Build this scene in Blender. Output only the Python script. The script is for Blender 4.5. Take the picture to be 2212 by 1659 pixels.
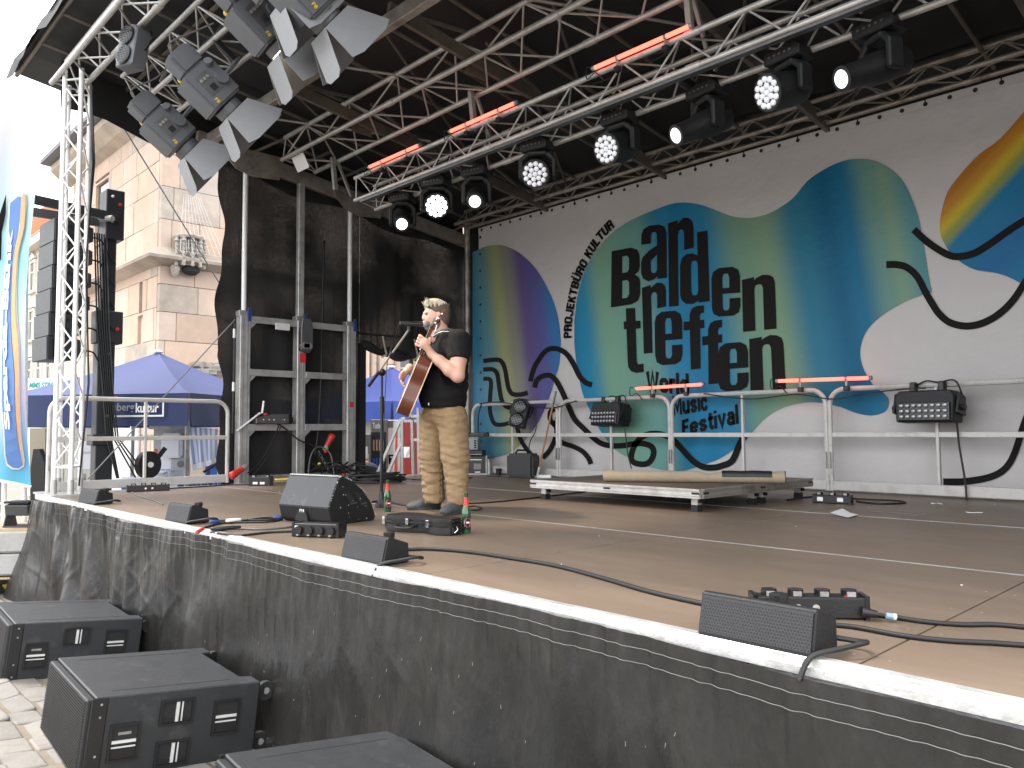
import bpy, bmesh, math, random
import numpy as np
from mathutils import Vector, Matrix, Quaternion
from mathutils.geometry import tessellate_polygon
random.seed(7)
rng = np.random.default_rng(7)
for o in list(bpy.data.objects):
    bpy.data.objects.remove(o)
SC = bpy.context.scene
COL = SC.collection
PI = math.pi

# ------------------------------------------------------------------ camera
# The camera was solved from the vanishing points of the stage: X runs along the stage front,
# Y into the stage, Z up, metres.  CAM_W/CAM_H is the size of the survey picture.
CAM_W, CAM_H, CAM_F = 2212.0, 1659.0, 1700.0
_c = np.array([CAM_W / 2, CAM_H / 2])
def _unit(v): return v / np.linalg.norm(v)
_d1 = _unit(np.append(np.array([-522.0, 941.0]) - _c, CAM_F))
_d2 = np.append(np.array([2887.0, 920.0]) - _c, CAM_F)
_d2 = _unit(_d2 - _d1 * (_d1 @ _d2))
RCAM = np.array([-_d1, _d2, np.cross(-_d1, _d2)])
CAMPOS = np.array([0.0, 0.0, 1.66])
cam_data = bpy.data.cameras.new('camera')
cam = bpy.data.objects.new('camera', cam_data)
COL.objects.link(cam)
M3 = np.column_stack([RCAM[:, 0], -RCAM[:, 1], -RCAM[:, 2]])
mw = Matrix([list(M3[i]) + [CAMPOS[i]] for i in range(3)] + [[0, 0, 0, 1]])
cam.matrix_world = mw
cam_data.sensor_width = 36.0
cam_data.lens = CAM_F / CAM_W * 36.0
cam_data.clip_start = 0.05
cam_data.clip_end = 1000.0
SC.camera = cam

# ------------------------------------------------------------------ light
EXPOSURE = 1.62
SUN_DIR = Vector((-0.42, -0.13, 0.88)).normalized()      # towards the sun
wd = bpy.data.worlds.new('World')
SC.world = wd
wd.use_nodes = True
wn = wd.node_tree.nodes; wl = wd.node_tree.links
bg = wn['Background']
sky = wn.new('ShaderNodeTexSky')
sky.sky_type = 'NISHITA'
sky.sun_disc = False
sky.sun_elevation = math.asin(SUN_DIR.z)
sky.sun_rotation = math.atan2(SUN_DIR.x, SUN_DIR.y)
sky.dust_density = 3.0
# thin white overcast: the clear sky veiled by an even cloud layer
mixn = wn.new('ShaderNodeMix'); mixn.data_type = 'RGBA'
mixn.inputs[0].default_value = 0.85
wl.new(sky.outputs[0], mixn.inputs[6])
mixn.inputs[7].default_value = (9.2, 9.3, 9.5, 1)
wl.new(mixn.outputs[2], bg.inputs[0])
bg.inputs[1].default_value = 0.14
sun_d = bpy.data.lights.new('sun', 'SUN')
sun_d.energy = 1.2
sun_d.angle = math.radians(12)
sun_d.color = (1.0, 0.95, 0.88)
sun = bpy.data.objects.new('sun', sun_d)
COL.objects.link(sun)
sun.rotation_euler = SUN_DIR.to_track_quat('Z', 'Y').to_euler()
sun.location = (0, 0, 30)
vs = SC.view_settings
vs.view_transform = 'Standard'
vs.look = 'None'
vs.exposure = EXPOSURE
vs.gamma = 1.0
vs.use_curve_mapping = False

# ------------------------------------------------------------------ survey helpers
def ray(px, py):
    return RCAM @ np.array([px - _c[0], py - _c[1], CAM_F])
def at(px, py, ax, val):
    d = ray(px, py); i = 'xyz'.index(ax)
    return Vector(CAMPOS + d * ((val - CAMPOS[i]) / d[i]))
def at_depth(px, py, dep):
    return Vector(CAMPOS + ray(px, py) * (dep / CAM_F))

# ------------------------------------------------------------------ materials
MATS = {}
def mat(name, col, rough=0.6, metal=0.0, var=0.12, scale=6.0, bump=0.0, bscale=60.0, spec=0.5, bdist=0.01,
        dirt=None, dscale=2.0, damt=0.5, coat=0.0, rnd=0.0, stretch=None, emit=None, estr=0.0, rvar=0.1, thresh=(0.45, 0.65)):
    m = bpy.data.materials.new(name); m.use_nodes = True
    nt = m.node_tree; N = nt.nodes; L = nt.links
    b = N['Principled BSDF']
    geo = N.new('ShaderNodeNewGeometry')
    vec = geo.outputs['Position']
    if stretch:
        mp = N.new('ShaderNodeMapping'); mp.inputs['Scale'].default_value = stretch
        L.new(vec, mp.inputs['Vector']); vec = mp.outputs[0]
    c = col if len(col) == 4 else (*col, 1)
    n1 = N.new('ShaderNodeTexNoise'); n1.inputs['Scale'].default_value = scale
    n1.inputs['Detail'].default_value = 6; n1.inputs['Roughness'].default_value = 0.65
    L.new(vec, n1.inputs['Vector'])
    mx = N.new('ShaderNodeMix'); mx.data_type = 'RGBA'
    mx.inputs[6].default_value = tuple(max(0, x * (1 - var * 1.6)) for x in c[:3]) + (1,)
    mx.inputs[7].default_value = tuple(min(1, x * (1 + var * 1.6)) for x in c[:3]) + (1,)
    L.new(n1.outputs[0], mx.inputs[0])
    out = mx.outputs[2]
    if rnd:
        oi = N.new('ShaderNodeObjectInfo')
        hs = N.new('ShaderNodeHueSaturation')
        mr = N.new('ShaderNodeMapRange'); mr.inputs[3].default_value = 1 - rnd; mr.inputs[4].default_value = 1 + rnd
        L.new(oi.outputs['Random'], mr.inputs[0]); L.new(mr.outputs[0], hs.inputs['Value'])
        mr2 = N.new('ShaderNodeMapRange'); mr2.inputs[3].default_value = 1 + rnd; mr2.inputs[4].default_value = 1 - 1.6 * rnd
        mt = N.new('ShaderNodeMath'); mt.operation = 'FRACT'; mm = N.new('ShaderNodeMath'); mm.operation = 'MULTIPLY'
        mm.inputs[1].default_value = 7.31; L.new(oi.outputs['Random'], mm.inputs[0]); L.new(mm.outputs[0], mt.inputs[0])
        L.new(mt.outputs[0], mr2.inputs[0]); L.new(mr2.outputs[0], hs.inputs['Saturation'])
        L.new(out, hs.inputs['Color']); out = hs.outputs[0]
    if dirt:
        n2 = N.new('ShaderNodeTexNoise'); n2.inputs['Scale'].default_value = dscale
        n2.inputs['Detail'].default_value = 8; n2.inputs['Roughness'].default_value = 0.7
        L.new(vec, n2.inputs['Vector'])
        r = N.new('ShaderNodeMapRange'); r.inputs[1].default_value = thresh[0]; r.inputs[2].default_value = thresh[1]
        r.inputs[4].default_value = damt
        L.new(n2.outputs[0], r.inputs[0])
        mx2 = N.new('ShaderNodeMix'); mx2.data_type = 'RGBA'
        L.new(r.outputs[0], mx2.inputs[0]); L.new(out, mx2.inputs[6]); mx2.inputs[7].default_value = (*dirt, 1)
        out = mx2.outputs[2]
    L.new(out, b.inputs['Base Color'])
    b.inputs['Metallic'].default_value = metal
    b.inputs['Specular IOR Level'].default_value = spec
    if rvar:
        rr = N.new('ShaderNodeMapRange'); rr.inputs[3].default_value = max(0.02, rough - rvar); rr.inputs[4].default_value = min(1, rough + rvar)
        L.new(n1.outputs[0], rr.inputs[0]); L.new(rr.outputs[0], b.inputs['Roughness'])
    else:
        b.inputs['Roughness'].default_value = rough
    if coat: b.inputs['Coat Weight'].default_value = coat
    if bump:
        n3 = N.new('ShaderNodeTexNoise'); n3.inputs['Scale'].default_value = bscale; n3.inputs['Detail'].default_value = 5
        L.new(vec, n3.inputs['Vector'])
        bp = N.new('ShaderNodeBump'); bp.inputs['Strength'].default_value = bump; bp.inputs['Distance'].default_value = bdist
        L.new(n3.outputs[0], bp.inputs['Height']); L.new(bp.outputs[0], b.inputs['Normal'])
    if emit:
        b.inputs['Emission Color'].default_value = (*emit, 1); b.inputs['Emission Strength'].default_value = estr
    MATS[name] = m
    return m

mat('alu', (0.50, 0.49, 0.475), 0.38, 0.45, 0.14, 9, 0.15, 80, dirt=(0.24, 0.23, 0.21), dscale=5, damt=0.55)
mat('alu_dull', (0.36, 0.35, 0.34), 0.55, 0.55, 0.16, 6, 0.2, 60, dirt=(0.15, 0.14, 0.12), dscale=4, damt=0.6)
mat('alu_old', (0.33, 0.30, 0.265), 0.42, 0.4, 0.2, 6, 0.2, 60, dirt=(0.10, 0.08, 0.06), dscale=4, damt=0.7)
mat('alu_white', (0.78, 0.78, 0.77), 0.45, 0.15, 0.08, 9, 0.1, 80, dirt=(0.35, 0.33, 0.3), dscale=9, damt=0.5, thresh=(0.55, 0.72))
mat('rail_paint', (0.50, 0.485, 0.46), 0.45, 0.1, 0.08, 8, 0.1, 60, dirt=(0.24, 0.22, 0.2), dscale=6, damt=0.5, thresh=(0.52, 0.72))
mat('steel_dark', (0.16, 0.16, 0.165), 0.45, 0.7, 0.15, 8, 0.15, 60)
mat('chrome', (0.8, 0.8, 0.8), 0.15, 1.0, 0.05)
mat('black_plastic', (0.010, 0.010, 0.0105), 0.45, 0, 0.15, 10, 0.12, 120)
mat('black_gloss', (0.012, 0.012, 0.013), 0.25, 0, 0.1)
mat('black_paint', (0.011, 0.0115, 0.0125), 0.5, 0, 0.2, 14, 0.25, 220, spec=.35, dirt=(0.09, 0.09, 0.09), dscale=26, damt=0.2, thresh=(0.6, 0.75))
mat('cab_paint', (0.021, 0.0225, 0.0245), 0.46, 0, 0.15, 12, 0.3, 260, dirt=(0.13, 0.13, 0.125), dscale=7, damt=0.30, thresh=(0.56, 0.74))
mat('grey_paint', (0.045, 0.047, 0.05), 0.6, 0, 0.1, 12, 0.2, 250, dirt=(0.25, 0.25, 0.24), dscale=9, damt=0.25, thresh=(0.58, 0.75))
mat('lamp_grey', (0.125, 0.133, 0.148), 0.5, 0.2, 0.1, 12, 0.08, 150)
mat('flap_grey', (0.25, 0.256, 0.27), 0.5, 0.3, 0.08, 12, 0.05, 150)
mat('white_plastic', (0.78, 0.78, 0.76), 0.4, 0, 0.04)
mat('enamel', (0.82, 0.82, 0.81), 0.18, 0, 0.03)
mat('yellow', (0.75, 0.52, 0.03), 0.5, 0, 0.08)
mat('red_plastic', (0.55, 0.03, 0.025), 0.38, 0, 0.1)
mat('red_paint', (0.42, 0.025, 0.02), 0.45, 0, 0.12)
mat('orange_red', (0.62, 0.07, 0.025), 0.45, 0, 0.08)
mat('blue_plastic', (0.015, 0.11, 0.5), 0.4, 0, 0.12)
mat('blue_dark', (0.02, 0.05, 0.19), 0.4, 0, 0.12)
mat('paper', (0.8, 0.8, 0.8), 0.8, 0, 0.03)
mat('cardboard', (0.42, 0.27, 0.15), 0.8, 0, 0.1)
mat('rubber', (0.014, 0.014, 0.014), 0.7, 0, 0.15)
mat('cable', (0.011, 0.011, 0.0115), 0.55, 0, 0.15)
mat('cable_grey', (0.11, 0.11, 0.11), 0.55, 0, 0.12)
mat('mesh_strap', (0.45, 0.42, 0.33), 0.8, 0, 0.1)
mat('green_dot', (0.02, 0.45, 0.12), 0.5)
mat('sticker_white', (0.75, 0.75, 0.74), 0.6, 0, 0.05)
mat('print_black', (0.009, 0.0082, 0.008), 0.75, 0, 0.1, 4, 0.06, 3, spec=.15)
mat('dark_fill', (0.012, 0.012, 0.013), 0.8)
mat('wood_pole', (0.38, 0.16, 0.055), 0.45, 0, 0.25, 8, 0.1, 60, stretch=(8, 8, 1))
mat('carpet', (0.36, 0.29, 0.20), 0.95, 0, 0.12, 18, 0.5, 240, dirt=(0.25, 0.2, 0.14), dscale=5, damt=0.35)
mat('tape_black', (0.015, 0.015, 0.015), 0.5, 0, 0.2, 20, 0.3, 40)
mat('concrete', (0.36, 0.355, 0.34), 0.85, 0, 0.12, 5, 0.35, 50, dirt=(0.2, 0.2, 0.19), dscale=3, damt=0.5)
mat('pallet_wood', (0.45, 0.33, 0.19), 0.8, 0, 0.2, 8, 0.3, 50)
mat('deck_edge', (0.62, 0.62, 0.61), 0.4, 0.5, 0.1, 10, 0.2, 60, dirt=(0.3, 0.29, 0.27), dscale=8, damt=0.5)
mat('cabin_cream', (0.62, 0.60, 0.50), 0.55, 0, 0.05)
mat('roof_tarp', (0.013, 0.013, 0.0135), 0.7, 0, 0.2, 2, 0.25, 6, rvar=0.05)
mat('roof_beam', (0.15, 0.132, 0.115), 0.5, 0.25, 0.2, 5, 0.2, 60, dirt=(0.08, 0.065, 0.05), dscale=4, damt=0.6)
mat('glass_dark', (0.03, 0.035, 0.04), 0.08, 0, 0.1, coat=0.5)
mat('glass_bottle', (0.012, 0.085, 0.018), 0.08, 0, 0.1, coat=0.8)
mat('label_red', (0.6, 0.03, 0.03), 0.4)
mat('stage_frame', (0.10, 0.10, 0.10), 0.6, 0.4)

# ------------------------------------------------------------------ mesh builder
BX = [(0, 3, 2, 1), (4, 5, 6, 7), (0, 1, 5, 4), (1, 2, 6, 5), (2, 3, 7, 6), (3, 0, 4, 7)]
def frame_of(d):
    d = Vector(d).normalized()
    a = Vector((0, 0, 1)) if abs(d.z) < 0.9 else Vector((1, 0, 0))
    u = d.cross(a).normalized(); v = d.cross(u).normalized()
    return u, v, d

class MB:
    def __init__(s): s.v = []; s.f = []
    def add(s, vs, fs):
        n = len(s.v); s.v += [tuple(x) for x in vs]; s.f += [tuple(i + n for i in f) for f in fs]; return s
    def box(s, c, d, R=None):
        x, y, z = d[0] / 2, d[1] / 2, d[2] / 2
        p = [Vector(q) for q in ((-x, -y, -z), (x, -y, -z), (x, y, -z), (-x, y, -z), (-x, -y, z), (x, -y, z), (x, y, z), (-x, y, z))]
        c = Vector(c)
        return s.add([(R @ q if R else q) + c for q in p], BX)
    def span(s, a, b):
        a = Vector(a); b = Vector(b)
        return s.box((a + b) / 2, [abs(b[i] - a[i]) for i in range(3)])
    def beam(s, p, q, w, h, up=(0, 0, 1)):
        p = Vector(p); q = Vector(q); d = (q - p).normalized(); up = Vector(up)
        sd = d.cross(up)
        if sd.length < 1e-4: sd = d.cross(Vector((1, 0, 0)))
        sd.normalize(); u2 = sd.cross(d)
        vs = [p + sd * a * w / 2 + u2 * b * h / 2 for a, b in ((-1, -1), (1, -1), (1, 1), (-1, 1))] + \
             [q + sd * a * w / 2 + u2 * b * h / 2 for a, b in ((-1, -1), (1, -1), (1, 1), (-1, 1))]
        return s.add(vs, BX)
    def cyl(s, p, q, r, r2=None, n=12, caps=True):
        p = Vector(p); q = Vector(q); r2 = r if r2 is None else r2
        u, v, d = frame_of(q - p)
        vs = []
        for c, rr in ((p, r), (q, r2)):
            for i in range(n):
                a = 2 * PI * i / n; vs.append(c + (u * math.cos(a) + v * math.sin(a)) * rr)
        fs = [(i, (i + 1) % n, n + (i + 1) % n, n + i) for i in range(n)]
        if caps: fs += [tuple(range(n - 1, -1, -1)), tuple(range(n, 2 * n))]
        return s.add(vs, fs)
    def tube(s, pts, r, n=6, closed=False, rr=None):
        pts = [Vector(p) for p in pts]; k = len(pts); vs = []; fs = []
        u = None
        for i, p in enumerate(pts):
            d = (pts[(i + 1) % k] - pts[i - 1]) if closed else (pts[min(i + 1, k - 1)] - pts[max(i - 1, 0)])
            if d.length < 1e-9: d = Vector((0, 0, 1))
            d.normalize()
            if u is None: u = frame_of(d)[0]
            else:
                u = u - d * u.dot(d)
                u = u.normalized() if u.length > 1e-6 else frame_of(d)[0]
            v = d.cross(u); R = rr[i] if rr else r
            for j in range(n):
                a = 2 * PI * j / n; vs.append(p + (u * math.cos(a) + v * math.sin(a)) * R)
        m = k if closed else k - 1
        for i in range(m):
            for j in range(n):
                a = i * n + j; b = i * n + (j + 1) % n; i2 = ((i + 1) % k) * n
                fs.append((a, b, i2 + (j + 1) % n, i2 + j))
        if not closed: fs += [tuple(range(n - 1, -1, -1)), tuple(range((k - 1) * n, k * n))]
        return s.add(vs, fs)
    def ribbon(s, pts, w, t, up=(0, 0, 1)):
        for a, b in zip(pts, pts[1:]): s.beam(a, b, w, t, up)
        return s
    def lathe(s, prof, o, ax=(0, 0, 1), n=16):
        o = Vector(o); u, v, d = frame_of(ax); vs = []; fs = []
        for r, z in prof:
            for i in range(n):
                a = 2 * PI * i / n; vs.append(o + d * z + (u * math.cos(a) + v * math.sin(a)) * max(r, 1e-4))
        for k in range(len(prof) - 1):
            for i in range(n):
                fs.append((k * n + i, k * n + (i + 1) % n, (k + 1) * n + (i + 1) % n, (k + 1) * n + i))
        fs += [tuple(range(n - 1, -1, -1)), tuple(range((len(prof) - 1) * n, len(prof) * n))]
        return s.add(vs, fs)
    def prism(s, poly, o, U, V, W):
        # 2D polygon in the U,V plane pushed along W
        o = Vector(o); U = Vector(U); V = Vector(V); W = Vector(W); n = len(poly)
        vs = [o + U * x + V * y for x, y in poly] + [o + U * x + V * y + W for x, y in poly]
        fs = [tuple(range(n - 1, -1, -1)), tuple(range(n, 2 * n))] + [(i, (i + 1) % n, n + (i + 1) % n, n + i) for i in range(n)]
        return s.add(vs, fs)
    def quad(s, a, b, c, d): return s.add([a, b, c, d], [(0, 1, 2, 3)])
    def sphere(s, c, r, n=10, sc=(1, 1, 1)):
        c = Vector(c); m = n // 2; vs = []; fs = []
        for i in range(m + 1):
            t = PI * i / m
            for j in range(n):
                a = 2 * PI * j / n
                vs.append(c + Vector((math.sin(t) * math.cos(a) * r * sc[0], math.sin(t) * math.sin(a) * r * sc[1], math.cos(t) * r * sc[2])))
        for i in range(m):
            for j in range(n):
                fs.append((i * n + j, (i + 1) * n + j, (i + 1) * n + (j + 1) % n, i * n + (j + 1) % n))
        return s.add(vs, fs)
    def mesh(s, name, m, smooth=False, bevel=0.0, seg=1):
        me = bpy.data.meshes.new(name)
        me.from_pydata(s.v, [], s.f)
        bm = bmesh.new(); bm.from_mesh(me)
        bmesh.ops.remove_doubles(bm, verts=bm.verts, dist=1e-6)
        bmesh.ops.recalc_face_normals(bm, faces=bm.faces)
        if bevel:
            es = [e for e in bm.edges if len(e.link_faces) == 2 and e.calc_face_angle(0) > 0.5]
            bmesh.ops.bevel(bm, geom=es, offset=bevel, segments=seg, affect='EDGES', clamp_overlap=True)
        bm.to_mesh(me); bm.free()
        ms = m if isinstance(m, (list, tuple)) else [m]
        for q in ms: me.materials.append(MATS[q] if isinstance(q, str) else q)
        if smooth:
            me.shade_smooth()
            if smooth != 'all':
                try: me.set_sharp_from_angle(angle=math.radians(38))
                except Exception: pass
        return me
    def build(s, name, m, parent=None, smooth=False, bevel=0.0, seg=1):
        return link(name, s.mesh(name, m, smooth, bevel, seg), parent)

def attach(o, parent):
    if parent is None: return
    o.parent = parent
    if parent.get('_w') is not None:
        o.matrix_parent_inverse = Matrix.Translation(-Vector(parent['_w']))
def link(name, data, parent=None):
    o = bpy.data.objects.new(name, data); COL.objects.link(o); attach(o, parent); return o
def tag(o, label=None, cat=None, group=None, kind=None):
    if label: o['label'] = label
    if cat: o['category'] = cat
    if group: o['group'] = group
    if kind: o['kind'] = kind
    return o
def thing(name, label, cat, loc=(0, 0, 0), group=None, local=False, rot=None):
    # an Empty at the base of the thing; local=False means the parts are given in world metres
    o = bpy.data.objects.new(name, None); COL.objects.link(o)
    o.empty_display_size = 0.1
    o.location = loc
    if rot: o.rotation_euler = rot
    if not local: o['_w'] = tuple(loc)
    return tag(o, label, cat, group)
def dup(o, loc=None, rot=None, label=None, group=None):
    def cp(x, par):
        c = x.copy(); COL.objects.link(c)
        if par is not None: c.parent = par
        for ch in list(x.children): cp(ch, c)
        return c
    c = cp(o, None)
    if loc is not None: c.location = loc
    if rot is not None: c.rotation_euler = rot
    if label: c['label'] = label
    if group: c['group'] = group
    return c
UNIT = {}
def bar(name, p, q, r, m, parent=None, n=8):
    # a round tube that shares one unit mesh per material
    key = ('bar', m, n)
    if key not in UNIT: UNIT[key] = MB().cyl((0, 0, 0), (0, 0, 1), 1, n=n).mesh('round_bar', m, smooth=True)
    p = Vector(p); q = Vector(q)
    o = bpy.data.objects.new(name, UNIT[key]); COL.objects.link(o); attach(o, parent)
    o.rotation_mode = 'QUATERNION'
    o.location = p; o.rotation_quaternion = (q - p).to_track_quat('Z', 'Y'); o.scale = (r, r, (q - p).length)
    return o
def block(name, c, d, m, parent=None, R=None, bev=0.02):
    key = ('block', m, bev)
    if key not in UNIT: UNIT[key] = MB().box((0, 0, 0), (1, 1, 1)).mesh('block', m, bevel=bev)
    o = bpy.data.objects.new(name, UNIT[key]); COL.objects.link(o); attach(o, parent)
    o.location = c; o.scale = d
    if R is not None:
        o.rotation_mode = 'QUATERNION'; o.rotation_quaternion = R
    return o
def smooth_path(pts, k=6):
    pts = [Vector(p) for p in pts]; out = []
    n = len(pts)
    for i in range(n - 1):
        p0 = pts[max(i - 1, 0)]; p1 = pts[i]; p2 = pts[i + 1]; p3 = pts[min(i + 2, n - 1)]
        for j in range(k):
            t = j / k
            out.append(0.5 * ((2 * p1) + (p2 - p0) * t + (2 * p0 - 5 * p1 + 4 * p2 - p3) * t * t + (3 * p1 - p0 - 3 * p2 + p3) * t ** 3))
    out.append(pts[-1]); return out
def polymesh(loops, fn):
    # filled polygon (first loop outer, others holes); fn maps (x,y) -> world point
    L = [[Vector((x, y, 0)) for x, y in lp] for lp in loops]
    tri = tessellate_polygon(L)
    flat = [p for lp in L for p in lp]
    return [fn(p.x, p.y) for p in flat], [tuple(t) for t in tri]
# ================================================================== SETTING: ground
def ground_z(y):
    if y < -0.8: return 0.21
    if y < 2.15: return 0.11 * (1.19 - y)
    return -0.105
m = mat('pavement', (0.25, 0.23, 0.20), 0.85, 0, 0.15, 3, 0.4, 30, dirt=(0.16, 0.145, 0.125), dscale=1.2, damt=0.6)
nt = m.node_tree; b = nt.nodes['Principled BSDF']
geo = nt.nodes.new('ShaderNodeNewGeometry')
br = nt.nodes.new('ShaderNodeTexBrick'); br.inputs['Scale'].default_value = 1.0
br.inputs['Brick Width'].default_value = 0.24; br.inputs['Row Height'].default_value = 0.16; br.inputs['Mortar Size'].default_value = 0.012
nt.links.new(geo.outputs['Position'], br.inputs['Vector'])
mxg = nt.nodes.new('ShaderNodeMix'); mxg.data_type = 'RGBA'
src = b.inputs['Base Color'].links[0].from_socket
nt.links.new(br.outputs['Fac'], mxg.inputs[0]); nt.links.new(src, mxg.inputs[6]); mxg.inputs[7].default_value = (0.12, 0.10, 0.07, 1)
nt.links.new(mxg.outputs[2], b.inputs['Base Color'])
g = MB()
ys = [-60, -0.8, 0.2, 1.19, 2.15, 2.16, 12, 60, 300]; xs = [-300, -60, -20, -8, -2, 6, 60, 300]
ys[0] = -300
vs_ = [(x, y, ground_z(y)) for y in ys for x in xs]
g.add(vs_, [(j * len(xs) + i, j * len(xs) + i + 1, (j + 1) * len(xs) + i + 1, (j + 1) * len(xs) + i) for j in range(len(ys) - 1) for i in range(len(xs) - 1)])
ground = tag(g.build('ground', 'pavement'), kind='structure')
ground['label'] = 'grey and tan cobbled square in front of the stage'
# the setts that can be told apart between the loudspeakers
mat('sett', (0.235, 0.215, 0.19), 0.85, 0, 0.12, 7, 0.4, 40, dirt=(0.16, 0.145, 0.125), dscale=6, damt=0.45, rnd=0.13)
mat('joint_sand', (0.21, 0.175, 0.13), 0.95, 0, 0.2, 20, 0.5, 90)
mat('moss', (0.12, 0.15, 0.04), 0.95, 0, 0.3, 40, 0.8, 120)
js = MB().add([(-7.6, -0.35, ground_z(-0.35) + 0.004), (-3.6, -0.35, ground_z(-0.35) + 0.004), (-3.6, 1.5, ground_z(1.5) + 0.004), (-7.6, 1.5, ground_z(1.5) + 0.004)], [(0, 1, 2, 3)])
js.build('joint_bed', 'joint_sand', ground)
sett_meshes = []
for k in range(6):
    q = MB()
    top = []
    for cx_, cy_, a0_ in ((1, 1, 0), (-1, 1, 1), (-1, -1, 2), (1, -1, 3)):
        rx, ry = random.uniform(.06, .16), random.uniform(.07, .18)
        for q_ in (0, .5, 1):
            a = (a0_ + q_) * PI / 2; top.append((cx_ * (.5 - rx) + rx * math.cos(a) + random.uniform(-.025, .025), cy_ * (.5 - ry) + ry * math.sin(a) + random.uniform(-.03, .03)))
    n = len(top)
    vs2 = [(x, y, -1) for x, y in top] + [(x, y, 0.3) for x, y in top] + [(x * .90, y * .88, .8 + random.uniform(-.1, .1)) for x, y in top] + [(0, 0, 1)]
    fs2 = [(i, (i + 1) % n, n + (i + 1) % n, n + i) for i in range(n)] + [(n + i, n + (i + 1) % n, 2 * n + (i + 1) % n, 2 * n + i) for i in range(n)] + [(2 * n + i, 2 * n + (i + 1) % n, 3 * n) for i in range(n)]
    q.add(vs2, fs2); sett_meshes.append(q.mesh('cobblestone', 'sett', smooth=True))
y = -0.3; row = 0; cnt = 0
while y < 1.45:
    h = random.uniform(0.15, 0.19); x = -7.5 + random.uniform(0, .2)
    while x < -3.7:
        w = random.uniform(0.2, 0.36)
        cx = x + w / 2; cy = y + h / 2
        # only where the picture shows the paving
        vis = (cx < -4.2 - 0.25 * cy) and cnt < 298
        if vis:
            o = link('cobblestone', random.choice(sett_meshes), ground)
            o.location = (cx, cy, ground_z(cy) + 0.006); o.scale = (w * .97, h * .96, 0.010)
            o.rotation_euler = (-0.11, 0, random.uniform(-.05, .05) + random.choice([0, PI]))
            cnt += 1
        x += w
    y += h
mo = MB()
for i in range(50):
    x = random.uniform(-6.1, -4.9); yy = 0.62 + random.gauss(0, .012)
    mo.sphere((x, yy, ground_z(yy) + .014), random.uniform(.008, .02), 6, (1.6, .7, .5))
tag(mo.build('moss', 'moss'), kind='stuff')

# ================================================================== church
mat('sandstone', (0.50, 0.375, 0.29), 0.9, 0, 0.14, 3, 0.35, 30, dirt=(0.38, 0.305, 0.24), dscale=0.8, damt=0.6, rnd=0.10)
mat('sandstone_grey', (0.40, 0.335, 0.275), 0.92, 0, 0.18, 3, 0.4, 30, dirt=(0.13, 0.115, 0.10), dscale=1.1, damt=0.4, rnd=0.09)
mat('mortar', (0.5, 0.41, 0.34), 0.95, 0, 0.1, 8)
mat('stone_carved', (0.36, 0.33, 0.29), 0.9, 0, 0.2, 9, 0.5, 40, dirt=(0.09, 0.085, 0.08), dscale=8, damt=0.6)
mat('roof_grey', (0.16, 0.16, 0.17), 0.8, 0, 0.15, 3)
CX, CY = -17.0, 6.0
church = thing('church', 'pinkish sandstone church with large blocks, a ledge and a carved canopy at its corner', 'church', (CX, CY, -0.1))
core = MB()
core.span((-23.5, CY + .06, -.1), (CX - .06, 30, 8.7))
core.build('wall', 'mortar', church)
def course_wall(x0, x1, z0, z1, place, matname, seed, hs=(0.58, 0.74), lens=(0.75, 1.5), holes=()):
    R = random.Random(seed); z = z0
    while z < z1 - 0.1:
        h = min(R.uniform(*hs), z1 - z); x = x0 - R.uniform(0, .8)
        while x < x1:
            l = R.uniform(*lens); a = max(x, x0); bb = min(x + l, x1)
            if bb - a > 0.12:
                segs = [(a, bb)]
                for hx0, hx1, hz0, hz1 in holes:
                    if z + h > hz0 + .05 and z < hz1 - .05:
                        ns = []
                        for s0, s1 in segs:
                            if s1 <= hx0 or s0 >= hx1: ns.append((s0, s1)); continue
                            if s0 < hx0 - .08: ns.append((s0, hx0))
                            if s1 > hx1 + .08: ns.append((hx1, s1))
                        segs = ns
                for s0, s1 in segs:
                    if s1 - s0 > .05: place(s0, s1, z, z + h, matname(R, s0, z))
            x += l
        z += h
J = 0.012
def put_left(a, b, z0, z1, mt):      # face towards -Y
    block('stone_block', ((a + b) / 2, CY + .06 + random.uniform(-.006, .006), (z0 + z1) / 2), (b - a - J, .14, z1 - z0 - J), mt, church, bev=0.012)
def put_right(a, b, z0, z1, mt):     # face towards +X
    block('stone_block', (CX - .06 + random.uniform(-.006, .006), (a + b) / 2, (z0 + z1) / 2), (.14, b - a - J, z1 - z0 - J), mt, church, bev=0.012)
pick = lambda R, x, z: 'sandstone' if R.random() < .93 else 'sandstone_grey'
pick2 = lambda R, x, z: 'sandstone_grey' if (z > 5.5 and R.random() < .75) or R.random() < .12 else 'sandstone'
course_wall(-23.7, CX - .14, 1.0, 5.25, put_left, pick, 3, holes=[(-18.25, -17.95, 4.25, 5.05), (-20.9, -20.2, 2.2, 3.3)])
course_wall(-23.7, CX - .14, 5.55, 8.5, put_left, pick, 4, holes=[(-21.6, -20.5, 6.4, 8.0)])
course_wall(CY - .01, 8.6, 1.0, 5.2, put_right, pick2, 5, lens=(0.7, 1.3))
course_wall(CY - .01, 8.6, 5.5, 8.5, put_right, pick2, 6, lens=(0.6, 1.2))
course_wall(10.2, 16.0, 0.2, 5.2, put_right, pick, 8, lens=(0.7, 1.3), holes=[(12.05, 14.2, 2.45, 5.2)])
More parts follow.
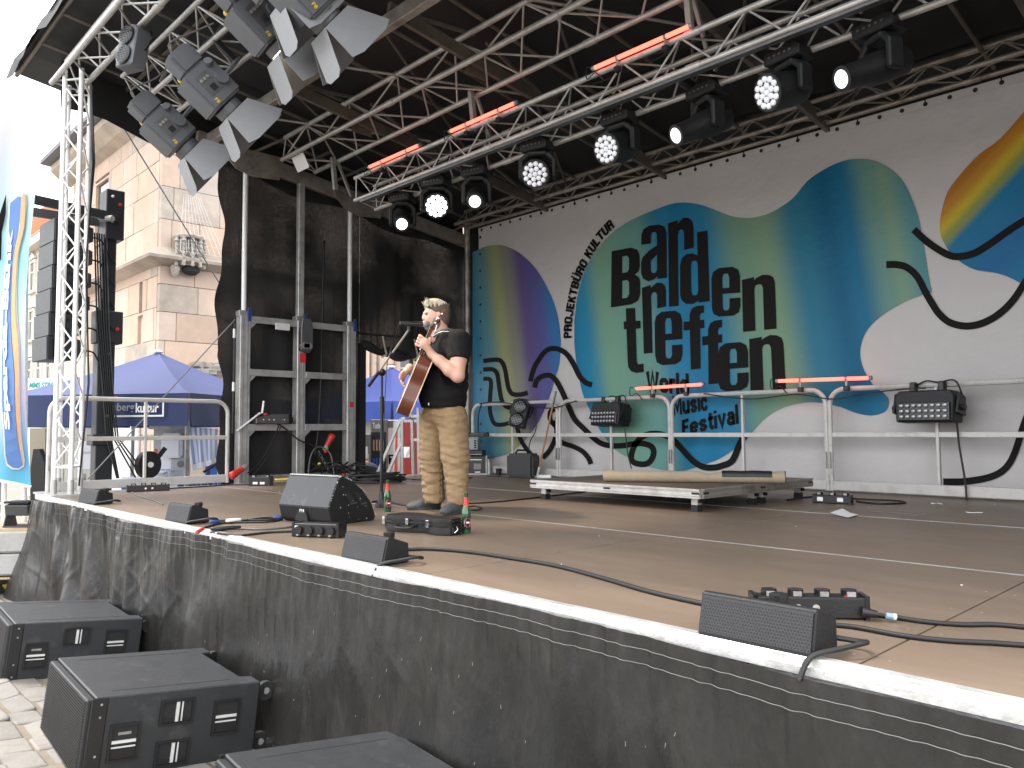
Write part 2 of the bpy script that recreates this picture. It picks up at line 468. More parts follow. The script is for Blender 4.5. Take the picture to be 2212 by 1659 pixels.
# ledge (string course) on both faces
prof = [(0, 0), (0.34, .10), (.36, .16), (.30, .20), (0, .42)]
le = MB(); le.prism([(-a, bb) for a, bb in prof], (-23.7, CY, 5.2), (0, 1, 0), (0, 0, 1), (23.7 + CX + .0, 0, 0))
le.prism(prof, (CX, CY - .0, 5.2), (1, 0, 0), (0, 0, 1), (0, 12.7, 0))
le.prism(prof, (CX, CY + .001, 5.2), (.70, -.70, 0), (0, 0, 1), (0, .004, 0)); le.add([(CX, CY - .34, 5.30), (CX + .34, CY, 5.30), (CX, CY, 5.2), (CX, CY - .36, 5.36), (CX + .36, CY, 5.36), (CX, CY - .30, 5.40), (CX + .30, CY, 5.40), (CX, CY, 5.62), (CX + .34, CY - .34, 5.30), (CX + .36, CY - .36, 5.36), (CX + .30, CY - .30, 5.40)], [(2, 0, 8), (2, 8, 1), (0, 3, 9, 8), (8, 9, 4, 1), (3, 5, 10, 9), (9, 10, 6, 4), (5, 7, 10), (10, 7, 6)])
le.build('ledge', 'sandstone_grey', church, bevel=.01)
ev = MB(); ev.prism([(0, 0), (-.25, .12), (-.5, .34), (-.5, .5), (0, .5)], (-23.9, CY, 8.45), (0, 1, 0), (0, 0, 1), (23.9 + CX + .3, 0, 0))
ev.prism([(0, 0), (.25, .12), (.5, .34), (.5, .5), (0, .5)], (CX, CY - .4, 8.45), (1, 0, 0), (0, 0, 1), (0, 14, 0))
ev.build('eaves', 'sandstone_grey', church)
MB().prism([(0, 0), (-.72, .05), (-.72, .16), (6, 6.5), (6, 0)], (-24.1, CY, 8.95), (0, 1, 0), (0, 0, 1), (24.1 + CX + .7, 0, 0)).build('roof', 'roof_grey', church)
for (x0, x1, z0, z1) in [(-18.25, -17.95, 4.25, 5.05), (-21.6, -20.5, 6.4, 8.0), (-20.9, -20.2, 2.2, 3.3)]:
    w = MB().span((x0, CY + .05, z0), (x1, CY + .055, z1)).build('window', 'glass_dark', church)
    fr = MB()
    for a, bb in (((x0 - .0, CY - .012, z0), (x0 + .05, CY + .05, z1)), ((x1 - .05, CY - .012, z0), (x1, CY + .05, z1)), ((x0 + .05, CY - .012, z1 - .05), (x1 - .05, CY + .05, z1)), ((x0 + .05, CY - .012, z0), (x1 - .05, CY + .05, z0 + .05))):
        fr.span(a, bb)
    fr.build('window_frame', 'sandstone', w)
# tall traceried windows seen through the gap beside the curtain
w = MB().span((CX - .04, 12.05, 2.45), (CX - .035, 14.2, 5.2)).build('window', 'glass_dark', church)
mu = MB()
for yy, ww in ((12.05, .16), (12.62, .10), (13.1, .24), (13.62, .10), (14.1, .16)):
    mu.cyl((CX + .05, yy, 2.3), (CX + .05, yy, 5.2), ww / 2, n=8)
mu.build('mullion', 'sandstone', w)
MB().span((CX - .03, 12.0, 3.3), (CX + .03, 14.2, 3.36)).build('glazing_bar', 'alu_dull', w)
MB().prism([(0, 0), (.5, 0), (.42, .08), (0, .45)], (CX, 11.5, 2.0), (1, 0, 0), (0, 0, 1), (0, 3.2, 0)).build('sill', 'sandstone_grey', church)
for yy in (11.1, 11.3, 11.52):
    MB().cyl((CX + .05, yy, 2.3), (CX + .05, yy, 5.2), .07, n=8).build('shaft', 'sandstone', church)
MB().prism([(0, 0), (.55, 0), (.5, .35), (.1, .6), (0, .6)], (CX, CY - .5, -.1), (1, 0, 0), (0, 0, 1), (0, 10, 0)).build('plinth', 'sandstone_grey', church)
MB().prism([(0, 0), (-.55, 0), (-.5, .35), (-.1, .6), (0, .6)], (-23.7, CY, -.1), (0, 1, 0), (0, 0, 1), (23.7 + CX, 0, 0)).build('plinth', 'sandstone_grey', church)
# carved canopy at the corner
can = MB(); cc = Vector((0, 0, 0))
for i in range(5):
    a = -1.2 + i * .6
    p = cc + Vector((math.cos(a) * .30, math.sin(a) * .48, 0))
    can.lathe([(.05, .25), (.07, .30), (.05, .36), (.045, 1.0), (.09, 1.05), (.05, 1.12), (.07, 1.2), (.02, 1.25)], p, n=7)
    for k in range(4): can.sphere(p + Vector((.05, 0, .5 + k * .13)), .035, 6)
for i in range(4):
    a = -.9 + i * .6
    p = cc + Vector((math.cos(a) * .26, math.sin(a) * .42, .35))
    t = Vector((-math.sin(a), math.cos(a), 0))
    can.tube([p - t * .15, p - t * .12 + Vector((0, 0, .2)), p + Vector((0, 0, .4)), p + t * .12 + Vector((0, 0, .2)), p + t * .15], .035, 6)
    can.sphere(p + Vector((0, 0, .45)), .05, 6); can.tube([p + Vector((0, 0, .4)), p + Vector((0, 0, .75))], .03, 5)
can.lathe([(.44, 1.18), (.48, 1.24), (.40, 1.3), (.05, 1.34)], cc - Vector((.05, 0, 0)), n=8)
can.cyl(cc + Vector((-.2, 0, .3)), cc + Vector((-.2, 0, 1.2)), .34, n=10)
can.lathe([(.02, -.1), (.12, 0), (.16, .18), (.10, .3)], cc + Vector((-.05, -.42, 0)), n=8)
cc1 = Vector((CX + .16, at(410, 560, 'x', CX + .2).y, at(410, 594, 'x', CX + .2).z)); can.v = [tuple(cc1 + Vector(q) * .66) for q in can.v]
can.build('carved_canopy', 'stone_carved', church, smooth=True)
MB().sphere(cc1 + Vector((-.02, .05, .12)), .15, 10, (.9, 1.3, .8)).build('canopy_shade', 'dark_fill', church)  # solid dark ball standing in for the shade under the canopy
br_ = MB()
for k in range(14):
    br_.box((CX + .25 + random.uniform(-.1, .1), 7.0 + random.uniform(-.35, .4), 3.05 + random.uniform(-.1, .1)), (.3, .22, .12), Matrix.Rotation(random.uniform(-.3, .3), 3, 'Z'))
br_.lathe([(.05, -.4), (.2, -.3), (.14, -.2), (.3, 0)], (CX + .2, 7.1, 3.0), n=9)
br_.build('broken_bracket', 'stone_carved', church, bevel=.01)
# thin bird net hung over the canopy
nt_ = MB()
for i in range(9):
    t = i / 8; p0 = Vector((CX + .05, 6.45 + t * .35, 6.8)); p1 = Vector((CX + .45, 6.25 + t * 1.0, 5.45))
    nt_.tube([p0, p0.lerp(p1, .5) + Vector((-.05, 0, 0)), p1], .0025, 3)
for k in range(8):
    z = 6.8 - k * .19; t = k / 7
    nt_.tube([(CX + .05 + t * .4, 6.45 - t * .2, z), (CX + .05 + t * .42, 6.8 + t * .45, z)], .0025, 3)
tag(nt_.build('bird_net', 'sticker_white', church), kind='stuff')

# ================================================================== houses far behind on the left
mat('roof_tile', (0.50, 0.24, 0.14), 0.85, 0, 0.15, 4, 0.2, 20, rnd=.1)
mat('house_wall', (0.55, 0.50, 0.43), 0.9, 0, 0.06, 2)
mat('house_trim', (0.62, 0.59, 0.52), 0.85, 0, 0.06, 4)
def town_house(name_label, x0, x1, y, zt, rows):
    t = thing('town_house', name_label, 'house', ((x0 + x1) / 2, y, -.1))
    MB().span((x0, y, -.1), (x1, y + 9, zt)).build('wall', 'house_wall', t)
    MB().prism([(-.5, 0), (4.5, 5.2), (9.5, 0)], (x0 - .3, y, zt), (0, 1, 0), (0, 0, 1), (x1 - x0 + .6, 0, 0)).build('roof', 'roof_tile', t)
    tl = MB()
    for k in range(9):
        f0 = k / 9; f1 = (k + 1) / 9
        a = Vector((x0 - .3, y - .5 + 5 * f0, zt + 5.2 * f0 + .03)); b2 = Vector((x0 - .3, y - .5 + 5 * f1, zt + 5.2 * f1 + .03))
        n = int((x1 - x0) / .42)
        for i in range(n):
            xx = i * .42
            tl.beam(a + Vector((xx, 0, .02)), b2 + Vector((xx, 0, .08)), .36, .05, (0, 0, 1))
    tag(tl.build('roof_tiles', 'roof_tile', t), kind='stuff')
    MB().span((x0 - .3, y - .55, zt - .5), (x1 + .3, y + .0, zt - .05)).build('cornice', 'house_trim', t)
    n = max(2, int((x1 - x0) / 2.1))
    for r in range(rows):
        zc = zt - 2.0 - r * 3.0
        for i in range(n):
            xc = x0 + (i + .5) * (x1 - x0) / n
            f = MB()
            for a, b2 in (((xc - .62, y - .1, zc - .95), (xc - .48, y, zc + .95)), ((xc + .48, y - .1, zc - .95), (xc + .62, y, zc + .95)), ((xc - .48, y - .1, zc + .8), (xc + .48, y, zc + .95)), ((xc - .75, y - .18, zc - 1.1), (xc + .75, y, zc - .95))): f.span(a, b2)
            f.prism([(-.8, 0), (.8, 0), (0, .45)], (xc, y - .15, zc + 1.0), (1, 0, 0), (0, 0, 1), (0, .15, 0))
            fo = f.build('window', 'house_trim', t)
            MB().span((xc - .48, y - .02, zc - .95), (xc + .48, y - .015, zc + .8)).build('pane', 'glass_dark', fo)
            q = MB(); q.span((xc - .03, y - .05, zc - .95), (xc + .03, y - .02, zc + .8)); q.span((xc - .48, y - .05, zc + .2), (xc + .48, y - .021, zc + .26)); q.build('glazing_bar', 'white_plastic', fo)
    return t
town_house('old sandstone house with red tiled roof far behind the loudspeaker column', -60, -36, 11.8, 13.3, 4)
town_house('pale house with red tiled roof at the far left edge behind the flag', -72, -60.4, 9.5, 12.4, 4)

# ================================================================== stage
mat('deck_ply', (0.170, 0.124, 0.089), 0.44, 0, 0.2, 1.2, 0.12, 90, dirt=(0.24, 0.18, 0.13), dscale=2.0, damt=0.65, stretch=(.35, 1.6, 1), thresh=(.48, .72), rvar=.14)
stage = thing('stage', 'wide raised concert stage with brown plywood deck and pale metal front edge', 'stage', (-4.6, 5.2, -.1))
xs_ = [-9.75, -8.95, -6.95, -4.95, -2.95, -0.96, .5]; ys_ = [2.247, 4.125, 6.06, 8.0]
dp = {}
for j in range(3):
    for i in range(6):
        a = (xs_[i] + .004, ys_[j] + .006, .952); b2 = (xs_[i + 1] - .004, ys_[j + 1] - .006, 1.0)
        MB().span(a, b2).build('deck_panel', 'deck_ply', stage, bevel=.002)
    if j: MB().span((-9.75, ys_[j] - .009, .965), (.5, ys_[j] + .009, 1.0015)).build('joint_rail', 'alu', stage)
e = MB(); e.span((-9.75, 2.2, .90), (.5, 2.243, 1.006)); e.span((-9.75, 2.185, .955), (.5, 2.2, .985))
e.build('front_edge', 'deck_edge', stage, bevel=.003)
MB().span((-9.75, 8.0, .80), (.5, 8.45, .998)).build('rear_edge', 'deck_ply', stage)
MB().span((-9.82, 2.2, .80), (-9.753, 8.45, 1.004)).build('side_edge', 'deck_edge', stage)
MB().span((-9.75, 2.25, .78), (.5, 8.4, .94)).build('substructure', 'stage_frame', stage)
for x in (-9.6, -7, -4.5, -2, .3):
    for yy in (2.5, 5.2, 8.2): MB().span((x - .06, yy - .06, -.1), (x + .06, yy + .06, .78)).build('leg', 'stage_frame', stage)
sc_ = MB()
for i in range(26):
    x = random.choice([-8.95, -6.95, -4.95, -2.95, -.96]) + random.choice([-.05, .05]); yy = random.uniform(2.3, 7.9)
    sc_.cyl((x, yy, 1.0), (x, yy, 1.0012), .005, n=6)
for x in (-2.95, -.96, -4.95):
    for k in range(9):
        yy = 2.35 + k * .42
        for dx in (-.05, .05): sc_.cyl((x + dx, yy, 1.0), (x + dx, yy, 1.0012), .0045, n=6)
tag(sc_.build('screw_heads', 'alu_dull', stage), kind='stuff')
# litter on the deck
lt = MB()
for i in range(30):
    x = random.uniform(-9, -.6); yy = random.uniform(2.4, 7.9); a = random.uniform(0, 6.28); l = random.uniform(.003, .009)
    lt.box((x, yy, 1.0035), (l, l * .5, .003), Matrix.Rotation(a, 3, 'Z'))
tag(lt.build('floor_litter', 'paper'), kind='stuff')

# black skirt hung on the stage front
mat('skirt_cloth', (0.0175, 0.0168, 0.016), 0.30, 0, 0.22, 2.2, 0.6, 7, spec=.5, bdist=.02, dirt=(0.06, 0.055, 0.049), dscale=1.3, damt=0.45, stretch=(1.5, 1.5, .6), thresh=(.52, .8), rvar=.14)
skirt = thing('stage_skirt', 'black wrinkled plastic skirt hanging along the front of the stage', 'skirt', (-4.6, 2.19, -.1))
def skirt_off(x, t):
    # t: 0 top .. 1 ground
    w = .012 * math.sin(x * 9.1 + 1.3 * math.sin(x * 2.3)) + .010 * math.sin(x * 17 + 2 * math.sin(x * 3.7)) * (1 - .3 * t) + .006 * math.sin(x * 41 + math.sin(x * 7) * 3) * max(0, 1 - 2 * t)
    left = min(1, max(0, (-3.5 - x) / 4.0))
    f = (.30 + .70 * left)
    w = w * (1.4 + 2.2 * t) * f
    w += .055 * t * t * (1 + .7 * math.sin(x * 1.1)) + .05 * left * t * math.sin(x * 3.1 + t * 1.2) * math.sin(x * 1.3)
    w += .018 * math.sin(x * 5.2 + t * 7 * math.sin(x * .9)) * t * (1 - t) * 3 * (.5 + left)
    w += (.004 * math.sin(x * 63 + 4 * math.sin(x * 5)) + .003 * math.sin(x * 101)) * math.exp(-((t - .1) / .10) ** 2) * (.9 + 1.3 * left)
    def tri(u): u = u % 1.0; return 1 - abs(2 * u - 1)
    def rdg(u, p=3): return tri(u) ** p
    s1 = .5 + .5 * math.sin(x * 1.9 + 1); s2 = .5 + .5 * math.sin(x * 2.7 - t * 2)
    w += f * (.020 * rdg(x * 1.9 + .35 * math.sin(x * 1.3) + .16 * t * math.sin(x * 2.2), 4) * (.3 + t) * s1 * (.35 + .65 * left) + .011 * rdg(x * 4.3 - .5 * t + .3 * math.sin(x * 3.1), 5) * s2 * (1.1 - .5 * t))
    w += (.0018 + .005 * left) * (rdg(x * 2.3 + t * 2.6 + .5 * math.sin(x * 1.1 + 3 * t), 6) * s2 + rdg(x * 1.7 - t * 3.1 + .4 + .4 * math.sin(x * 1.7), 7) * s1) * math.sin(t * PI)
    return w
NX, NT = 900, 60
sk = MB(); vs2 = []
for j in range(NT + 1):
    t = (j / NT) ** 1.25
    for i in range(NX + 1):
        s = i / NX; x = -9.8 + s * 10.4
        off = skirt_off(x, t)
        flare = max(0, 1 - (x + 9.8) / .5)
        xx = x - .42 * t * flare ** 1.5
        zb = -.105
        z = 0.966 + .012 * math.sin(x * 2.1) + (zb - 0.966) * t
        if x > -7.05 and t < .12: z -= .02 * math.exp(-((x + 7.0) / .2) ** 2)
        vs2.append((xx, 2.178 - off - .01 - .10 * flare * t, z))
sk.add(vs2, [(j * (NX + 1) + i, j * (NX + 1) + i + 1, (j + 1) * (NX + 1) + i + 1, (j + 1) * (NX + 1) + i) for j in range(NT) for i in range(NX)])
# the cloth wraps round the left corner
vs3 = []
for j in range(13):
    t = j / 12
    for i in range(10):
        s = i / 9
        x0 = -9.8 - .42 * t; y0 = 2.178 - skirt_off(-9.8, t) - .01 - .10 * t
        vs3.append((x0 - .10 * math.sin(s * PI) * t - .03 * s, y0 + s * (1.2 + .1 * t), 0.966 + .012 * math.sin(-9.8 * 2.1) + (-.105 - 0.966) * t))
sk.add(vs3, [(j * 10 + i, j * 10 + i + 1, (j + 1) * 10 + i + 1, (j + 1) * 10 + i) for j in range(12) for i in range(9)])
sk.build('cloth', 'skirt_cloth', skirt, smooth='all')
mat('thread', (0.12, 0.115, 0.11), .8)
for tt in (.042, .088):
    th = MB(); pts = []
    for i in range(900):
        x = -9.75 + i * 10.3 / 899
        pts.append((x, 2.178 - skirt_off(x, tt) - .013, 0.966 + .012 * math.sin(x * 2.1) + (-1.07) * tt))
    th.tube(pts, .0015, 3); th.build('stitching', 'thread', skirt)
mat('scratch', (0.26, 0.25, 0.235), .8)
scr = MB()
for i in range(90):
    x = random.uniform(-9.4, -.4); t = random.uniform(.2, .95); a = random.uniform(-.5, .5); l = random.uniform(.004, .02)
    p = Vector((x, 2.178 - skirt_off(x, t) - .0118, 0.966 - 1.05 * t))
    x2 = x + math.sin(a) * l; t2 = t + math.cos(a) * l
    scr.beam(p, (x2, 2.178 - skirt_off(x2, t2) - .0118, 0.966 - 1.05 * t2), .0016, .0012, (0, 1, 0))
tag(scr.build('scuff_marks', 'scratch', skirt), kind='stuff')

# ================================================================== printed backdrop
BY = 8.35
mat('banner_white', (0.47, 0.455, 0.45), 0.5, 0, 0.05, 1.2, 0.9, 1.3, bdist=.06, spec=.25, dirt=(0.40, 0.385, 0.38), dscale=.7, damt=.4)
back = thing('backdrop_banner', 'huge white printed festival backdrop with blue green shapes and black lettering', 'banner', (-4.6, BY, .9))
zt_ = 4.955
bb_ = MB()
nx, nz = 90, 24; vs2 = []
for j in range(nz + 1):
    for i in range(nx + 1):
        x = -9.5 + i / nx * 10.0; z = .93 + j / nz * (zt_ - .93)
        vs2.append((x, BY + .006, z))
bb_.add(vs2, [(j * (nx + 1) + i, j * (nx + 1) + i + 1, (j + 1) * (nx + 1) + i + 1, (j + 1) * (nx + 1) + i) for j in range(nz) for i in range(nx)])
bb_.build('vinyl_sheet', 'banner_white', back)
MB().span((-9.5, BY + .02, zt_ - .002), (.5, BY + .03, zt_ + .04)).build('hem', 'dark_fill', back)
hm = MB(); hm.span((-9.5, BY + .000, zt_ - .085), (.5, BY + .003, zt_)); hm.build('hem_band', 'banner_white', back)
def c7(x, y): return ((2000 + x * .57274) / 1.64919, (700 + y * .57274) / 1.64919)
def c8(x, y): return (970.2 + x * .27412, 727.7 + y * .27412)
def cr(x, y): return (1819.1 + x * .21927, 424.5 + y * .21927)
def onb(lay): return lambda x, y: at(x, y, 'y', BY - .0025 * lay)
def ramp_mat(name, dvec, stops, base_rough=.5):
    # colour print: a colour ramp along one direction of the sheet
    m = mat(name, (1, 1, 1), base_rough, 0, 0.03, 2, 0.9, 1.3, bdist=.06, spec=.2)
    nt = m.node_tree; b = nt.nodes['Principled BSDF']
    geo = nt.nodes.new('ShaderNodeNewGeometry'); dt = nt.nodes.new('ShaderNodeVectorMath'); dt.operation = 'DOT_PRODUCT'
    nt.links.new(geo.outputs['Position'], dt.inputs[0]); dt.inputs[1].default_value = dvec
    vals = [s for s, c in stops]; lo, hi = min(vals), max(vals)
    mr = nt.nodes.new('ShaderNodeMapRange'); mr.inputs[1].default_value = lo; mr.inputs[2].default_value = hi
    nt.links.new(dt.outputs['Value'], mr.inputs[0])
    rp = nt.nodes.new('ShaderNodeValToRGB'); rp.color_ramp.interpolation = 'EASE'
    el = rp.color_ramp.elements
    st = sorted(stops)
    while len(el) < len(st): el.new(.5)
    for q, (s, c) in zip(el, st): q.position = (s - lo) / (hi - lo); q.color = (*c, 1)
    nt.links.new(mr.outputs[0], rp.inputs[0]); nt.links.new(rp.outputs[0], b.inputs['Base Color'])
    return m
BLUE = (.004, .152, .30); DEEP = (.002, .100, .205); GREEN = (.15, .30, .22); TEAL = (.04, .2, .25)
pa = onb(0)(1480, 450); pb = onb(0)(1560, 1000)
kz = -(pb.x - pa.x) / (pb.z - pa.z)
def sx(px, py=700):
    p = onb(0)(px, py); return p.x + kz * p.z
ramp_mat('print_main', (1, 0, kz), [(sx(1235), BLUE), (sx(1262), (.012, .19, .33)), (sx(1310), GREEN), (sx(1395), (.115, .27, .24)), (sx(1455), (.014, .17, .31)), (sx(1500), BLUE), (sx(1545), (.012, .17, .31)), (sx(1620), (.13, .255, .19)), (sx(1680), (.165, .275, .175)), (sx(1760), (.016, .15, .24)), (sx(1830), DEEP), (sx(1870), (.004, .128, .245)), (sx(1935), (.12, .25, .22)), (sx(1965), (.16, .275, .20)), (sx(2020), (.07, .22, .24))])
ramp_mat('print_left', (1, 0, kz), [(sx(1025), (.03, .15, .24)), (sx(1050), (.08, .20, .23)), (sx(1085), (.25, .28, .13)), (sx(1105), (.20, .20, .16)), (sx(1140), (.10, .07, .20)), (sx(1165), (.08, .08, .24)), (sx(1205), (.02, .14, .34))])
p0 = onb(0)(2056, 470); p1 = onb(0)(2212, 300)
gd = Vector((p1.x - p0.x, 0, p1.z - p0.z)).normalized(); gn = Vector((gd.z, 0, -gd.x))
def gs(px, py): return onb(0)(px, py).dot(gn)
ramp_mat('print_right', tuple(gn), [(gs(2134, 325), (.36, .13, .012)), (gs(2134, 352), (.42, .19, .015)), (gs(2134, 388), (.46, .35, .02)), (gs(2134, 420), (.20, .25, .07)), (gs(2134, 452), (.004, .14, .28)), (gs(2200, 520), (.006, .11, .27)), (gs(2200, 620), (.004, .14, .28))])
def cat(pts, k=5):
    return [(p.x, p.y) for p in smooth_path([(x, y, 0) for x, y in pts], k)]
def shape(name, loops, lay, m):
    v, f = polymesh(loops, onb(lay)); return MB().add(v, f).build(name, m, back)
main = [c7(80, 770), c7(100, 620), c7(150, 450), c7(220, 330), c7(310, 230), c7(400, 165), c7(500, 115), c7(600, 75), c7(700, 42), c7(790, 38), c7(880, 55), c7(960, 85), c7(1050, 120), c7(1130, 133), c7(1200, 130), c7(1290, 105), c7(1380, 55), c7(1450, 0),
        (1736, 399.7), (1755, 382), (1793, 359), (1827, 346), (1856, 343), (1884, 345.5), (1912, 357), (1937, 376), (1958, 403), cr(735, 150), cr(770, 290), cr(800, 450), cr(835, 680), cr(865, 860), cr(880, 945), cr(790, 970), cr(640, 1025), cr(500, 1100), cr(400, 1165), cr(290, 1260), cr(210, 1380), cr(175, 1530), cr(195, 1655),
        (1871.5, 809.5), (1890, 836), (1909, 849), (1919.6, 863), (1917, 882), (1903, 893), (1878, 897.5), (1846, 891), (1818, 880), (1793, 874), (1761, 869), (1730, 871), (1695, 879), (1667, 893), (1642, 913), (1620, 940), (1601, 959), (1563, 986), (1532, 1000), (1499, 1011), (1460, 1018), (1410, 1011), (1362, 991), (1326, 969), (1293.6, 925), (1271.6, 881), (1258, 848), (1249.7, 810), (1244, 777), (1240.5, 741)]
shape('printed_shape', [cat(main, 3)], 1, 'print_main')['label'] = 'large guitar like blue and green printed shape'
left = [(1021, 545), (1040, 536), (1062, 530), (1090, 531), (1124, 548), (1160, 584), (1190, 638), (1206, 690), (1211, 744), (1207, 790), (1199, 815), (1189, 851), (1167.5, 903), (1140, 944), (1102, 978), (1058, 991), (1021, 1000)]
shape('printed_shape', [cat(left, 4)], 1, 'print_left')['label'] = 'purple, yellow and teal printed shape at the left edge'
right = [(2275, 180), (2240, 213), (2212, 241), (2161, 299), (2114, 333.6), (2076, 374.5), (2048, 412), cr(985, 120), cr(962, 270), cr(970, 370), cr(1000, 450), cr(1060, 545), cr(1140, 625), cr(1240, 690), cr(1340, 728), cr(1500, 750), cr(1620, 785), cr(1750, 850), cr(1850, 925), cr(2000, 1080), (2330, 700), (2330, 140)]
shape('printed_shape', [cat(right, 3)], 1, 'print_right')['label'] = 'orange, yellow and blue printed shape at the right edge'
def stroke(pts, w, lay=2):
    P = [Vector((x, y, 0)) for x, y in cat(pts, 6)]; L = []; Rr = []
    for i, p in enumerate(P):
        d = (P[min(i + 1, len(P) - 1)] - P[max(i - 1, 0)]).normalized(); n = Vector((-d.y, d.x, 0))
        f = w * (.62 + .38 * min(1, max(0, (p.x - 1000) / 900)))
        L.append(p + n * f / 2); Rr.append(p - n * f / 2)
    fn = onb(lay); n = len(P)
    MB().add([fn(q.x, q.y) for q in L + Rr], [(i, i + 1, n + i + 1, n + i) for i in range(n - 1)]).build('printed_line', 'print_black', back)
C = lambda L: [c8(*p) for p in L]
stroke(C([(268, 190), (380, 180), (420, 205), (442, 265), (455, 340), (470, 410), (500, 450), (560, 455), (620, 440)]), 15, 2)
stroke(C([(268, 258), (340, 256), (375, 285), (388, 345), (398, 420), (415, 500), (450, 548), (520, 560), (590, 535)]), 15, 2)
stroke(C([(268, 332), (315, 332), (330, 365), (324, 450), (320, 560), (335, 640), (365, 688), (430, 690), (500, 672), (530, 700), (560, 800), (600, 870), (650, 930)]), 14, 2)
stroke(C([(640, 350), (655, 290), (685, 215), (760, 112), (840, 92), (920, 130), (980, 215), (1030, 312), (1080, 362), (1127, 378)]), 16, 2)
stroke(C([(672, 400), (690, 345), (730, 312), (790, 303), (840, 342), (890, 432), (940, 545), (990, 650), (1060, 722), (1130, 790), (1200, 840), (1280, 858), (1380, 856), (1440, 845), (1520, 840), (1590, 862), (1612, 905), (1598, 960), (1560, 998), (1500, 1002), (1450, 985), (1434, 945), (1455, 870), (1500, 805), (1560, 770), (1630, 762), (1700, 775), (1765, 812), (1830, 880), (1920, 975), (2000, 1024), (2080, 1030), (2150, 1015), (2230, 975)]) + [(1597, 961), (1608, 942)], 16, 3)
stroke(C([(735, 955), (790, 895), (832, 810), (846, 720), (800, 660), (795, 600), (825, 568), (856, 590), (852, 650), (830, 700)]), 15, 3)
stroke(C([(850, 808), (900, 838), (980, 865), (1050, 902), (1095, 952), (1118, 1002)]), 15, 2)
stroke([cr(*p) for p in [(705, 325), (830, 440), (960, 530), (1060, 580), (1130, 592), (1230, 580), (1330, 545), (1480, 450), (1620, 350), (1792, 240), (1950, 170)]], 15.5, 3)
stroke([cr(*p) for p in [(435, 672), (530, 670), (620, 690), (700, 745), (760, 820), (820, 940), (890, 1060), (960, 1160), (1060, 1240), (1200, 1275), (1340, 1260), (1480, 1200), (1600, 1110), (1700, 1000), (1792, 860), (1870, 740)]], 15.5, 2)
def d1(x, y): return ((2500 + x * .519) / 1.64919, (1200 + y * .519) / 1.64919)
stroke([d1(*p) for p in [(1657, 995), (1800, 993), (1950, 970), (2050, 930), (2110, 870), (2150, 790), (2180, 700), (2215, 590), (2260, 480)]], 15, 2)
# lettering drawn glyph by glyph
G = {
 'n': ([[(0, .02), (.37, 0), (.37, .06), (.46, .02), (.62, -.02), (.82, .0), (.95, .05), (1, .16), (1, 1), (.63, 1), (.63, .22), (.59, .16), (.5, .145), (.41, .16), (.37, .22), (.37, 1), (0, 1)]]),
 'r': ([[(0, .02), (.38, 0), (.38, .05), (.46, .02), (.62, -.015), (.82, 0), (.95, .04), (1, .11), (1, .35), (.63, .36), (.63, .16), (.59, .125), (.5, .115), (.42, .13), (.38, .17), (.40, 1), (.03, 1)]]),
 'a': ([[(0, .33), (0, .15), (.08, .05), (.3, 0), (.7, 0), (.92, .05), (1, .15), (1, 1), (.64, 1), (.63, .95), (.5, 1.0), (.28, 1.02), (.08, .96), (0, .85), (0, .65), (.06, .56), (.3, .46), (.62, .38), (.62, .18), (.57, .13), (.43, .13), (.38, .18), (.38, .33)], [(.38, .65), (.62, .55), (.62, .83), (.56, .88), (.44, .88), (.38, .83)]]),
 'e': ([[(0, .2), (.06, .07), (.25, 0), (.75, 0), (.94, .07), (1, .2), (1, .54), (.38, .54), (.38, .82), (.43, .88), (.57, .88), (.62, .82), (.62, .64), (1, .64), (1, .82), (.94, .94), (.75, 1), (.25, 1), (.06, .94), (0, .82)], [(.38, .2), (.43, .13), (.57, .13), (.62, .2), (.62, .42), (.38, .42)]]),
 'd': ([[(.62, 0), (1, 0), (1, 1), (.62, 1), (.62, .97), (.45, 1.01), (.2, 1), (.05, .94), (0, .86), (0, .43), (.06, .34), (.22, .29), (.45, .29), (.62, .33)], [(.38, .45), (.43, .40), (.57, .40), (.62, .45), (.62, .83), (.57, .89), (.43, .89), (.38, .83)]]),
 'B': ([[(0, 0), (.7, 0), (.93, .06), (1, .16), (1, .36), (.95, .44), (.82, .49), (.96, .54), (1, .62), (1, .84), (.92, .95), (.7, 1), (0, 1)], [(.38, .13), (.55, .13), (.62, .18), (.62, .37), (.55, .42), (.38, .42)], [(.38, .56), (.55, .56), (.62, .6), (.62, .81), (.55, .87), (.38, .87)]]),
 't': ([[(.14, 0), (.64, 0), (.64, .2), (.9, .2), (.9, .32), (.64, .32), (.64, .83), (.72, .87), (1, .86), (1, .99), (.6, 1.0), (.3, .97), (.16, .9), (.14, .8), (.14, .32), (0, .32), (0, .2), (.14, .2)]]),
 'f': ([[(.3, 1), (.3, .37), (0, .37), (0, .23), (.3, .23), (.3, .12), (.42, .03), (.65, 0), (1, 0), (1, .12), (.86, .12), (.8, .16), (.8, .23), (1, .23), (1, .36), (.8, .36), (.8, 1)]]),
}
def bil(q):
    a, b, c, d = [Vector((x, y, 0)) for x, y in q]     # TL TR BR BL
    return lambda x, y: (a * (1 - x) * (1 - y) + b * x * (1 - y) + c * x * y + d * (1 - x) * y)
def glyph(ch, quad, lay=4):
    B_ = bil([c7(*p) for p in quad]); fn = onb(lay)
    def F(x, y):
        p = B_(x, y); return fn(p.x, p.y)
    v, f = polymesh(G[ch], F); MB().add(v, f).build('printed_letter', 'print_black', back)
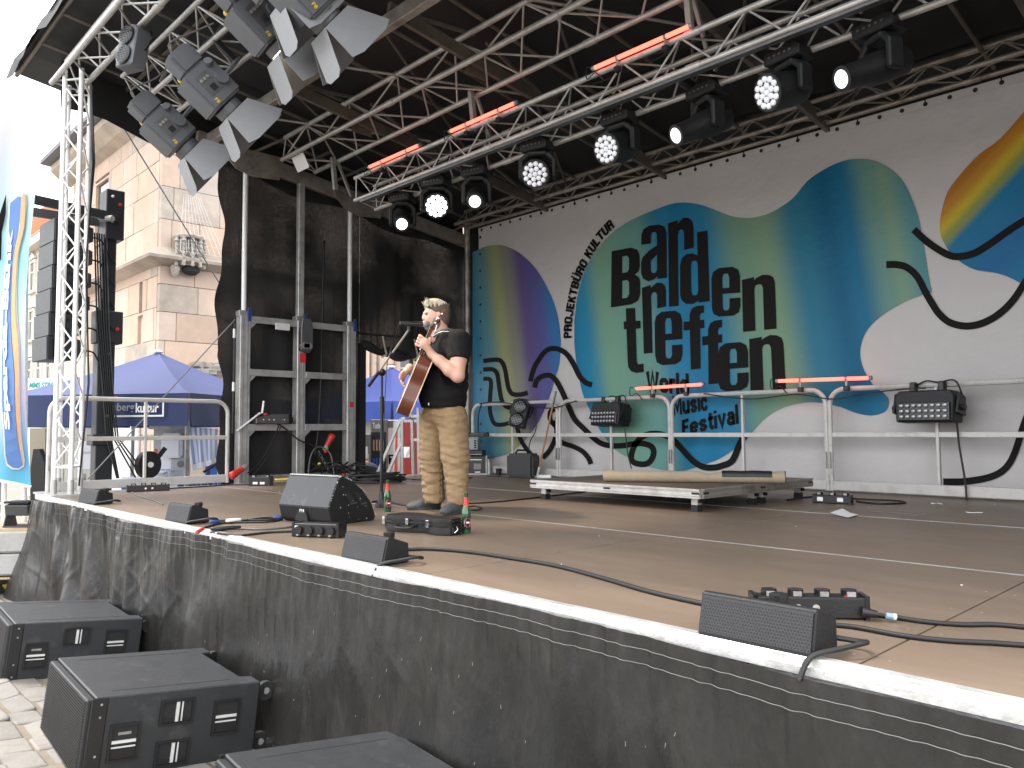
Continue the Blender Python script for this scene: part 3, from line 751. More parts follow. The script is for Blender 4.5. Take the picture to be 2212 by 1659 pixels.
for ch, q in [('B', [(312, 340), (485, 308), (492, 663), (308, 690)]), ('a', [(497, 188), (652, 168), (656, 505), (495, 527)]), ('r', [(663, 157), (820, 128), (826, 672), (664, 686)]),
              ('d', [(738, 238), (908, 212), (922, 652), (738, 672)]), ('e', [(932, 450), (1110, 432), (1114, 738), (936, 750)]), ('n', [(1122, 512), (1326, 482), (1338, 822), (1130, 842)]),
              ('t', [(384, 697), (500, 690), (512, 1096), (398, 1100)]), ('r', [(500, 560), (648, 532), (655, 965), (508, 978)]), ('e', [(578, 722), (750, 706), (753, 1040), (584, 1052)]),
              ('f', [(756, 690), (886, 676), (890, 1068), (768, 1080)]), ('f', [(874, 782), (998, 766), (1000, 1160), (878, 1172)]), ('e', [(974, 916), (1160, 902), (1166, 1200), (978, 1216)]), ('n', [(1167, 880), (1378, 860), (1396, 1198), (1176, 1212)])]:
    glyph(ch, q)
def glyph_mesh(text, bold=.02, shear=0):
    cu = bpy.data.curves.new('lettering', 'FONT'); cu.body = text; cu.size = 1; cu.offset = bold; cu.resolution_u = 3; cu.shear = shear
    o = bpy.data.objects.new('lettering', cu); COL.objects.link(o)
    dg = bpy.context.evaluated_depsgraph_get(); me = o.evaluated_get(dg).to_mesh()
    v = [(p.co.x, p.co.y) for p in me.vertices]; f = [tuple(p.vertices) for p in me.polygons]
    o.evaluated_get(dg).to_mesh_clear()
    bpy.data.objects.remove(o); bpy.data.curves.remove(cu)
    return v, f
def text_on(text, fn, bold=.02, shear=0):
    # text stretched over the unit square (y down), fn: unit square -> world
    v, f = glyph_mesh(text, bold, shear)
    x0 = min(p[0] for p in v); x1 = max(p[0] for p in v); y0 = min(p[1] for p in v); y1 = max(p[1] for p in v)
    return MB().add([fn((x - x0) / (x1 - x0), 1 - (y - y0) / (y1 - y0)) for x, y in v], f)
# heavy condensed lettering: every letter is a set of thick strokes
_O = [(.2, .1), (.4, .1), (.5, .2), (.5, .8), (.4, .9), (.2, .9), (.1, .8), (.1, .2), (.2, .1)]
_o = [(.2, .1), (.4, .1), (.5, .2), (.5, .52), (.4, .62), (.2, .62), (.1, .52), (.1, .2), (.2, .1)]
_P = [[(.1, 0), (.1, 1)], [(.1, .9), (.4, .9), (.5, .8), (.5, .6), (.4, .5), (.1, .5)]]
SF = {'P': _P, 'R': _P + [[(.4, .5), (.5, .4), (.5, 0)]], 'O': [_O], 'J': [[(.5, 1), (.5, .2), (.4, .1), (.2, .1), (.1, .2), (.1, .35)]],
 'E': [[(.1, 0), (.1, 1)], [(.1, .9), (.52, .9)], [(.1, .5), (.45, .5)], [(.1, .1), (.52, .1)]], 'K': [[(.1, 0), (.1, 1)], [(.15, .4), (.5, 1)], [(.25, .62), (.52, 0)]],
 'T': [[(0, .9), (.6, .9)], [(.3, .9), (.3, 0)]], 'B': [[(.1, 0), (.1, 1)], [(.1, .9), (.4, .9), (.5, .8), (.5, .62), (.4, .52), (.1, .52)], [(.4, .52), (.5, .4), (.5, .2), (.4, .1), (.1, .1)]],
 'U': [[(.1, 1), (.1, .2), (.2, .1), (.4, .1), (.5, .2), (.5, 1)]], 'Ü': [[(.1, 1), (.1, .2), (.2, .1), (.4, .1), (.5, .2), (.5, 1)], [(.08, 1.18), (.24, 1.18)], [(.36, 1.18), (.52, 1.18)]], 'L': [[(.1, 1), (.1, 0)], [(.1, .1), (.5, .1)]],
 'W': [[(.08, 1), (.24, .05), (.42, .95), (.6, .05), (.76, 1)]], 'o': [_o], 'r': [[(.1, 0), (.1, .72)], [(.1, .5), (.2, .62), (.42, .62)]], 'l': [[(.1, 0), (.1, 1)]], 'd': [_o, [(.5, 0), (.5, 1)]],
 'M': [[(.1, 0), (.1, 1), (.4, .25), (.7, 1), (.7, 0)]], 'u': [[(.1, .72), (.1, .2), (.2, .1), (.4, .1), (.5, .2)], [(.5, 0), (.5, .72)]], 's': [[(.5, .48), (.4, .62), (.2, .62), (.1, .5), (.2, .40), (.4, .32), (.5, .22), (.4, .1), (.2, .1), (.1, .24)]],
 'i': [[(.1, 0), (.1, .72)], [(.1, .84), (.1, 1)]], 'c': [[(.5, .46), (.4, .62), (.2, .62), (.1, .52), (.1, .2), (.2, .1), (.4, .1), (.5, .26)]], 'F': [[(.1, 0), (.1, 1)], [(.1, .9), (.5, .9)], [(.1, .5), (.45, .5)]],
 'e': [[(.14, .36), (.5, .36), (.5, .52), (.4, .62), (.2, .62), (.1, .52), (.1, .2), (.2, .1), (.4, .1), (.5, .22)]], 't': [[(.2, .95), (.2, .2), (.3, .1), (.42, .1)], [(.04, .64), (.42, .64)]], 'v': [[(.08, .72), (.3, .05), (.52, .72)]],
 'a': [[(.12, .5), (.2, .62), (.4, .62), (.5, .5), (.5, 0)], [(.5, .38), (.2, .38), (.1, .28), (.1, .2), (.2, .1), (.5, .1)]]}
ADV = {'i': .27, 'l': .27, 'r': .48, 't': .48, 'W': .90, 'M': .86, ' ': .34, 'T': .64, 'F': .58, 'L': .56, 'E': .60}
def stroke_text(text, fn, th=.215):
    # fn maps (x along the line, y up; unit = letter height) to the world
    mb = MB(); x0 = 0
    for ch in text:
        for pl in SF.get(ch, []):
            P = [Vector((x, y, 0)) for x, y in pl]; closed = (P[0] - P[-1]).length < 1e-6; n = len(P); L = []; R = []
            for i, p in enumerate(P):
                a = P[i - 1] if i else (P[-2] if closed else None); b = P[i + 1] if i < n - 1 else (P[1] if closed else None)
                d1_ = (p - a).normalized() if a is not None else None; d2_ = (b - p).normalized() if b is not None else None
                d = ((d1_ or d2_) + (d2_ or d1_)).normalized(); nn = Vector((-d.y, d.x, 0)); k = max(.55, abs(d.dot(d1_ or d2_)))
                L.append(p + nn * th / 2 / k); R.append(p - nn * th / 2 / k)
            mb.add([fn(x0 + q.x, q.y) for q in L + R], [(i, i + 1, n + i + 1, n + i) for i in range(n - 1)])
        x0 += ADV.get(ch, .66)
    return mb
def text_len(t): return sum(ADV.get(c, .66) for c in t) - .06
def text_back(text, quad):
    B_ = bil(quad); fn = onb(4); tl = text_len(text)
    def F(x, y):
        p = B_(x / tl, 1 - y); return fn(p.x, p.y)
    return stroke_text(text, F).build('printed_word', 'print_black', back)
text_back('World', [c8(1553, 272), (c8(1886, 288)), c8(1890, 462), c8(1556, 425)])
text_back('Music', [c8(1755, 478), c8(2032, 430), c8(2040, 578), c8(1765, 622)])
text_back('Festival', [c7(748, 1392), c7(1096, 1290), c7(1104, 1412), c7(752, 1488)])
# curved line of small lettering
base = smooth_path([(x, y, 0) for x, y in [c7(62, 880), c7(66, 780), c7(84, 660), c7(118, 520), c7(178, 390), c7(250, 275), c7(330, 190)]], 12)
fb = onb(4); bw = [fb(p.x, p.y) for p in base]
al = [0]
for p, q in zip(bw, bw[1:]): al.append(al[-1] + (q - p).length)
def on_path(s):
    for i in range(len(al) - 1):
        if al[i + 1] >= s or i == len(al) - 2:
            t = (s - al[i]) / (al[i + 1] - al[i]); p = bw[i].lerp(bw[i + 1], t); d = (bw[i + 1] - bw[i]).normalized(); return p, d
txt = 'PROJEKTBÜRO KULTUR'; sc1 = al[-1] / text_len(txt)
def onp(x, y):
    p, d = on_path(min(max(x, 0) * sc1, al[-1] - 1e-4)); up = Vector((d.z, 0, -d.x)); up = -up if up.x > 0 else up
    return p + up * (y * .15)
stroke_text(txt, onp, .225).build('printed_word', 'print_black', back)
# eyelets, ties
for i in range(44):
    x = -9.42 + i * .224
    if x > .4: break
    o = MB().cyl((x, BY - .006, zt_ - .045), (x, BY + .004, zt_ - .045), .022, n=10) if i == 0 else None
    if o: eym = o.mesh('eyelet', 'dark_fill'); eo = link('eyelet', eym, back); ex0 = x
    else: eo = link('eyelet', eym, back); eo.location = eo.location + Vector((x - ex0, 0, 0))
    if i % 3 == 0:
        MB().tube([(x, BY - .012, zt_ - .05), (x, BY - .012, zt_ + .03), (x, BY - .02, zt_ + .06)], .006, 5).build('cable_tie', 'cable', back)
for k in range(15):
    z = 4.8 - k * .275; eo = link('eyelet', eym, back); eo.location = eo.location + Vector((-9.455 - ex0, 0, z - (zt_ - .045)))
# ================================================================== stage roof
def RZ(y): return 5.98 - .135 * y
XL, XR = -10.0, .45
roof = thing('stage_roof', 'black tarpaulin stage roof on a sloping framework of metal rafters', 'roof', (-4.8, 5.2, 5.2))
rt = MB()
ys_r = [2.1, 2.8, 4, 6, 8.75]
def RT(y): return RZ(y) + .46
nxr = 16
vs2 = [(-11.2 + i * (12.2 / nxr), y, RT(y) + .02 * math.sin(i * 2.1 + y)) for y in ys_r for i in range(nxr + 1)] + [(-11.2 + i * (12.2 / nxr), y, RT(y) + .06 + .02 * math.sin(i * 2.1 + y)) for y in ys_r for i in range(nxr + 1)]
W_ = nxr + 1; N_ = W_ * len(ys_r)
fs2 = []
for o_ in (0, N_):
    fs2 += [(o_ + j * W_ + i, o_ + j * W_ + i + 1, o_ + (j + 1) * W_ + i + 1, o_ + (j + 1) * W_ + i) for j in range(len(ys_r) - 1) for i in range(nxr)]
rt.add(vs2, fs2)
rt.build('tarpaulin', 'roof_tarp', roof)
# drooping front and side lips of the tarpaulin
lip = MB(); pts = []
for i in range(40):
    x = -11.2 + i * 12.2 / 39; pts.append((x, 2.1 - .02 * math.sin(i * 1.7), RT(2.1) + .06)); 
for i in range(40):
    x = -11.2 + i * 12.2 / 39; pts.append((x, 2.05 + .03 * math.sin(i * 1.1), RT(2.1) - .12 - .04 * math.sin(i * 2.3)))
lip.add(pts, [(i, i + 1, 40 + i + 1, 40 + i) for i in range(39)])
lip.build('front_lip', 'roof_tarp', roof)
sl = MB(); pts = []
n = 26
for i in range(n):
    y = 2.45 + i * (8.7 - 2.45) / (n - 1); pts.append((-10.32, y, RT(y) + .05))
for i in range(n):
    y = 2.45 + i * (8.7 - 2.45) / (n - 1); pts.append((-10.30 + .03 * math.sin(i * 1.3), y, RZ(y) - .12 + .05 * math.sin(i * .9)))
sl.add(pts, [(i, i + 1, n + i + 1, n + i) for i in range(n - 1)])
sl.build('side_valance', 'roof_tarp', roof, smooth='all')
bk = MB(); bk.span((-10.3, 8.72, 4.6), (.8, 8.75, RT(8.72))); bk.build('rear_valance', 'roof_tarp', roof)
# rafters
for i in range(13):
    x = -9.9 + i * .86
    if abs(x + 7.95) < .2 or abs(x + 5.85) < .2: x += .25
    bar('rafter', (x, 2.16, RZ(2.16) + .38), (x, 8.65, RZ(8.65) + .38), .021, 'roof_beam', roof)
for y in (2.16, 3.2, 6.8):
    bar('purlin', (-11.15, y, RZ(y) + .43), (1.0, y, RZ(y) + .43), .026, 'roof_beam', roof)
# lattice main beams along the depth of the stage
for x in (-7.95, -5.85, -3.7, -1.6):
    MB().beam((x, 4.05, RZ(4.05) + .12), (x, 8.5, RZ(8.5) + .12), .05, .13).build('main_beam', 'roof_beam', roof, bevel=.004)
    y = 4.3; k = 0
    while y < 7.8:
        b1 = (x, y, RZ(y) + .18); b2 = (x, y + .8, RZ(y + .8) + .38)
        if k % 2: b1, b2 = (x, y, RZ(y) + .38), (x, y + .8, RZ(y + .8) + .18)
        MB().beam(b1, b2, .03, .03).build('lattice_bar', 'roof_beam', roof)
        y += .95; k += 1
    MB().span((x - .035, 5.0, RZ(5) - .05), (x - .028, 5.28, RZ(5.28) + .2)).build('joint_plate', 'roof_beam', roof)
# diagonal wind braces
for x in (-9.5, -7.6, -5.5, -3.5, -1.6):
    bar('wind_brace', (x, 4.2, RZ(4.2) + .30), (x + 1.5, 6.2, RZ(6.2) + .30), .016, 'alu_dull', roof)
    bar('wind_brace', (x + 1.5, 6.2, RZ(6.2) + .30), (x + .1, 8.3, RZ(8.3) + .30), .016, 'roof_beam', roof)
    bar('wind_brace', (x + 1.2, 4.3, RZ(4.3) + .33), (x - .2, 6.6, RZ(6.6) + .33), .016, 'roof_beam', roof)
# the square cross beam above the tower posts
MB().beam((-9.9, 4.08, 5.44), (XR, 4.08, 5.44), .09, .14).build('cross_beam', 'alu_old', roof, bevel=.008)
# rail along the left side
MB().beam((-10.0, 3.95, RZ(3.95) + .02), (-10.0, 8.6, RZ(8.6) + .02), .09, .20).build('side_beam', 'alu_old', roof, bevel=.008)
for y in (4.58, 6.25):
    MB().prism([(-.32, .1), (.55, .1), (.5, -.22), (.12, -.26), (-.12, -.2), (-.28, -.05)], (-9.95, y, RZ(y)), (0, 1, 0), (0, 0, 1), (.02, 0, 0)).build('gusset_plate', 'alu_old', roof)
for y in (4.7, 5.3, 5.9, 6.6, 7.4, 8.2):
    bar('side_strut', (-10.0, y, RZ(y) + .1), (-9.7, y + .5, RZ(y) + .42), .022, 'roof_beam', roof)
MB().box((-9.3, 5.05, 5.22), (.30, .01, .2), Matrix.Rotation(.5, 3, 'X')).build('paper_note', 'paper', roof)

# ================================================================== trusses
def truss(name, label, chords, x0, x1, rc, rb, pitch, pairs, mtl, loc, clamp_every=0, mode='z'):
    t = thing(name, label, 'truss', loc)
    for (y, z) in chords: bar('chord', (x0, y, z), (x1, y, z), rc, mtl, t, n=12)
    for (i, j) in pairs:
        (ya, za), (yb, zb) = chords[i], chords[j]
        x = x0 + .08; k = 0
        while x + pitch <= x1 + .01:
            a = (x, ya, za) if k % 2 == 0 else (x, yb, zb); b2 = (x + pitch, yb, zb) if k % 2 == 0 else (x + pitch, ya, za)
            bar('brace', a, b2, rb, mtl, t, n=6); x += pitch; k += 1
    n = max(1, int((x1 - x0) / 2.5))
    for i in range(1, n + 1):
        xx = x0 + i * 2.5
        if xx > x1: break
        for (y, z) in chords: bar('coupler', (xx - .07, y, z), (xx + .07, y, z), rc * 1.22, mtl, t, n=12)
    for (i, j) in pairs:
        (ya, za), (yb, zb) = chords[i], chords[j]
        for xx in (x0 + .03,): bar('end_bar', (xx, ya, za), (xx, yb, zb), rb, mtl, t, n=6)
    return t
tf = truss('roof_front_truss', 'silver roof truss along the very front edge of the stage roof above the tower', [(2.25, 5.62), (2.53, 5.60), (2.40, 5.92)], -9.85, XR, .030, .011, .36, [(0, 1), (1, 2), (0, 2)], 'alu', (-4.7, 2.4, 5.6))
t0 = truss('spotlight_truss', 'silver triangular truss carrying the grey barn door spotlights', [(2.83, 5.69), (3.0, 5.40), (3.36, 5.37)], -9.3, XR, .027, .010, .33, [(0, 1), (1, 2), (0, 2)], 'alu', (-4.4, 3, 5.4))
t1 = truss('roof_middle_truss', 'wide flat aluminium truss under the roof between spotlights and moving heads', [(4.94, 5.31), (5.43, 5.25), (4.98, 5.62)], -9.6, XR, .030, .011, .50, [(0, 1), (0, 2), (1, 2)], 'alu', (-4.6, 5.2, 5.3))
t2 = truss('moving_head_truss', 'square lighting truss with red tubes on top and moving heads below', [(5.35, 4.87), (5.35, 4.585), (5.66, 4.53), (5.64, 4.83)], -8.45, XR, .026, .009, .30, [(0, 1), (1, 2), (2, 3), (0, 3)], 'alu', (-4.0, 5.5, 4.6))
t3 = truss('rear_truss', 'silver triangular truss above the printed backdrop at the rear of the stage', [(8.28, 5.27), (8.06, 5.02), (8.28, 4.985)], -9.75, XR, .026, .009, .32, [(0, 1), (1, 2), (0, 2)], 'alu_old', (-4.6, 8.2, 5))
for x in (-9.0, -6.2, -3.5, -.8):
    MB().beam((x, 5.4, 4.86), (x, 5.35, 5.28), .05, .05).beam((x, 5.64, 4.82), (x, 5.43, 5.24), .03, .03).build('hanger', 'alu_dull', t2)
for x in (-8.6, -6.0, -3.3, -.7):
    MB().beam((x, 3.0, 5.45), (x, 3.2, RZ(3.2) + .36), .03, .03).build('hanger', 'alu_dull', t0)
MB().beam((-8.3, 5.36, 4.54), (.3, 5.36, 4.54), .06, .022).build('cable_tray', 'steel_dark', t2)
# cable runs in the truss
for nm, tr, y, z, mt_ in (('cable_run', t2, 5.5, 4.64, 'cable'), ('cable_run', t0, 3.05, 5.47, 'cable'), ('cable_run', t2, 5.45, 4.9, 'cable')):
    q = MB()
    for k in range(3):
        pts = [(x, y + .05 * math.sin(x * 3 + k), z + .035 * math.sin(x * 4.1 + 2 * k)) for x in np.arange(-8.4, .4, .15)]
        q.tube(pts, .009, 4)
    q.build(nm, mt_, tr)

# left truss tower
tw = thing('truss_tower', 'bright aluminium truss tower at the front left corner of the stage', 'truss tower', (-9.62, 2.5, 1.0))
TWP = [(-9.50, 2.30), (-9.33, 2.42), (-9.74, 2.62), (-9.9, 2.44)]
for (x, y) in TWP: bar('chord', (x, y, 1.02), (x, y, 5.66), .026, 'alu_white', tw, n=12)
for a, b2 in ((0, 1), (1, 2), (2, 3), (3, 0)):
    z = 1.32; k = 0
    while z < 5.4:
        p, q = (TWP[a], TWP[b2]) if k % 2 == 0 else (TWP[b2], TWP[a])
        bar('brace', (*p, z), (*q, z + .26), .0095, 'alu_white', tw, n=6); z += .26; k += 1
    for z in (1.30, 5.55): bar('end_bar', (*TWP[a], z), (*TWP[b2], z), .011, 'alu_white', tw, n=6)
for (x, y) in TWP: bar('coupler', (x, y, 1.02), (x, y, 1.17), .033, 'alu', tw, n=12)
MB().span((-10.0, 2.22, 1.0), (-9.24, 2.72, 1.02)).build('base_plate', 'alu', tw)
q = MB()
for k in range(3):
    q.tube([(-9.30 + .02 * k, 2.5, 5.5), (-9.22, 2.52 + .01 * k, 4.6), (-9.28, 2.5, 3.4 + .1 * k), (-9.25 - .01 * k, 2.55, 2.2), (-9.33, 2.5, 1.1)], .009, 5)
q.build('cable_bundle', 'cable', tw)

# ================================================================== left side wall
m = bpy.data.materials.new('shade_mesh'); m.use_nodes = True; MATS['shade_mesh'] = m
nt = m.node_tree; b = nt.nodes['Principled BSDF']; out = nt.nodes['Material Output']
b.inputs['Base Color'].default_value = (.013, .0125, .0125, 1); b.inputs['Roughness'].default_value = .85
geo = nt.nodes.new('ShaderNodeNewGeometry'); mp = nt.nodes.new('ShaderNodeMapping'); mp.inputs['Scale'].default_value = (1, 150, 26)
nz_ = nt.nodes.new('ShaderNodeTexNoise'); nz_.inputs['Scale'].default_value = 2.2; nz_.inputs['Detail'].default_value = 6
nt.links.new(geo.outputs['Position'], mp.inputs[0]); nt.links.new(mp.outputs[0], nz_.inputs['Vector'])
mr = nt.nodes.new('ShaderNodeMapRange'); mr.inputs[1].default_value = .5; mr.inputs[2].default_value = .72; mr.inputs[3].default_value = 0.0; mr.inputs[4].default_value = .26
nt.links.new(nz_.outputs[0], mr.inputs[0])
nz2 = nt.nodes.new('ShaderNodeTexNoise'); nz2.inputs['Scale'].default_value = .9; nz2.inputs['Detail'].default_value = 3; nt.links.new(geo.outputs['Position'], nz2.inputs['Vector'])
mr3 = nt.nodes.new('ShaderNodeMapRange'); mr3.inputs[1].default_value = .42; mr3.inputs[2].default_value = .68; nt.links.new(nz2.outputs[0], mr3.inputs[0])
mml = nt.nodes.new('ShaderNodeMath'); mml.operation = 'MULTIPLY'; nt.links.new(mr.outputs[0], mml.inputs[0]); nt.links.new(mr3.outputs[0], mml.inputs[1])
tr = nt.nodes.new('ShaderNodeBsdfTransparent'); ms = nt.nodes.new('ShaderNodeMixShader')
nt.links.new(mml.outputs[0], ms.inputs[0]); nt.links.new(b.outputs[0], ms.inputs[1]); nt.links.new(tr.outputs[0], ms.inputs[2]); nt.links.new(ms.outputs[0], out.inputs[0])
cur = thing('side_curtain', 'black woven mesh curtain closing the left side of the stage', 'curtain', (-10.13, 6.4, 1.0))
def curtain_mesh(y0f, y1, z0f, z1f, nyc, nzc):
    q = MB(); vs = []
    for j in range(nzc + 1):
        for i in range(nyc + 1):
            s = i / nyc; t = j / nzc
            z_guess = z0f(.5) + (z1f(.5) - z0f(.5)) * t
            y = y0f(z_guess) + (y1 - y0f(z_guess)) * s
            z = z0f(y) + (z1f(y) - z0f(y)) * t
            vs.append((-10.13 + .025 * math.sin(y * 6 + .8 * z) + .012 * math.sin(y * 17), y, z))
    q.add(vs, [(j * (nyc + 1) + i, j * (nyc + 1) + i + 1, (j + 1) * (nyc + 1) + i + 1, (j + 1) * (nyc + 1) + i) for j in range(nzc) for i in range(nyc)])
    return q
ledge_y = lambda z: 4.33 + .055 * math.sin(z * 2.9 + .6) + .02 * math.sin(z * 8) + (.02 if z > 3 else .10 * max(0, (3 - z) / 2) ** 1.5)
curtain_mesh(ledge_y, 6.52, lambda y: 1.02 + .05 * math.sin(y * 4), lambda y: RZ(y) + .02, 50, 60).build('front_panel', 'shade_mesh', cur, smooth='all')
curtain_mesh(lambda z: 6.521, 8.75, lambda y: 2.98 - .12 * math.sin((y - 6.5) * 2.2) + .03 * math.sin(y * 5), lambda y: RZ(y) + .02, 40, 40).build('rear_panel', 'shade_mesh', cur, smooth='all')
rl = MB()
ptsr = [(-10.1, 6.53 + i * .06, 2.97 - .11 * math.sin(i * .06 * 2.2) + .02 * math.sin(i * .9)) for i in range(38)]
rl.tube(ptsr, .08, 8, rr=[.05 + .05 * math.sin(min(1, i / 20) * PI * .5) + .02 * math.sin(i * .8) for i in range(38)])
rl.build('rolled_edge', 'dark_fill', cur, smooth='all')
for y in (6.85, 7.45, 8.2):
    MB().ribbon([(-10.02, y, 3.12), (-9.99, y + .02, 2.95), (-10.0, y + .06, 2.84), (-10.08, y + .02, 2.80)], .03, .004, (1, 0, 0)).build('strap', 'mesh_strap', cur)
MB().span((-10.16, 6.5, 1.0), (-10.12, 6.62, 3.0)).build('edge_strip', 'dark_fill', cur)
vs_ = MB(); vs_.span((-10.12, 4.4, 3.13), (-10.10, 8.7, 3.16)); vs_.build('seam', 'dark_fill', cur)
bc = thing('rear_corner_curtain', 'black curtain strip closing the rear left corner behind the metal pole', 'curtain', (-9.85, 8.5, 1.0))
MB().span((-10.1, 8.55, 1.25), (-9.45, 8.6, 5.0)).build('cloth', 'dark_fill', bc)
# right side, out of view: curtain added to keep side light off the backdrop
rc_ = thing('side_curtain', 'unseen black curtain added on the right side to shade the stage', 'curtain', (.5, 5.5, 1))
MB().span((.52, 4.0, 1.0), (.54, 8.7, 5.3)).build('cloth', 'dark_fill', rc_)

# lifting frame with three posts
lf = thing('lifting_tower', 'grey steel lifting frame with three posts and cross bars inside the left curtain', 'frame', (-10.0, 5.4, 1.0))
PY = [4.62, 5.44, 6.25]
for k, y in enumerate(PY):
    w = .145 if k != 1 else .13
    MB().span((-10.07, y - w / 2, .95), (-9.93, y + w / 2, 3.22)).build('post', 'alu', lf, bevel=.008)
    gr = MB()
    for dy in (-.03, .03): gr.span((-9.932, y + dy - .006, .98), (-9.926, y + dy + .006, 3.2))
    gr.build('groove', 'alu_dull', lf)
    if k == 1: MB().span((-10.04, y - .045, 3.2), (-9.96, y + .045, RZ(y))).build('inner_post', 'alu', lf, bevel=.006)
    else: MB().cyl((-10, y, 3.2), (-10, y, RZ(y)), .034, n=14).build('inner_pole', 'alu_white', lf, smooth=True)
    MB().span((-10.06, y - .085, 3.2), (-9.94, y + .085, 3.28)).build('collar', 'alu_dull', lf, bevel=.006)
    MB().span((-9.93, y + .02, 3.14), (-9.90, y + .06, 3.32)).build('latch', 'blue_dark', lf)
for (y0, y1) in ((PY[0] + .07, PY[1] - .07), (PY[1] + .07, PY[2] - .07)):
    for z in (1.73, 2.46, 3.17):
        MB().span((-9.98, y0, z - .045), (-9.935, y1, z + .045)).build('cross_bar', 'alu', lf, bevel=.005)
        MB().prism([(0, 0), (.09, 0), (0, .09)], (-9.96, y0, z - .045), (0, 1, 0), (0, 0, -1), (.008, 0, 0)).build('corner_plate', 'alu', lf)
    MB().span((-10.0, y0 - .05, 1.0), (-9.94, y1 + .05, 1.09)).build('foot_bar', 'alu_dull', lf)
wh = MB().prism([(-.06, .22), (.06, .22), (.1, .1), (.1, -.18), (.05, -.26), (-.08, -.22), (-.08, .1)], (-9.92, PY[1] + .02, 3.02), (0, 1, 0), (0, 0, 1), (.09, 0, 0)).build('winch_head', 'steel_dark', lf, bevel=.006)
q = MB()
for dy in (-.02, .02, .06): q.cyl((-9.9, PY[1] + dy, 2.86), (-9.82, PY[1] + dy, 2.86), .045, n=10)
q.build('pulley', 'alu_dull', wh)
MB().span((-9.929, PY[1] - .03, 2.63), (-9.925, PY[1] + .06, 2.76)).build('warning_sticker', 'label_red', lf)
MB().span((-9.929, PY[2] - .03, 2.02), (-9.925, PY[2] + .03, 2.1)).build('warning_sticker', 'label_red', lf)
MB().span((-9.935, PY[0] + .42, 3.06), (-9.90, PY[0] + .62, 3.15)).build('lock_bar', 'alu_white', lf)
# pin poles & crank
MB().cyl((-9.93, PY[0] - .16, 1.65), (-9.93, PY[0] - .15, 3.1), .014, n=8).build('slim_rod', 'black_plastic', lf)
for z in (2.2, 2.9): MB().cyl((-9.93, PY[0] - .158, z), (-9.93, PY[0] - .158, z + .12), .018, n=8).build('white_sleeve', 'sticker_white', lf)
MB().tube([(-9.9, PY[0] - .12, 1.68), (-9.9, PY[0] + .2, 1.92), (-9.86, PY[0] + .21, 1.92), (-9.86, PY[0] + .23, 2.08)], .014, 6).build('crank_handle', 'alu_white', lf)
# corner pole at the rear
MB().cyl((-9.72, 8.3, 1.0), (-9.72, 8.3, 5.05), .045, n=14).build('corner_pole', 'alu_old', None, smooth=True)
tag(bpy.data.objects['corner_pole'], 'tall round metal pole at the left edge of the printed backdrop', 'pole')

# control box, plugs, cables on the frame
cb = thing('control_box', 'grey control box with red emergency button resting on the lower cross bar', 'control box', (-9.93, 4.95, 1.79))
MB().prism([(-.22, 0), (.25, 0), (.25, .13), (0, .13), (-.22, .07)], (-10.0, 4.97, 1.778), (0, 1, 0), (0, 0, 1), (.14, 0, 0)).build('housing', 'steel_dark', cb, bevel=.006)
MB().lathe([(.014, 0), (.014, .02), (.032, .022), (.032, .045), (.02, .055)], (-9.93, 4.91, 1.87), n=12).build('stop_button', 'red_plastic', cb)
for dy in (-.12, -.04, .03, .18): MB().cyl((-9.862, 4.97 + dy, 1.83), (-9.854, 4.97 + dy, 1.83), .01, n=8).build('screw', 'alu_white', cb)
MB().span((-9.98, 5.22, 1.79), (-9.9, 5.3, 1.87)).build('socket', 'black_plastic', cb)
def plug(name, label, p, q, matn='red_plastic'):
    p = Vector(p); q = Vector(q); d = q - p
    t = thing(name, label, 'plug', p)
    MB().lathe([(.045, 0), (.05, .01), (.05, .08), (.042, .09), (.042, .17), (.034, .19)], p, d, 14).build('shell', matn, t, smooth=True)
    MB().lathe([(.036, .19), (.036, .23), (.026, .26)], p, d, 14).build('cap_nut', 'alu_dull', t, smooth=True)
    return t
plug('power_plug', 'red industrial plug lying tilted against the foot of the front post', (-9.8, 4.38, 1.10), (-9.8, 4.62, 1.24))
plug('power_plug', 'red industrial plug hanging on the mesh between middle and rear posts', (-10.0, 5.98, 1.62), (-10.0, 5.86, 1.42))

# ================================================================== guard rails
def guard_rail(label, o, d, L, Hh, group, first=False):
    # o: foot point, d: horizontal unit direction
    o = Vector(o); d = Vector(d); nrm = Vector((0, 0, 1)).cross(d)
    t = thing('guard_rail', label, 'guard rail', o, group)
    r = .16; pts = [o + Vector((0, 0, .02))]
    for a in range(0, 7): pts.append(o + d * (r - r * math.cos(a / 6 * PI / 2)) + Vector((0, 0, Hh - r + r * math.sin(a / 6 * PI / 2))))
    for a in range(0, 7): pts.append(o + d * (L - r + r * math.sin(a / 6 * PI / 2)) + Vector((0, 0, Hh - r + r * math.cos(a / 6 * PI / 2))))
    pts.append(o + d * L + Vector((0, 0, .02)))
    q = MB(); q.tube(pts, .026, 8); q.build('frame', 'rail_paint', t, smooth=True)
    U = Vector((0, 0, 1))
    MB().beam(o + d * .02 + U * .60, o + d * (L - .02) + U * .60, .03, .05).build('middle_rail', 'rail_paint', t, bevel=.004)
    MB().beam(o + d * .01 + U * .075, o + d * (L - .01) + U * .075, .03, .10).build('toe_board', 'rail_paint', t, bevel=.004)
    MB().beam(o + d * L / 2 + U * .125, o + d * L / 2 + U * (Hh - .02), .04, .03, d).build('centre_post', 'rail_paint', t, bevel=.004)
    for s in (0.0, L): MB().beam(o + d * s + U * .25 - nrm * .03, o + d * s + U * .42 - nrm * .03, .03, .02, d).build('hinge', 'alu_dull', t)
    return t
GB = 'guard rails along the rear of the stage'
guard_rail('rear guard rail nearest the corner pole, with the double round lamp on it', (-9.42, 8.15, 1.0), (1, 0, 0), 1.82, 1.075, GB)
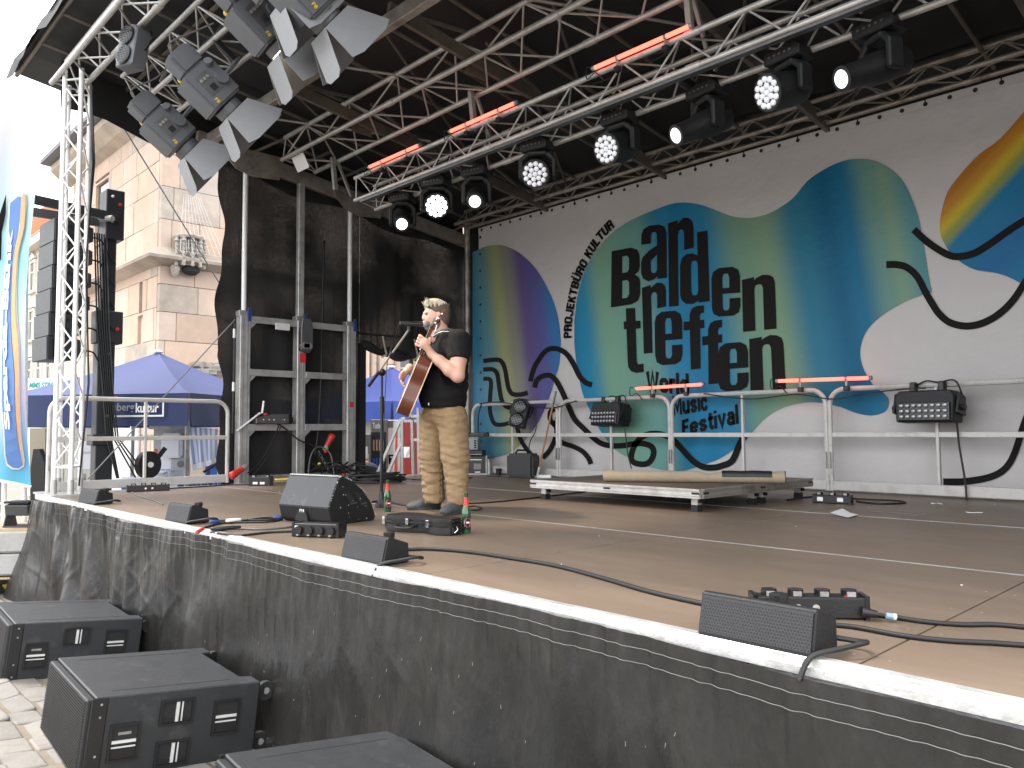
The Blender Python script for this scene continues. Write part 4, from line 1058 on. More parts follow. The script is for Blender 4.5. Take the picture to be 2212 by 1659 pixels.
guard_rail('second rear guard rail, with the smaller lamp panel clamped to it', (-7.55, 8.15, 1.0), (1, 0, 0), 1.85, 1.075, GB)
guard_rail('third rear guard rail, standing behind the rolled carpet', (-5.66, 8.14, 1.0), (1, -.01, 0), 1.95, 1.075, GB)
guard_rail('rear guard rail at the right edge of the picture, with the larger lamp panel', (-3.67, 8.13, 1.0), (1, -.03, 0), 2.1, 1.075, GB)
guard_rail('side guard rail between the truss tower and the left curtain', (-9.86, 2.33, 1.0), (-.02, 1, 0), 2.05, 1.06, GB)

# ================================================================== red light tubes
mat('tube_red', (0.9, .1, .07), .4, emit=(1.0, .13, .085), estr=1.15)
def light_tube(label, p, q, group, posts=True):
    p = Vector(p); q = Vector(q); t = thing('light_tube', label, 'light tube', p, group); d = (q - p).normalized()
    MB().cyl(p + d * .03, q - d * .03, .019, n=12).build('tube', 'tube_red', t, smooth=True)
    for a, b2 in ((p, p + d * .03), (q - d * .03, q)): MB().cyl(a, b2, .022, n=12).build('end_cap', 'alu_dull', t, smooth=True)
    for s in (.27, .75):
        c = p.lerp(q, s)
        MB().cyl(c - d * .012, c + d * .012, .0225, n=10).beam(c - Vector((0, 0, .02)), c - Vector((0, 0, .075)), .018, .018).build('clip', 'alu_dull', t)
        MB().box(c - Vector((0, 0, .10)), (.055, .05, .05)).build('clamp', 'black_plastic', t, bevel=.006)
    MB().tube(smooth_path([p, p + Vector((-.05, -.02, .02)), p + Vector((-.04, -.03, -.09)), p + Vector((.05, -.02, -.06)), p + Vector((.12, 0, -.14))], 4), .006, 4).build('lead', 'cable', t)
    return t
g1 = 'glowing red tubes on the lighting truss'; g2 = 'glowing red tubes on the rear guard rails'
light_tube('glowing red tube on the truss, farthest left above the first moving heads', (-8.07, 5.30, 4.905), (-7.02, 5.30, 4.905), g1)
light_tube('glowing red tube on the truss, middle of the three', (-6.50, 5.30, 4.905), (-5.45, 5.30, 4.905), g1)
light_tube('glowing red tube on the truss, upper right and longest looking', (-4.47, 5.30, 4.905), (-3.42, 5.30, 4.905), g1)
light_tube('glowing red tube standing on the second rear guard rail, in front of the word World', (-6.20, 8.1, 2.19), (-5.16, 8.1, 2.20), g2)
light_tube('glowing red tube standing on the joint of the two right rear guard rails', (-4.24, 8.08, 2.19), (-3.20, 8.06, 2.17), g2)

# ================================================================== LED panels and double lamp on the rail
mat('lens_clear', (.30, .31, .32), .06, .5, .1)
def led_panel(label, p, yaw, tilt, group):
    t = thing('lamp_panel', label, 'stage lamp', p, group, local=True, rot=(tilt, 0, yaw))
    MB().prism([(-.26, -.14), (.26, -.14), (.27, .1), (.24, .16), (-.24, .16), (-.27, .1)], (0, .0, 0), (1, 0, 0), (0, 0, 1), (0, .22, 0)).build('body', 'black_paint', t, bevel=.012)
    fr = MB().span((-.235, -.018, -.125), (.235, -.001, .045)).build('front_plate', 'black_gloss', t, bevel=.006)
    k = 0; me = MB().lathe([(.021, 0), (.021, .008), (.016, .016), (.004, .02)], (0, 0, 0), (0, -1, 0), 10).mesh('lens', 'lens_clear', smooth=True)
    for r in range(3):
        for c in range(8):
            o = link('lens', me, fr); o.location = (-.196 + c * .056, -.018, .015 - r * .052)
    for s in (-1, 1):
        MB().prism([(0, -.05), (.2, -.08), (.2, .1), (.06, .14)], (s * .275, .0, 0), (0, 1, 0), (0, 0, 1), (s * .02, 0, 0)).build('side_bracket', 'black_plastic', t)
        MB().cyl((s * .28, .1, 0), (s * .33, .1, 0), .03, n=10).build('knob', 'black_plastic', t)
        MB().box((s * .13, .1, .2), (.06, .07, .1)).build('clamp', 'black_plastic', t, bevel=.01)
    q = MB(); q.tube(smooth_path([(-.1, .1, .22), (-.02, .12, .26), (.1, .1, .24), (.24, .1, .25), (.3, .1, .12)], 5), .008, 5); q.build('lead', 'cable', t)
    return t
led_panel('smaller looking black lamp panel with rows of lenses on the second rear guard rail', (-6.62, 8.00, 1.87), -.12, -.12, 'lamp panels on the rear guard rails')
led_panel('larger looking black lamp panel with rows of lenses at the right, over grey backdrop', (-2.68, 7.93, 1.86), -.06, -.05, 'lamp panels on the rear guard rails')
mat('lamp_mesh_glass', (.55, .56, .58), .25, .2, .1)
def twin_lamp(label, p, rot, sc=1.0, mb='black_paint'):
    t = thing('twin_lamp', label, 'stage lamp', p, None, local=True, rot=rot)
    MB().prism([(-.12, -.2), (.12, -.2), (.13, .18), (.05, .22), (-.05, .22), (-.13, .18)], (0, 0, 0), (1, 0, 0), (0, 0, 1), (0, .16, 0)).build('body', mb, t, bevel=.012)
    for z in (-.1, .1):
        MB().lathe([(.095, 0), (.1, .02), (.085, .03)], (0, 0, z), (0, -1, 0), 16).build('rim', 'black_gloss', t, smooth=True)
        le = MB().cyl((0, -.015, z), (0, -.022, z), .082, n=16).build('lamp_glass', 'lamp_mesh_glass', t)
        q = MB()
        for k in range(-3, 4):
            h = math.sqrt(max(.0001, .08 ** 2 - (k * .024) ** 2))
            q.beam((k * .024, -.032, z - h), (k * .024, -.032, z + h), .003, .003); q.beam((-h, -.032, z + k * .024), (h, -.032, z + k * .024), .003, .003)
        q.build('wire_grid', 'steel_dark', le)
    MB().tube([(-.15, .1, -.02), (-.17, .14, .12), (-.05, .2, .24), (.05, .2, .24), (.17, .14, .12), (.15, .1, -.02)], .014, 6).build('yoke', 'black_plastic', t)
    return t
twin_lamp('black double lamp with two round wire fronted lights on the first rear guard rail', (-8.25, 8.02, 1.92), (-.15, .22, .55))
twin_lamp('double round lamp hanging under the roof at the upper left', at(272, 98, 'y', 2.40), (-.1, .05, .32), mb='lamp_grey')

# ================================================================== moving heads
mat('wash_lens', (.8, .82, .85), .2, 0, .05, emit=(.85, .9, 1), estr=.05)  # unlit lenses: faint glow put in for the light they reflect
mat('wash_lens_on', (.9, .9, .95), .2, 0, .05, emit=(.92, .93, 1), estr=1.6)
mat('spot_glass', (.8, .82, .85), .1, 0, .05, emit=(.95, 1, .95), estr=.5)
mat('spot_glass_on', (.9, .9, .95), .1, 0, .05, emit=(1, .97, .88), estr=3)
def moving_head(kind, label, lens_p, aim, group, lit):
    # lens_p: centre of the front lens, aim: beam direction
    aim = Vector(aim).normalized(); lens_p = Vector(lens_p)
    L = .22 if kind == 'wash' else .34
    piv = lens_p - aim * L
    t = thing('moving_light', label, 'moving head', piv + Vector((0, 0, .3)), group)
    # base under the truss
    bz = 4.50; yaw = math.atan2(aim.x, -aim.y) * .35
    Rb = Matrix.Rotation(yaw, 3, 'Z')
    top = Vector((piv.x, piv.y, 0))
    hb = max(.20, bz - piv.z)
    bc_ = Vector((piv.x, piv.y, piv.z + hb))
    base = MB().prism([(-.15, -.045), (.15, -.045), (.16, .03), (.13, .06), (-.13, .06), (-.16, .03)], bc_ - Rb @ Vector((0, .10, 0)), Rb @ Vector((1, 0, 0)), (0, 0, 1), Rb @ Vector((0, .20, 0))).build('base', 'black_paint', t, bevel=.01)
    q = MB()
    for k in range(5): q.box(bc_ + Rb @ Vector((-.1 + k * .045, -.102, .01)), (.02, .006, .014), Rb)
    tag(q.build('connector_panel', 'steel_dark', base), kind='stuff')
    for s in (-.11, .11):
        MB().beam(bc_ + Rb @ Vector((s, 0, .07)), (bc_.x + s, 5.35, 4.60), .05, .06).build('clamp', 'black_plastic', t)
    # yoke
    ax = Vector((0, 0, 1)).cross(aim); ax = ax.normalized() if ax.length > .05 else Vector((1, 0, 0))
    w = .165 if kind == 'wash' else .14
    yk = MB()
    for s in (-1, 1):
        a = piv + ax * s * w; yk.beam(a - Vector((0, 0, .07)), a + Vector((0, 0, hb - .12)), .05, .12, ax.cross(Vector((0, 0, 1))))
        yk.beam(a + Vector((0, 0, hb - .14)), piv + ax * s * w * .55 + Vector((0, 0, hb - .07)), .12, .05)
    yk.beam(piv - ax * w * .6 + Vector((0, 0, hb - .07)), piv + ax * w * .6 + Vector((0, 0, hb - .07)), .13, .05)
    yk.build('yoke', 'black_paint', t, bevel=.012)
    if kind == 'wash':
        hd = MB().lathe([(.05, -.15), (.11, -.13), (.132, -.05), (.135, .12), (.128, .20), (.140, .205), (.140, .222), (.126, .222)], piv, aim, 24).build('head', 'black_paint', t, smooth=True)
        fr = MB().cyl(lens_p - aim * .003, lens_p + aim * .004, .126, n=24).build('lens_plate', 'black_gloss', t)
        u, v, d = frame_of(aim)
        lm = 'wash_lens_on' if lit else 'wash_lens'
        me = UNIT.get(lm)
        if me is None:
            me = MB().lathe([(.0245, 0), (.0245, .008), (.018, .017), (.006, .021)], (0, 0, 0), (0, 0, 1), 8).mesh('lens', lm, smooth=True); UNIT[lm] = me
        rot = aim.to_track_quat('Z', 'Y')
        for ring, n, r in ((0, 1, 0), (1, 6, .050), (2, 12, .098)):
            for k in range(n):
                a = 2 * PI * k / n + .2 * ring
                o = link('lens', me, fr); o.rotation_mode = 'QUATERNION'; o.rotation_quaternion = rot
                o.location = lens_p + aim * .004 + (u * math.cos(a) + v * math.sin(a)) * r
    else:
        MB().lathe([(.05, -.22), (.105, -.20), (.118, -.05), (.112, .1), (.092, .16), (.086, L - .02), (.09, L - .015), (.09, L + .01), (.066, L + .012)], piv, aim, 20).build('head', 'black_paint', t, smooth=True)
        MB().lathe([(.064, 0), (.058, .006), (.034, .012), (.005, .015)], lens_p + aim * .0125, aim, 20).build('lens', 'spot_glass_on' if lit else 'spot_glass', t, smooth=True)
    cbm = MB()
    for k in range(2):
        a0 = bc_ + Vector((-.12 + .2 * k, .1, .06))
        cbm.tube(smooth_path([a0, a0 + Vector((-.1, .05, .12)), a0 + Vector((.02, .02, .28)), (a0.x + .1, 5.5, 4.66)], 5), .008, 4)
    cbm.build('lead', 'cable', t)
    return t
gw = 'round many lens moving heads under the truss'; gsp = 'barrel shaped moving heads under the truss'
R_IMG = Vector((.691, .723, 0)).normalized()
def aim_for(p, ang, down):
    v = (Vector(CAMPOS) - Vector(p)); v.z = 0; v.normalize()
    left = -R_IMG
    a = math.radians(ang); d = v * math.cos(a) + left * math.sin(a); d.z = -down
    return d
for kind, px, py, ang, down, lit, lab in [
    ('spot', 868, 484, 2, .42, True, 'barrel moving head with the warm glowing lens, farthest left under the truss'),
    ('wash', 943, 445, 0, .40, True, 'round moving head with brightly glowing lenses, second from the left'),
    ('spot', 1026, 435, 4, .42, False, 'barrel moving head with white lens, third from the left under the truss'),
    ('wash', 1156, 376, 8, .40, False, 'round moving head with grey lenses under the middle red tube'),
    ('wash', 1310, 322, 40, .36, False, 'round moving head with tilted oval face in the middle of the row'),
    ('spot', 1462, 292, 66, .50, False, 'barrel moving head tilted left, under the right red tube'),
    ('wash', 1658, 200, 62, .34, False, 'round moving head with narrow oval face beneath the roof, second from the right'),
    ('spot', 1820, 170, 72, .42, False, 'large looking barrel moving head at the upper right, pointing left')]:
    p = at(px, py, 'y', 5.40)
    moving_head(kind, lab, p, aim_for(p, ang, down), gw if kind == 'wash' else gsp, lit)

# ================================================================== barn door spotlights on the front truss
mat('lens_warm', (.9, .8, .55), .2, 0, .05, emit=(1, .86, .6), estr=3.0)
mat('lens_off', (.12, .12, .12), .15)
def spotlight(label, p, aim, group, lit):
    t = thing('barn_door_spotlight', label, 'spotlight', p, group)
    aim = Vector(aim).normalized(); p = Vector(p)
    side = aim.cross(Vector((0, 0, 1))).normalized(); up = side.cross(aim)
    Rm = Matrix((side, aim, up)).transposed()      # local x side, y beam, z up
    K = 1.0
    W = lambda x, y, z: p + Rm @ Vector((x, y, z)) * K
    MB().box(p, (.32 * K, .38 * K, .36 * K), Rm).build('housing', 'lamp_grey', t, bevel=.02, seg=2)
    MB().box(W(0, -.30, .02), (.24 * K, .22 * K, .26 * K), Rm).build('rear_housing', 'lamp_grey', t, bevel=.03, seg=2)
    MB().cyl(W(0, .21, 0), W(0, .28, 0), .135 * K, n=20).build('lens_ring', 'lamp_grey', t)
    MB().cyl(W(0, .27, 0), W(0, .285, 0), .12 * K, n=20).build('lens', 'lens_warm' if lit else 'lens_off', t)
    # control side faces the camera side of the stage
    for s in (1, -1):
        pn = MB().box(W(s * .162, -.02, -.03), (.006, .2 * K, .14 * K), Rm).build('control_panel', 'steel_dark', t)
        MB().box(W(s * .167, .03, -.02), (.004, .06 * K, .06 * K), Rm).build('display', 'glass_dark', pn)
        q = MB()
        for k in range(3): q.cyl(W(s * .165, -.07, -.075 + k * .04), W(s * .176, -.07, -.075 + k * .04), .015, n=8)
        q.build('button', 'alu_dull', pn)
        MB().cyl(W(s * .16, .02, .10), W(s * .2, .02, .10), .06, n=14).build('tilt_knob', 'lamp_grey', t)
        MB().cyl(W(s * .16, -.14, .11), W(s * .19, -.16, .11), .04, n=12).build('focus_knob', 'lamp_grey', t)
        yq = text_on('F8', lambda x, y, s=s: W(s * .1665, (.11 + .045 * x) if s > 0 else (.155 - .045 * x), -.08 - .035 * y), .02)
        yq.build('lettering', 'yellow', pn)
    MB().tube([W(-.17, .02, .1), W(-.19, 0, .3), W(-.1, 0, .42), W(.1, 0, .42), W(.19, 0, .3), W(.17, .02, .1)], .014, 6).build('yoke', 'lamp_grey', t)
    MB().beam(W(0, 0, .42), (p.x, 3.0, 5.40), .05, .05).build('clamp', 'black_plastic', t)
    # four barn doors
    y0 = .29
    for k in range(4):
        a = k * PI / 2
        e1 = Vector((math.cos(a), 0, math.sin(a))); e2 = Vector((-math.sin(a), 0, math.cos(a)))
        h0 = .15; ln = .36; fl = .50; w0, w1 = (.15, .25) if k % 2 == 0 else (.15, .14)
        def Q(lat, along): return W(*(e1 * (h0 + along * math.sin(fl)) + e2 * lat + Vector((0, y0 + along * math.cos(fl), 0))))
        nrm = (Q(1, 0) - Q(0, 0)).cross(Q(0, 1) - Q(0, 0)).normalized() * .004
        c = [Q(-w0, 0), Q(w0, 0), Q(w1, ln * .9), Q(w1 * .6, ln), Q(-w1 * .6, ln), Q(-w1, ln * .9)]
        MB().add(c + [x + nrm for x in c], [(0, 1, 2, 3, 4, 5), (11, 10, 9, 8, 7, 6)] + [(i, (i + 1) % 6, 6 + (i + 1) % 6, 6 + i) for i in range(6)]).build('barn_door', 'flap_grey', t)
    MB().lathe([(.03, 0), (.035, .02), (.03, .05)], W(-.12, -.22, -.06), -side, 10).build('yellow_plug', 'yellow', t)
    MB().tube(smooth_path([W(-.1, -.38, .05), W(-.1, -.5, .1), W(0, -.42, .35), (p.x + .1, 2.95, 5.5)], 6), .009, 5).build('lead', 'cable_grey', t)
    return t
SG = 'grey barn door spotlights on the front truss'
AIM = (.12, .78, -.62)
for k, (px, py, lab) in enumerate([(362, 282, 'grey barn door spotlight farthest left, lowest in the row'), (450, 192, 'grey barn door spotlight second from the left in the row'), (556, 48, 'grey barn door spotlight with the warm lit lens'), (652, -14, 'grey barn door spotlight cut off by the top of the picture')]):
    p = at(px, py, 'y', 2.95)
    spotlight(lab, p, AIM, SG, k == 2)
    if k == 2: LITP = p
spotlight('grey barn door spotlight above the left end of the row, half hidden by truss', at(560, -75, 'y', 2.7), AIM, SG, False)
ld = bpy.data.lights.new('spot_beam', 'SPOT'); ld.energy = 260; ld.color = (1, .86, .66); ld.spot_size = math.radians(34); ld.spot_blend = .6; ld.shadow_soft_size = .12
lo = bpy.data.objects.new('spot_beam', ld); COL.objects.link(lo)
lo.location = Vector(LITP) + Vector(AIM).normalized() * .34
lo.rotation_euler = (Vector((-5.15, 4.1, 2.3)) - lo.location).to_track_quat('-Z', 'Y').to_euler()
# ================================================================== subwoofers in front of the stage
mat('grille_black', (0.030, 0.030, 0.031), 0.5, .3, 0.15, 30, 0.2, 200, dirt=(.10, .10, .10), dscale=9, damt=.25, thresh=(.55, .75))
mat('handle_white', (0.7, 0.7, 0.69), .35, .3)
SW, SD, SH = .906, .874, .393
def make_sub(label, loc, rz):
    t = thing('subwoofer', label, 'loudspeaker', loc, 'bass loudspeakers on the cobbles before the stage', local=True, rot=(-.11, 0, rz))
    # cabinet outline seen from above, with the notched back
    o_ = [(0, .05), (SW, .05), (SW, SD), (SW - .13, SD), (SW - .15, SD - .06), (.15, SD - .06), (.13, SD), (0, SD)]
    MB().prism(o_, (0, 0, 0), (1, 0, 0), (0, 1, 0), (0, 0, SH)).build('cabinet', 'cab_paint', t, bevel=.006)
    gl = MB().span((.015, .012, .012), (SW - .015, .05, SH - .012)).build('grille', 'grille_black', t, bevel=.006)
    q = MB()
    for k in range(27):
        z = .025 + k * .0132; q.span((.025, .006, z), (SW - .025, .012, z + .0055))
    tag(q.build('grille_slats', 'black_plastic', gl), kind='stuff')
    for x in (0, SW):
        s = 1 if x else -1
        MB().span((x - .004, .03, .0), (x + .004 + .002 * s, .105, SH - .002)).build('corner_strip', 'black_plastic', t, bevel=.004)
        for z in (.04, .12, .3, .36):
            MB().cyl((x, .075, z), (x + s * .009, .075, z), .006, n=8).build('bolt', 'alu_dull', t)
    for y in (.16, SW - .06):
        pass
    for (ya, x) in ((.30, .10), (.30, SW - .10)):
        MB().span((x - .004, .14, SH - .001), (x + .004, .74, SH + .0012)).build('top_slot', 'dark_fill', t)
    # recessed handles on both flanks: (y centre, z centre, vertical bars?)
    for x in (0, SW):
        s = 1 if x else -1
        for (yc, zc, ver) in ((.20, .17, False), (.44, .285, True), (.44, .085, True), (.70, .23, False)):
            h = thing_part = MB()
            a, c = (.085, .062)
            if not ver: a, c = (.072, .088)
            # frame
            for (y0, y1, z0, z1) in ((-a, a, -c, -c + .010), (-a, a, c - .010, c), (-a, -a + .012, -c + .010, c - .010), (a - .012, a, -c + .010, c - .010)):
                h.span((x - .002, yc + y0, zc + z0), (x + s * .010, yc + y1, zc + z1))
            fo = h.build('handle', 'black_plastic', t)
            MB().span((x - .001, yc - a + .014, zc - c + .012), (x + s * .001, yc + a - .014, zc + c - .012)).build('recess_shade', 'dark_fill', fo)  # flat dark plate painted as the shade inside the handle
            bq = MB()
            if ver:
                bq.span((x + s * .001, yc - .006, zc - c + .014), (x + s * .006, yc + .010, zc + c - .014)); bq.span((x + s * .001, yc + .022, zc - c + .014), (x + s * .005, yc + .029, zc + c - .014))
            else:
                bq.span((x + s * .001, yc - a + .016, zc - .004), (x + s * .006, yc + a - .016, zc + .010)); bq.span((x + s * .001, yc - a + .016, zc - .026), (x + s * .005, yc + a - .016, zc - .019))
            bq.build('grip', 'handle_white', fo)
            sh = MB().prism([(-a + .016, -c + .014), (a - .016, -c + .014), (a - .03, -c * .45), (-a + .03, -c * .45)], (x + s * .001, yc, zc), (0, 1, 0), (0, 0, 1), (s * .002, 0, 0)).build('scoop', 'black_plastic', fo)
        MB().span((x + s * .001, .17, .205), (x + s * .003, .23, .218)).build('badge', 'alu_dull', t)
        for z in (.06, .33):
            wq = MB().cyl((x - s * .035, SD + .055, z), (x - s * .07, SD + .055, z), .05, n=16).build('caster_wheel', 'rubber', t)
            MB().cyl((x - s * .033, SD + .055, z), (x - s * .036, SD + .055, z), .018, n=10).build('hub', 'alu_dull', wq)
            MB().span((x - s * .03, SD, z - .025), (x - s * .075, SD + .04, z + .025)).build('caster_bracket', 'black_plastic', t)
    return t
sub = make_sub('middle of the three black bass loudspeakers, with four white barred handles fully in view', (-5.11, 1.19, 0.0), -.06)
sub['group'] = 'bass loudspeakers on the cobbles before the stage'
dup(sub, (-7.17, 1.27, -.01), (-.11, 0, -.06), 'black bass loudspeaker at the left edge of the picture, farthest of the three')
dup(sub, (-3.16, 1.31, -.012), (-.11, 0, -.10), 'black bass loudspeaker cut off by the bottom of the picture, only its top showing')

# ================================================================== small front speakers on the deck edge
def make_fill(label, x, y, rz):
    t = thing('front_speaker', label, 'loudspeaker', (x, y, 1.0), 'small wedge speakers along the stage edge', local=True, rot=(0, 0, rz))
    W = .385
    MB().prism([(0, .0), (.0, .006), (.03, .13), (.045, .135), (.155, .095), (.16, .01), (.15, 0)], (0, 0, .004), (0, 1, 0), (0, 0, 1), (W, 0, 0)).build('body', 'black_paint', t, bevel=.004)
    d = Vector((0, .03, .124)).normalized(); n = Vector((0, -d.z, d.y))
    g0 = Vector((0, 0, .012))
    gq = MB().prism([(.008, .004), (W - .008, .004), (W - .008, .118), (.008, .118)], g0 + n * .001, (1, 0, 0), d, n * .003).build('grille', 'grille_black', t)
    q = MB()
    for r in range(11):
        for c in range(36):
            p = g0 + Vector((1, 0, 0)) * (.014 + c * .0102 + (.005 if r % 2 else 0)) + d * (.010 + r * .0097) + n * .0045
            u = Vector((1, 0, 0)) * .0033; v = d * .0033
            q.add([p - u, p - v, p + u, p + v], [(0, 1, 2, 3)])
    tag(q.build('perforation', 'dark_fill', gq), kind='stuff')
    MB().lathe([(.026, 0), (.03, .008), (.03, .03), (.02, .034)], (W * .5, .17, .105), (0, 0, 1), 10).build('knob', 'black_plastic', t)
    MB().span((W * .45, .15, .08), (W * .55, .19, .105)).build('knob_bracket', 'black_plastic', t)
    MB().tube(smooth_path([(W - .05, .17, .03), (W + .05, .2, .025), (W + .09, .14, .04), (W + .05, .06, .03), (W + .0, -.015, .012), (W - .02, -.05, -.05)], 6), .0085, 6).build('cable', 'cable', t, smooth=True)
    return t
f4 = make_fill('small black wedge speaker nearest the camera, with clearly visible perforated grille', -1.45, 2.205, 0.0)
dup(f4, (-3.645, 2.235, 1.0), (0, 0, 0), 'small black wedge speaker on the stage edge in front of the ukulele case')
dup(f4, (-6.14, 2.24, 1.0), (0, 0, .05), 'small black wedge speaker on the stage edge, left of the bundle of cables')
dup(f4, (-8.34, 2.23, 1.0), (0, 0, .12), 'small black wedge speaker farthest left on the stage edge, beside the truss tower')

# ================================================================== floor monitor
fm = thing('floor_monitor', 'large scuffed black floor monitor with grey back lying before the singer', 'loudspeaker', (-5.2, 3.05, 1.0))
A = Vector((-4.93, 2.95, 1.0)); wdv = Vector((-.985, -.17, 0)); fdv = Vector((-.17, .985, 0)); Wm = .56
prof = [(.03, 0), (-.01, .03), (-.035, .125), (.06, .335), (.085, .345), (.17, .315), (.29, .235), (.38, .13), (.42, .03), (.40, 0)]
# matte grey back, black flanks
MB().prism(prof, A, fdv, (0, 0, 1), wdv * Wm).build('body', 'black_paint', fm, bevel=.006)
bkd = Vector((.095, .21)).normalized()
def bp_(u, s): # u along width, s along the back slope
    p2 = Vector((-.035, .125)) + bkd * s; nr = Vector((-bkd.y, bkd.x)) * .003
    return A + wdv * u + fdv * (p2.x + nr.x) + Vector((0, 0, p2.y + nr.y))
MB().add([bp_(.006, .004), bp_(Wm - .006, .004), bp_(Wm - .006, .228), bp_(.006, .228)], [(0, 1, 2, 3)]).build('back_panel', 'grey_paint', fm)
n_ = Vector((-wdv.x, -wdv.y, 0))
hq = None
for (y0, z0, y1, z1) in ((.10, .235, .17, .14), (.19, .23, .27, .13)):
    pl = [(y0, z0), (y0 + .055, z0 - .01), (y1 + .055, z1), (y1, z1 - .005)]
    hq = MB().prism(pl, A + n_ * .001, fdv, (0, 0, 1), n_ * .002).build('handle_recess', 'dark_fill', fm)
    MB().beam(A + n_ * .004 + fdv * (y1) + Vector((0, 0, z1)), A + n_ * .004 + fdv * (y1 + .055) + Vector((0, 0, z1 + .005)), .004, .012).build('handle_lip', 'grey_paint', hq)
MB().prism([(.012, .02), (.06, .02), (.05, .09), (.02, .09)], A + wdv * .19 + fdv * -.034, wdv * 3.0, (0, 0, 1), fdv * .01).build('connector_recess', 'dark_fill', fm)
tq = text_on('M4', lambda x, y: A + wdv * (.30 - .05 * x) + fdv * -.046 + Vector((0, 0, .108 - .024 * y)), 0); tq.build('lettering', 'sticker_white', fm)
gm = MB()
for k in range(26):
    s = .02 + k * .0208; gm.box(A + wdv * s + fdv * .075 + Vector((0, 0, .345)), (.011, .03, .008))
gm.build('grille_edge', 'handle_white', fm)
scf = MB()
for k in range(70):
    i = random.choice([2, 3, 3, 4, 5, 6, 7]); a = Vector(prof[i]); b2 = Vector(prof[(i + 1) % len(prof)]); c = a.lerp(b2, random.random())
    p = A + fdv * c.x + Vector((0, 0, c.y)) + n_ * .0005
    l = random.uniform(.001, .005); scf.box(p, (l, l, l * random.uniform(.5, 2)))
for k in range(14):
    y = random.uniform(.06, .34); z = random.uniform(.02, .30 - max(0, (y - .15)) * .9); l = random.uniform(.0015, .005)
    scf.box(A + fdv * y + Vector((0, 0, z)) + n_ * .002, (l, l, l * random.uniform(.6, 3)))
tag(scf.build('paint_chips', 'handle_white', fm), kind='stuff')

# ================================================================== power distribution boxes
def dist_box(label, p, yaw, L, H_, D, sockets, front):
    t = thing('power_distributor', label, 'power strip', p, 'black power boxes on the stage floor', local=True, rot=(0, 0, yaw))
    MB().span((0, 0, .004), (L, D, H_)).build('housing', 'black_plastic', t, bevel=.004)
    MB().span((-.012, -.002, .0), (.004, D + .002, H_ + .006)).build('end_plate', 'black_gloss', t); MB().span((L - .004, -.002, .0), (L + .012, D + .002, H_ + .006)).build('end_plate', 'black_gloss', t)
    for k in range(sockets):
        x = L * .14 + (L * .74) * k / max(1, sockets - 1)
        if front:
            s = MB().cyl((x, 0, H_ * .52), (x, -.022, H_ * .52), min(.026, H_ * .42), n=14).build('socket_lid', 'black_gloss', t)
            MB().span((x - .008, -.026, .012), (x + .008, -.004, .02)).build('hinge', 'alu_dull', s)
        else:
            s = MB().cyl((x, D * .5, H_), (x, D * .5, H_ + .022), .027, n=14).build('socket_lid', 'black_gloss', t)
            MB().span((x - .014, D * .5 - .034, H_ + .002), (x + .014, D * .5 - .024, H_ + .018)).build('hinge', 'alu_dull', s)
    return t
b1 = dist_box('black power box with four round socket lids in front of the floor monitor', (-4.60, 2.475, 1.0), .50, .31, .085, .10, 4, True)
MB().span((.01, -.003, .03), (.035, -.001, .07)).build('sticker', 'sticker_white', b1)
b2_ = dist_box('black power box with four raised lids behind the nearest small speaker', (-1.43, 2.545, 1.0), .72, .37, .075, .085, 4, False)
for x in (.14, .20):
    MB().cyl((x, 0, .04), (x, -.006, .04), .013, n=12).build('connector', 'chrome', b2_)
MB().box((.31, .02, .076), (.012, .01, .004)).build('pilot_light', 'red_plastic', b2_)
b3_ = dist_box('black power box on the deck beside the side guard rail', (-9.40, 3.02, 1.0), 1.35, .42, .07, .09, 4, False)
for x in (.18, .25): MB().cyl((x, 0, .035), (x, -.006, .035), .012, n=12).build('connector', 'chrome', b3_)
b4_ = dist_box('black power box with white stickers behind the low platform', (-3.27, 6.86, 1.0), .18, .30, .075, .10, 3, False)
for x in (.03, .2): MB().span((x, -.003, .02), (x + .05, -.001, .055)).build('sticker', 'sticker_white', b4_)
b5_ = dist_box('black equipment box with two white labels below the lifting frame', (-9.33, 4.42, 1.0), .72, .24, .11, .12, 2, False)
for x in (.04, .13): MB().span((x, -.003, .02), (x + .06, -.001, .05)).build('sticker', 'sticker_white', b5_)

# ================================================================== ukulele case
uc = thing('instrument_case', 'closed black ukulele case lying in front of the singer', 'instrument case', (-4.2, 3.12, 1.0))
a0 = Vector((-4.47, 3.05, 1.0)); a1 = Vector((-3.91, 3.12, 1.0)); ud = (a1 - a0).normalized(); vd = Vector((-ud.y, ud.x, 0))
Lc = .60
def case_w(s):
    k = [(0, .075), (.03, .105), (.12, .125), (.2, .120), (.28, .088), (.33, .066), (.38, .070), (.45, .095), (.52, .092), (.57, .07), (.60, .05)]
    for (x0, w0), (x1, w1) in zip(k, k[1:]):
        if s <= x1: return w0 + (w1 - w0) * (s - x0) / (x1 - x0)
    return k[-1][1]
ol = [(s, -case_w(s)) for s in np.linspace(0, Lc, 26)] + [(s, case_w(s)) for s in np.linspace(Lc, 0, 26)]
ol = [(float(x), float(y)) for x, y in ol]
o0 = a0 + vd * .11
mat('case_black', (0.009, 0.009, 0.009), 0.42, 0, .15, 20, .3, 160)
MB().prism(ol, o0 + Vector((0, 0, .004)), ud, vd, (0, 0, .060)).build('bottom_shell', 'case_black', uc, bevel=.012, seg=2)
MB().prism([(x, y * 1.02) for x, y in ol], o0 + Vector((0, 0, .072)), ud, vd, (0, 0, .034)).build('lid', 'case_black', uc, bevel=.014, seg=2)
MB().prism([(x, y * 1.045) for x, y in ol], o0 + Vector((0, 0, .062)), ud, vd, (0, 0, .012)).build('rim', 'black_gloss', uc)
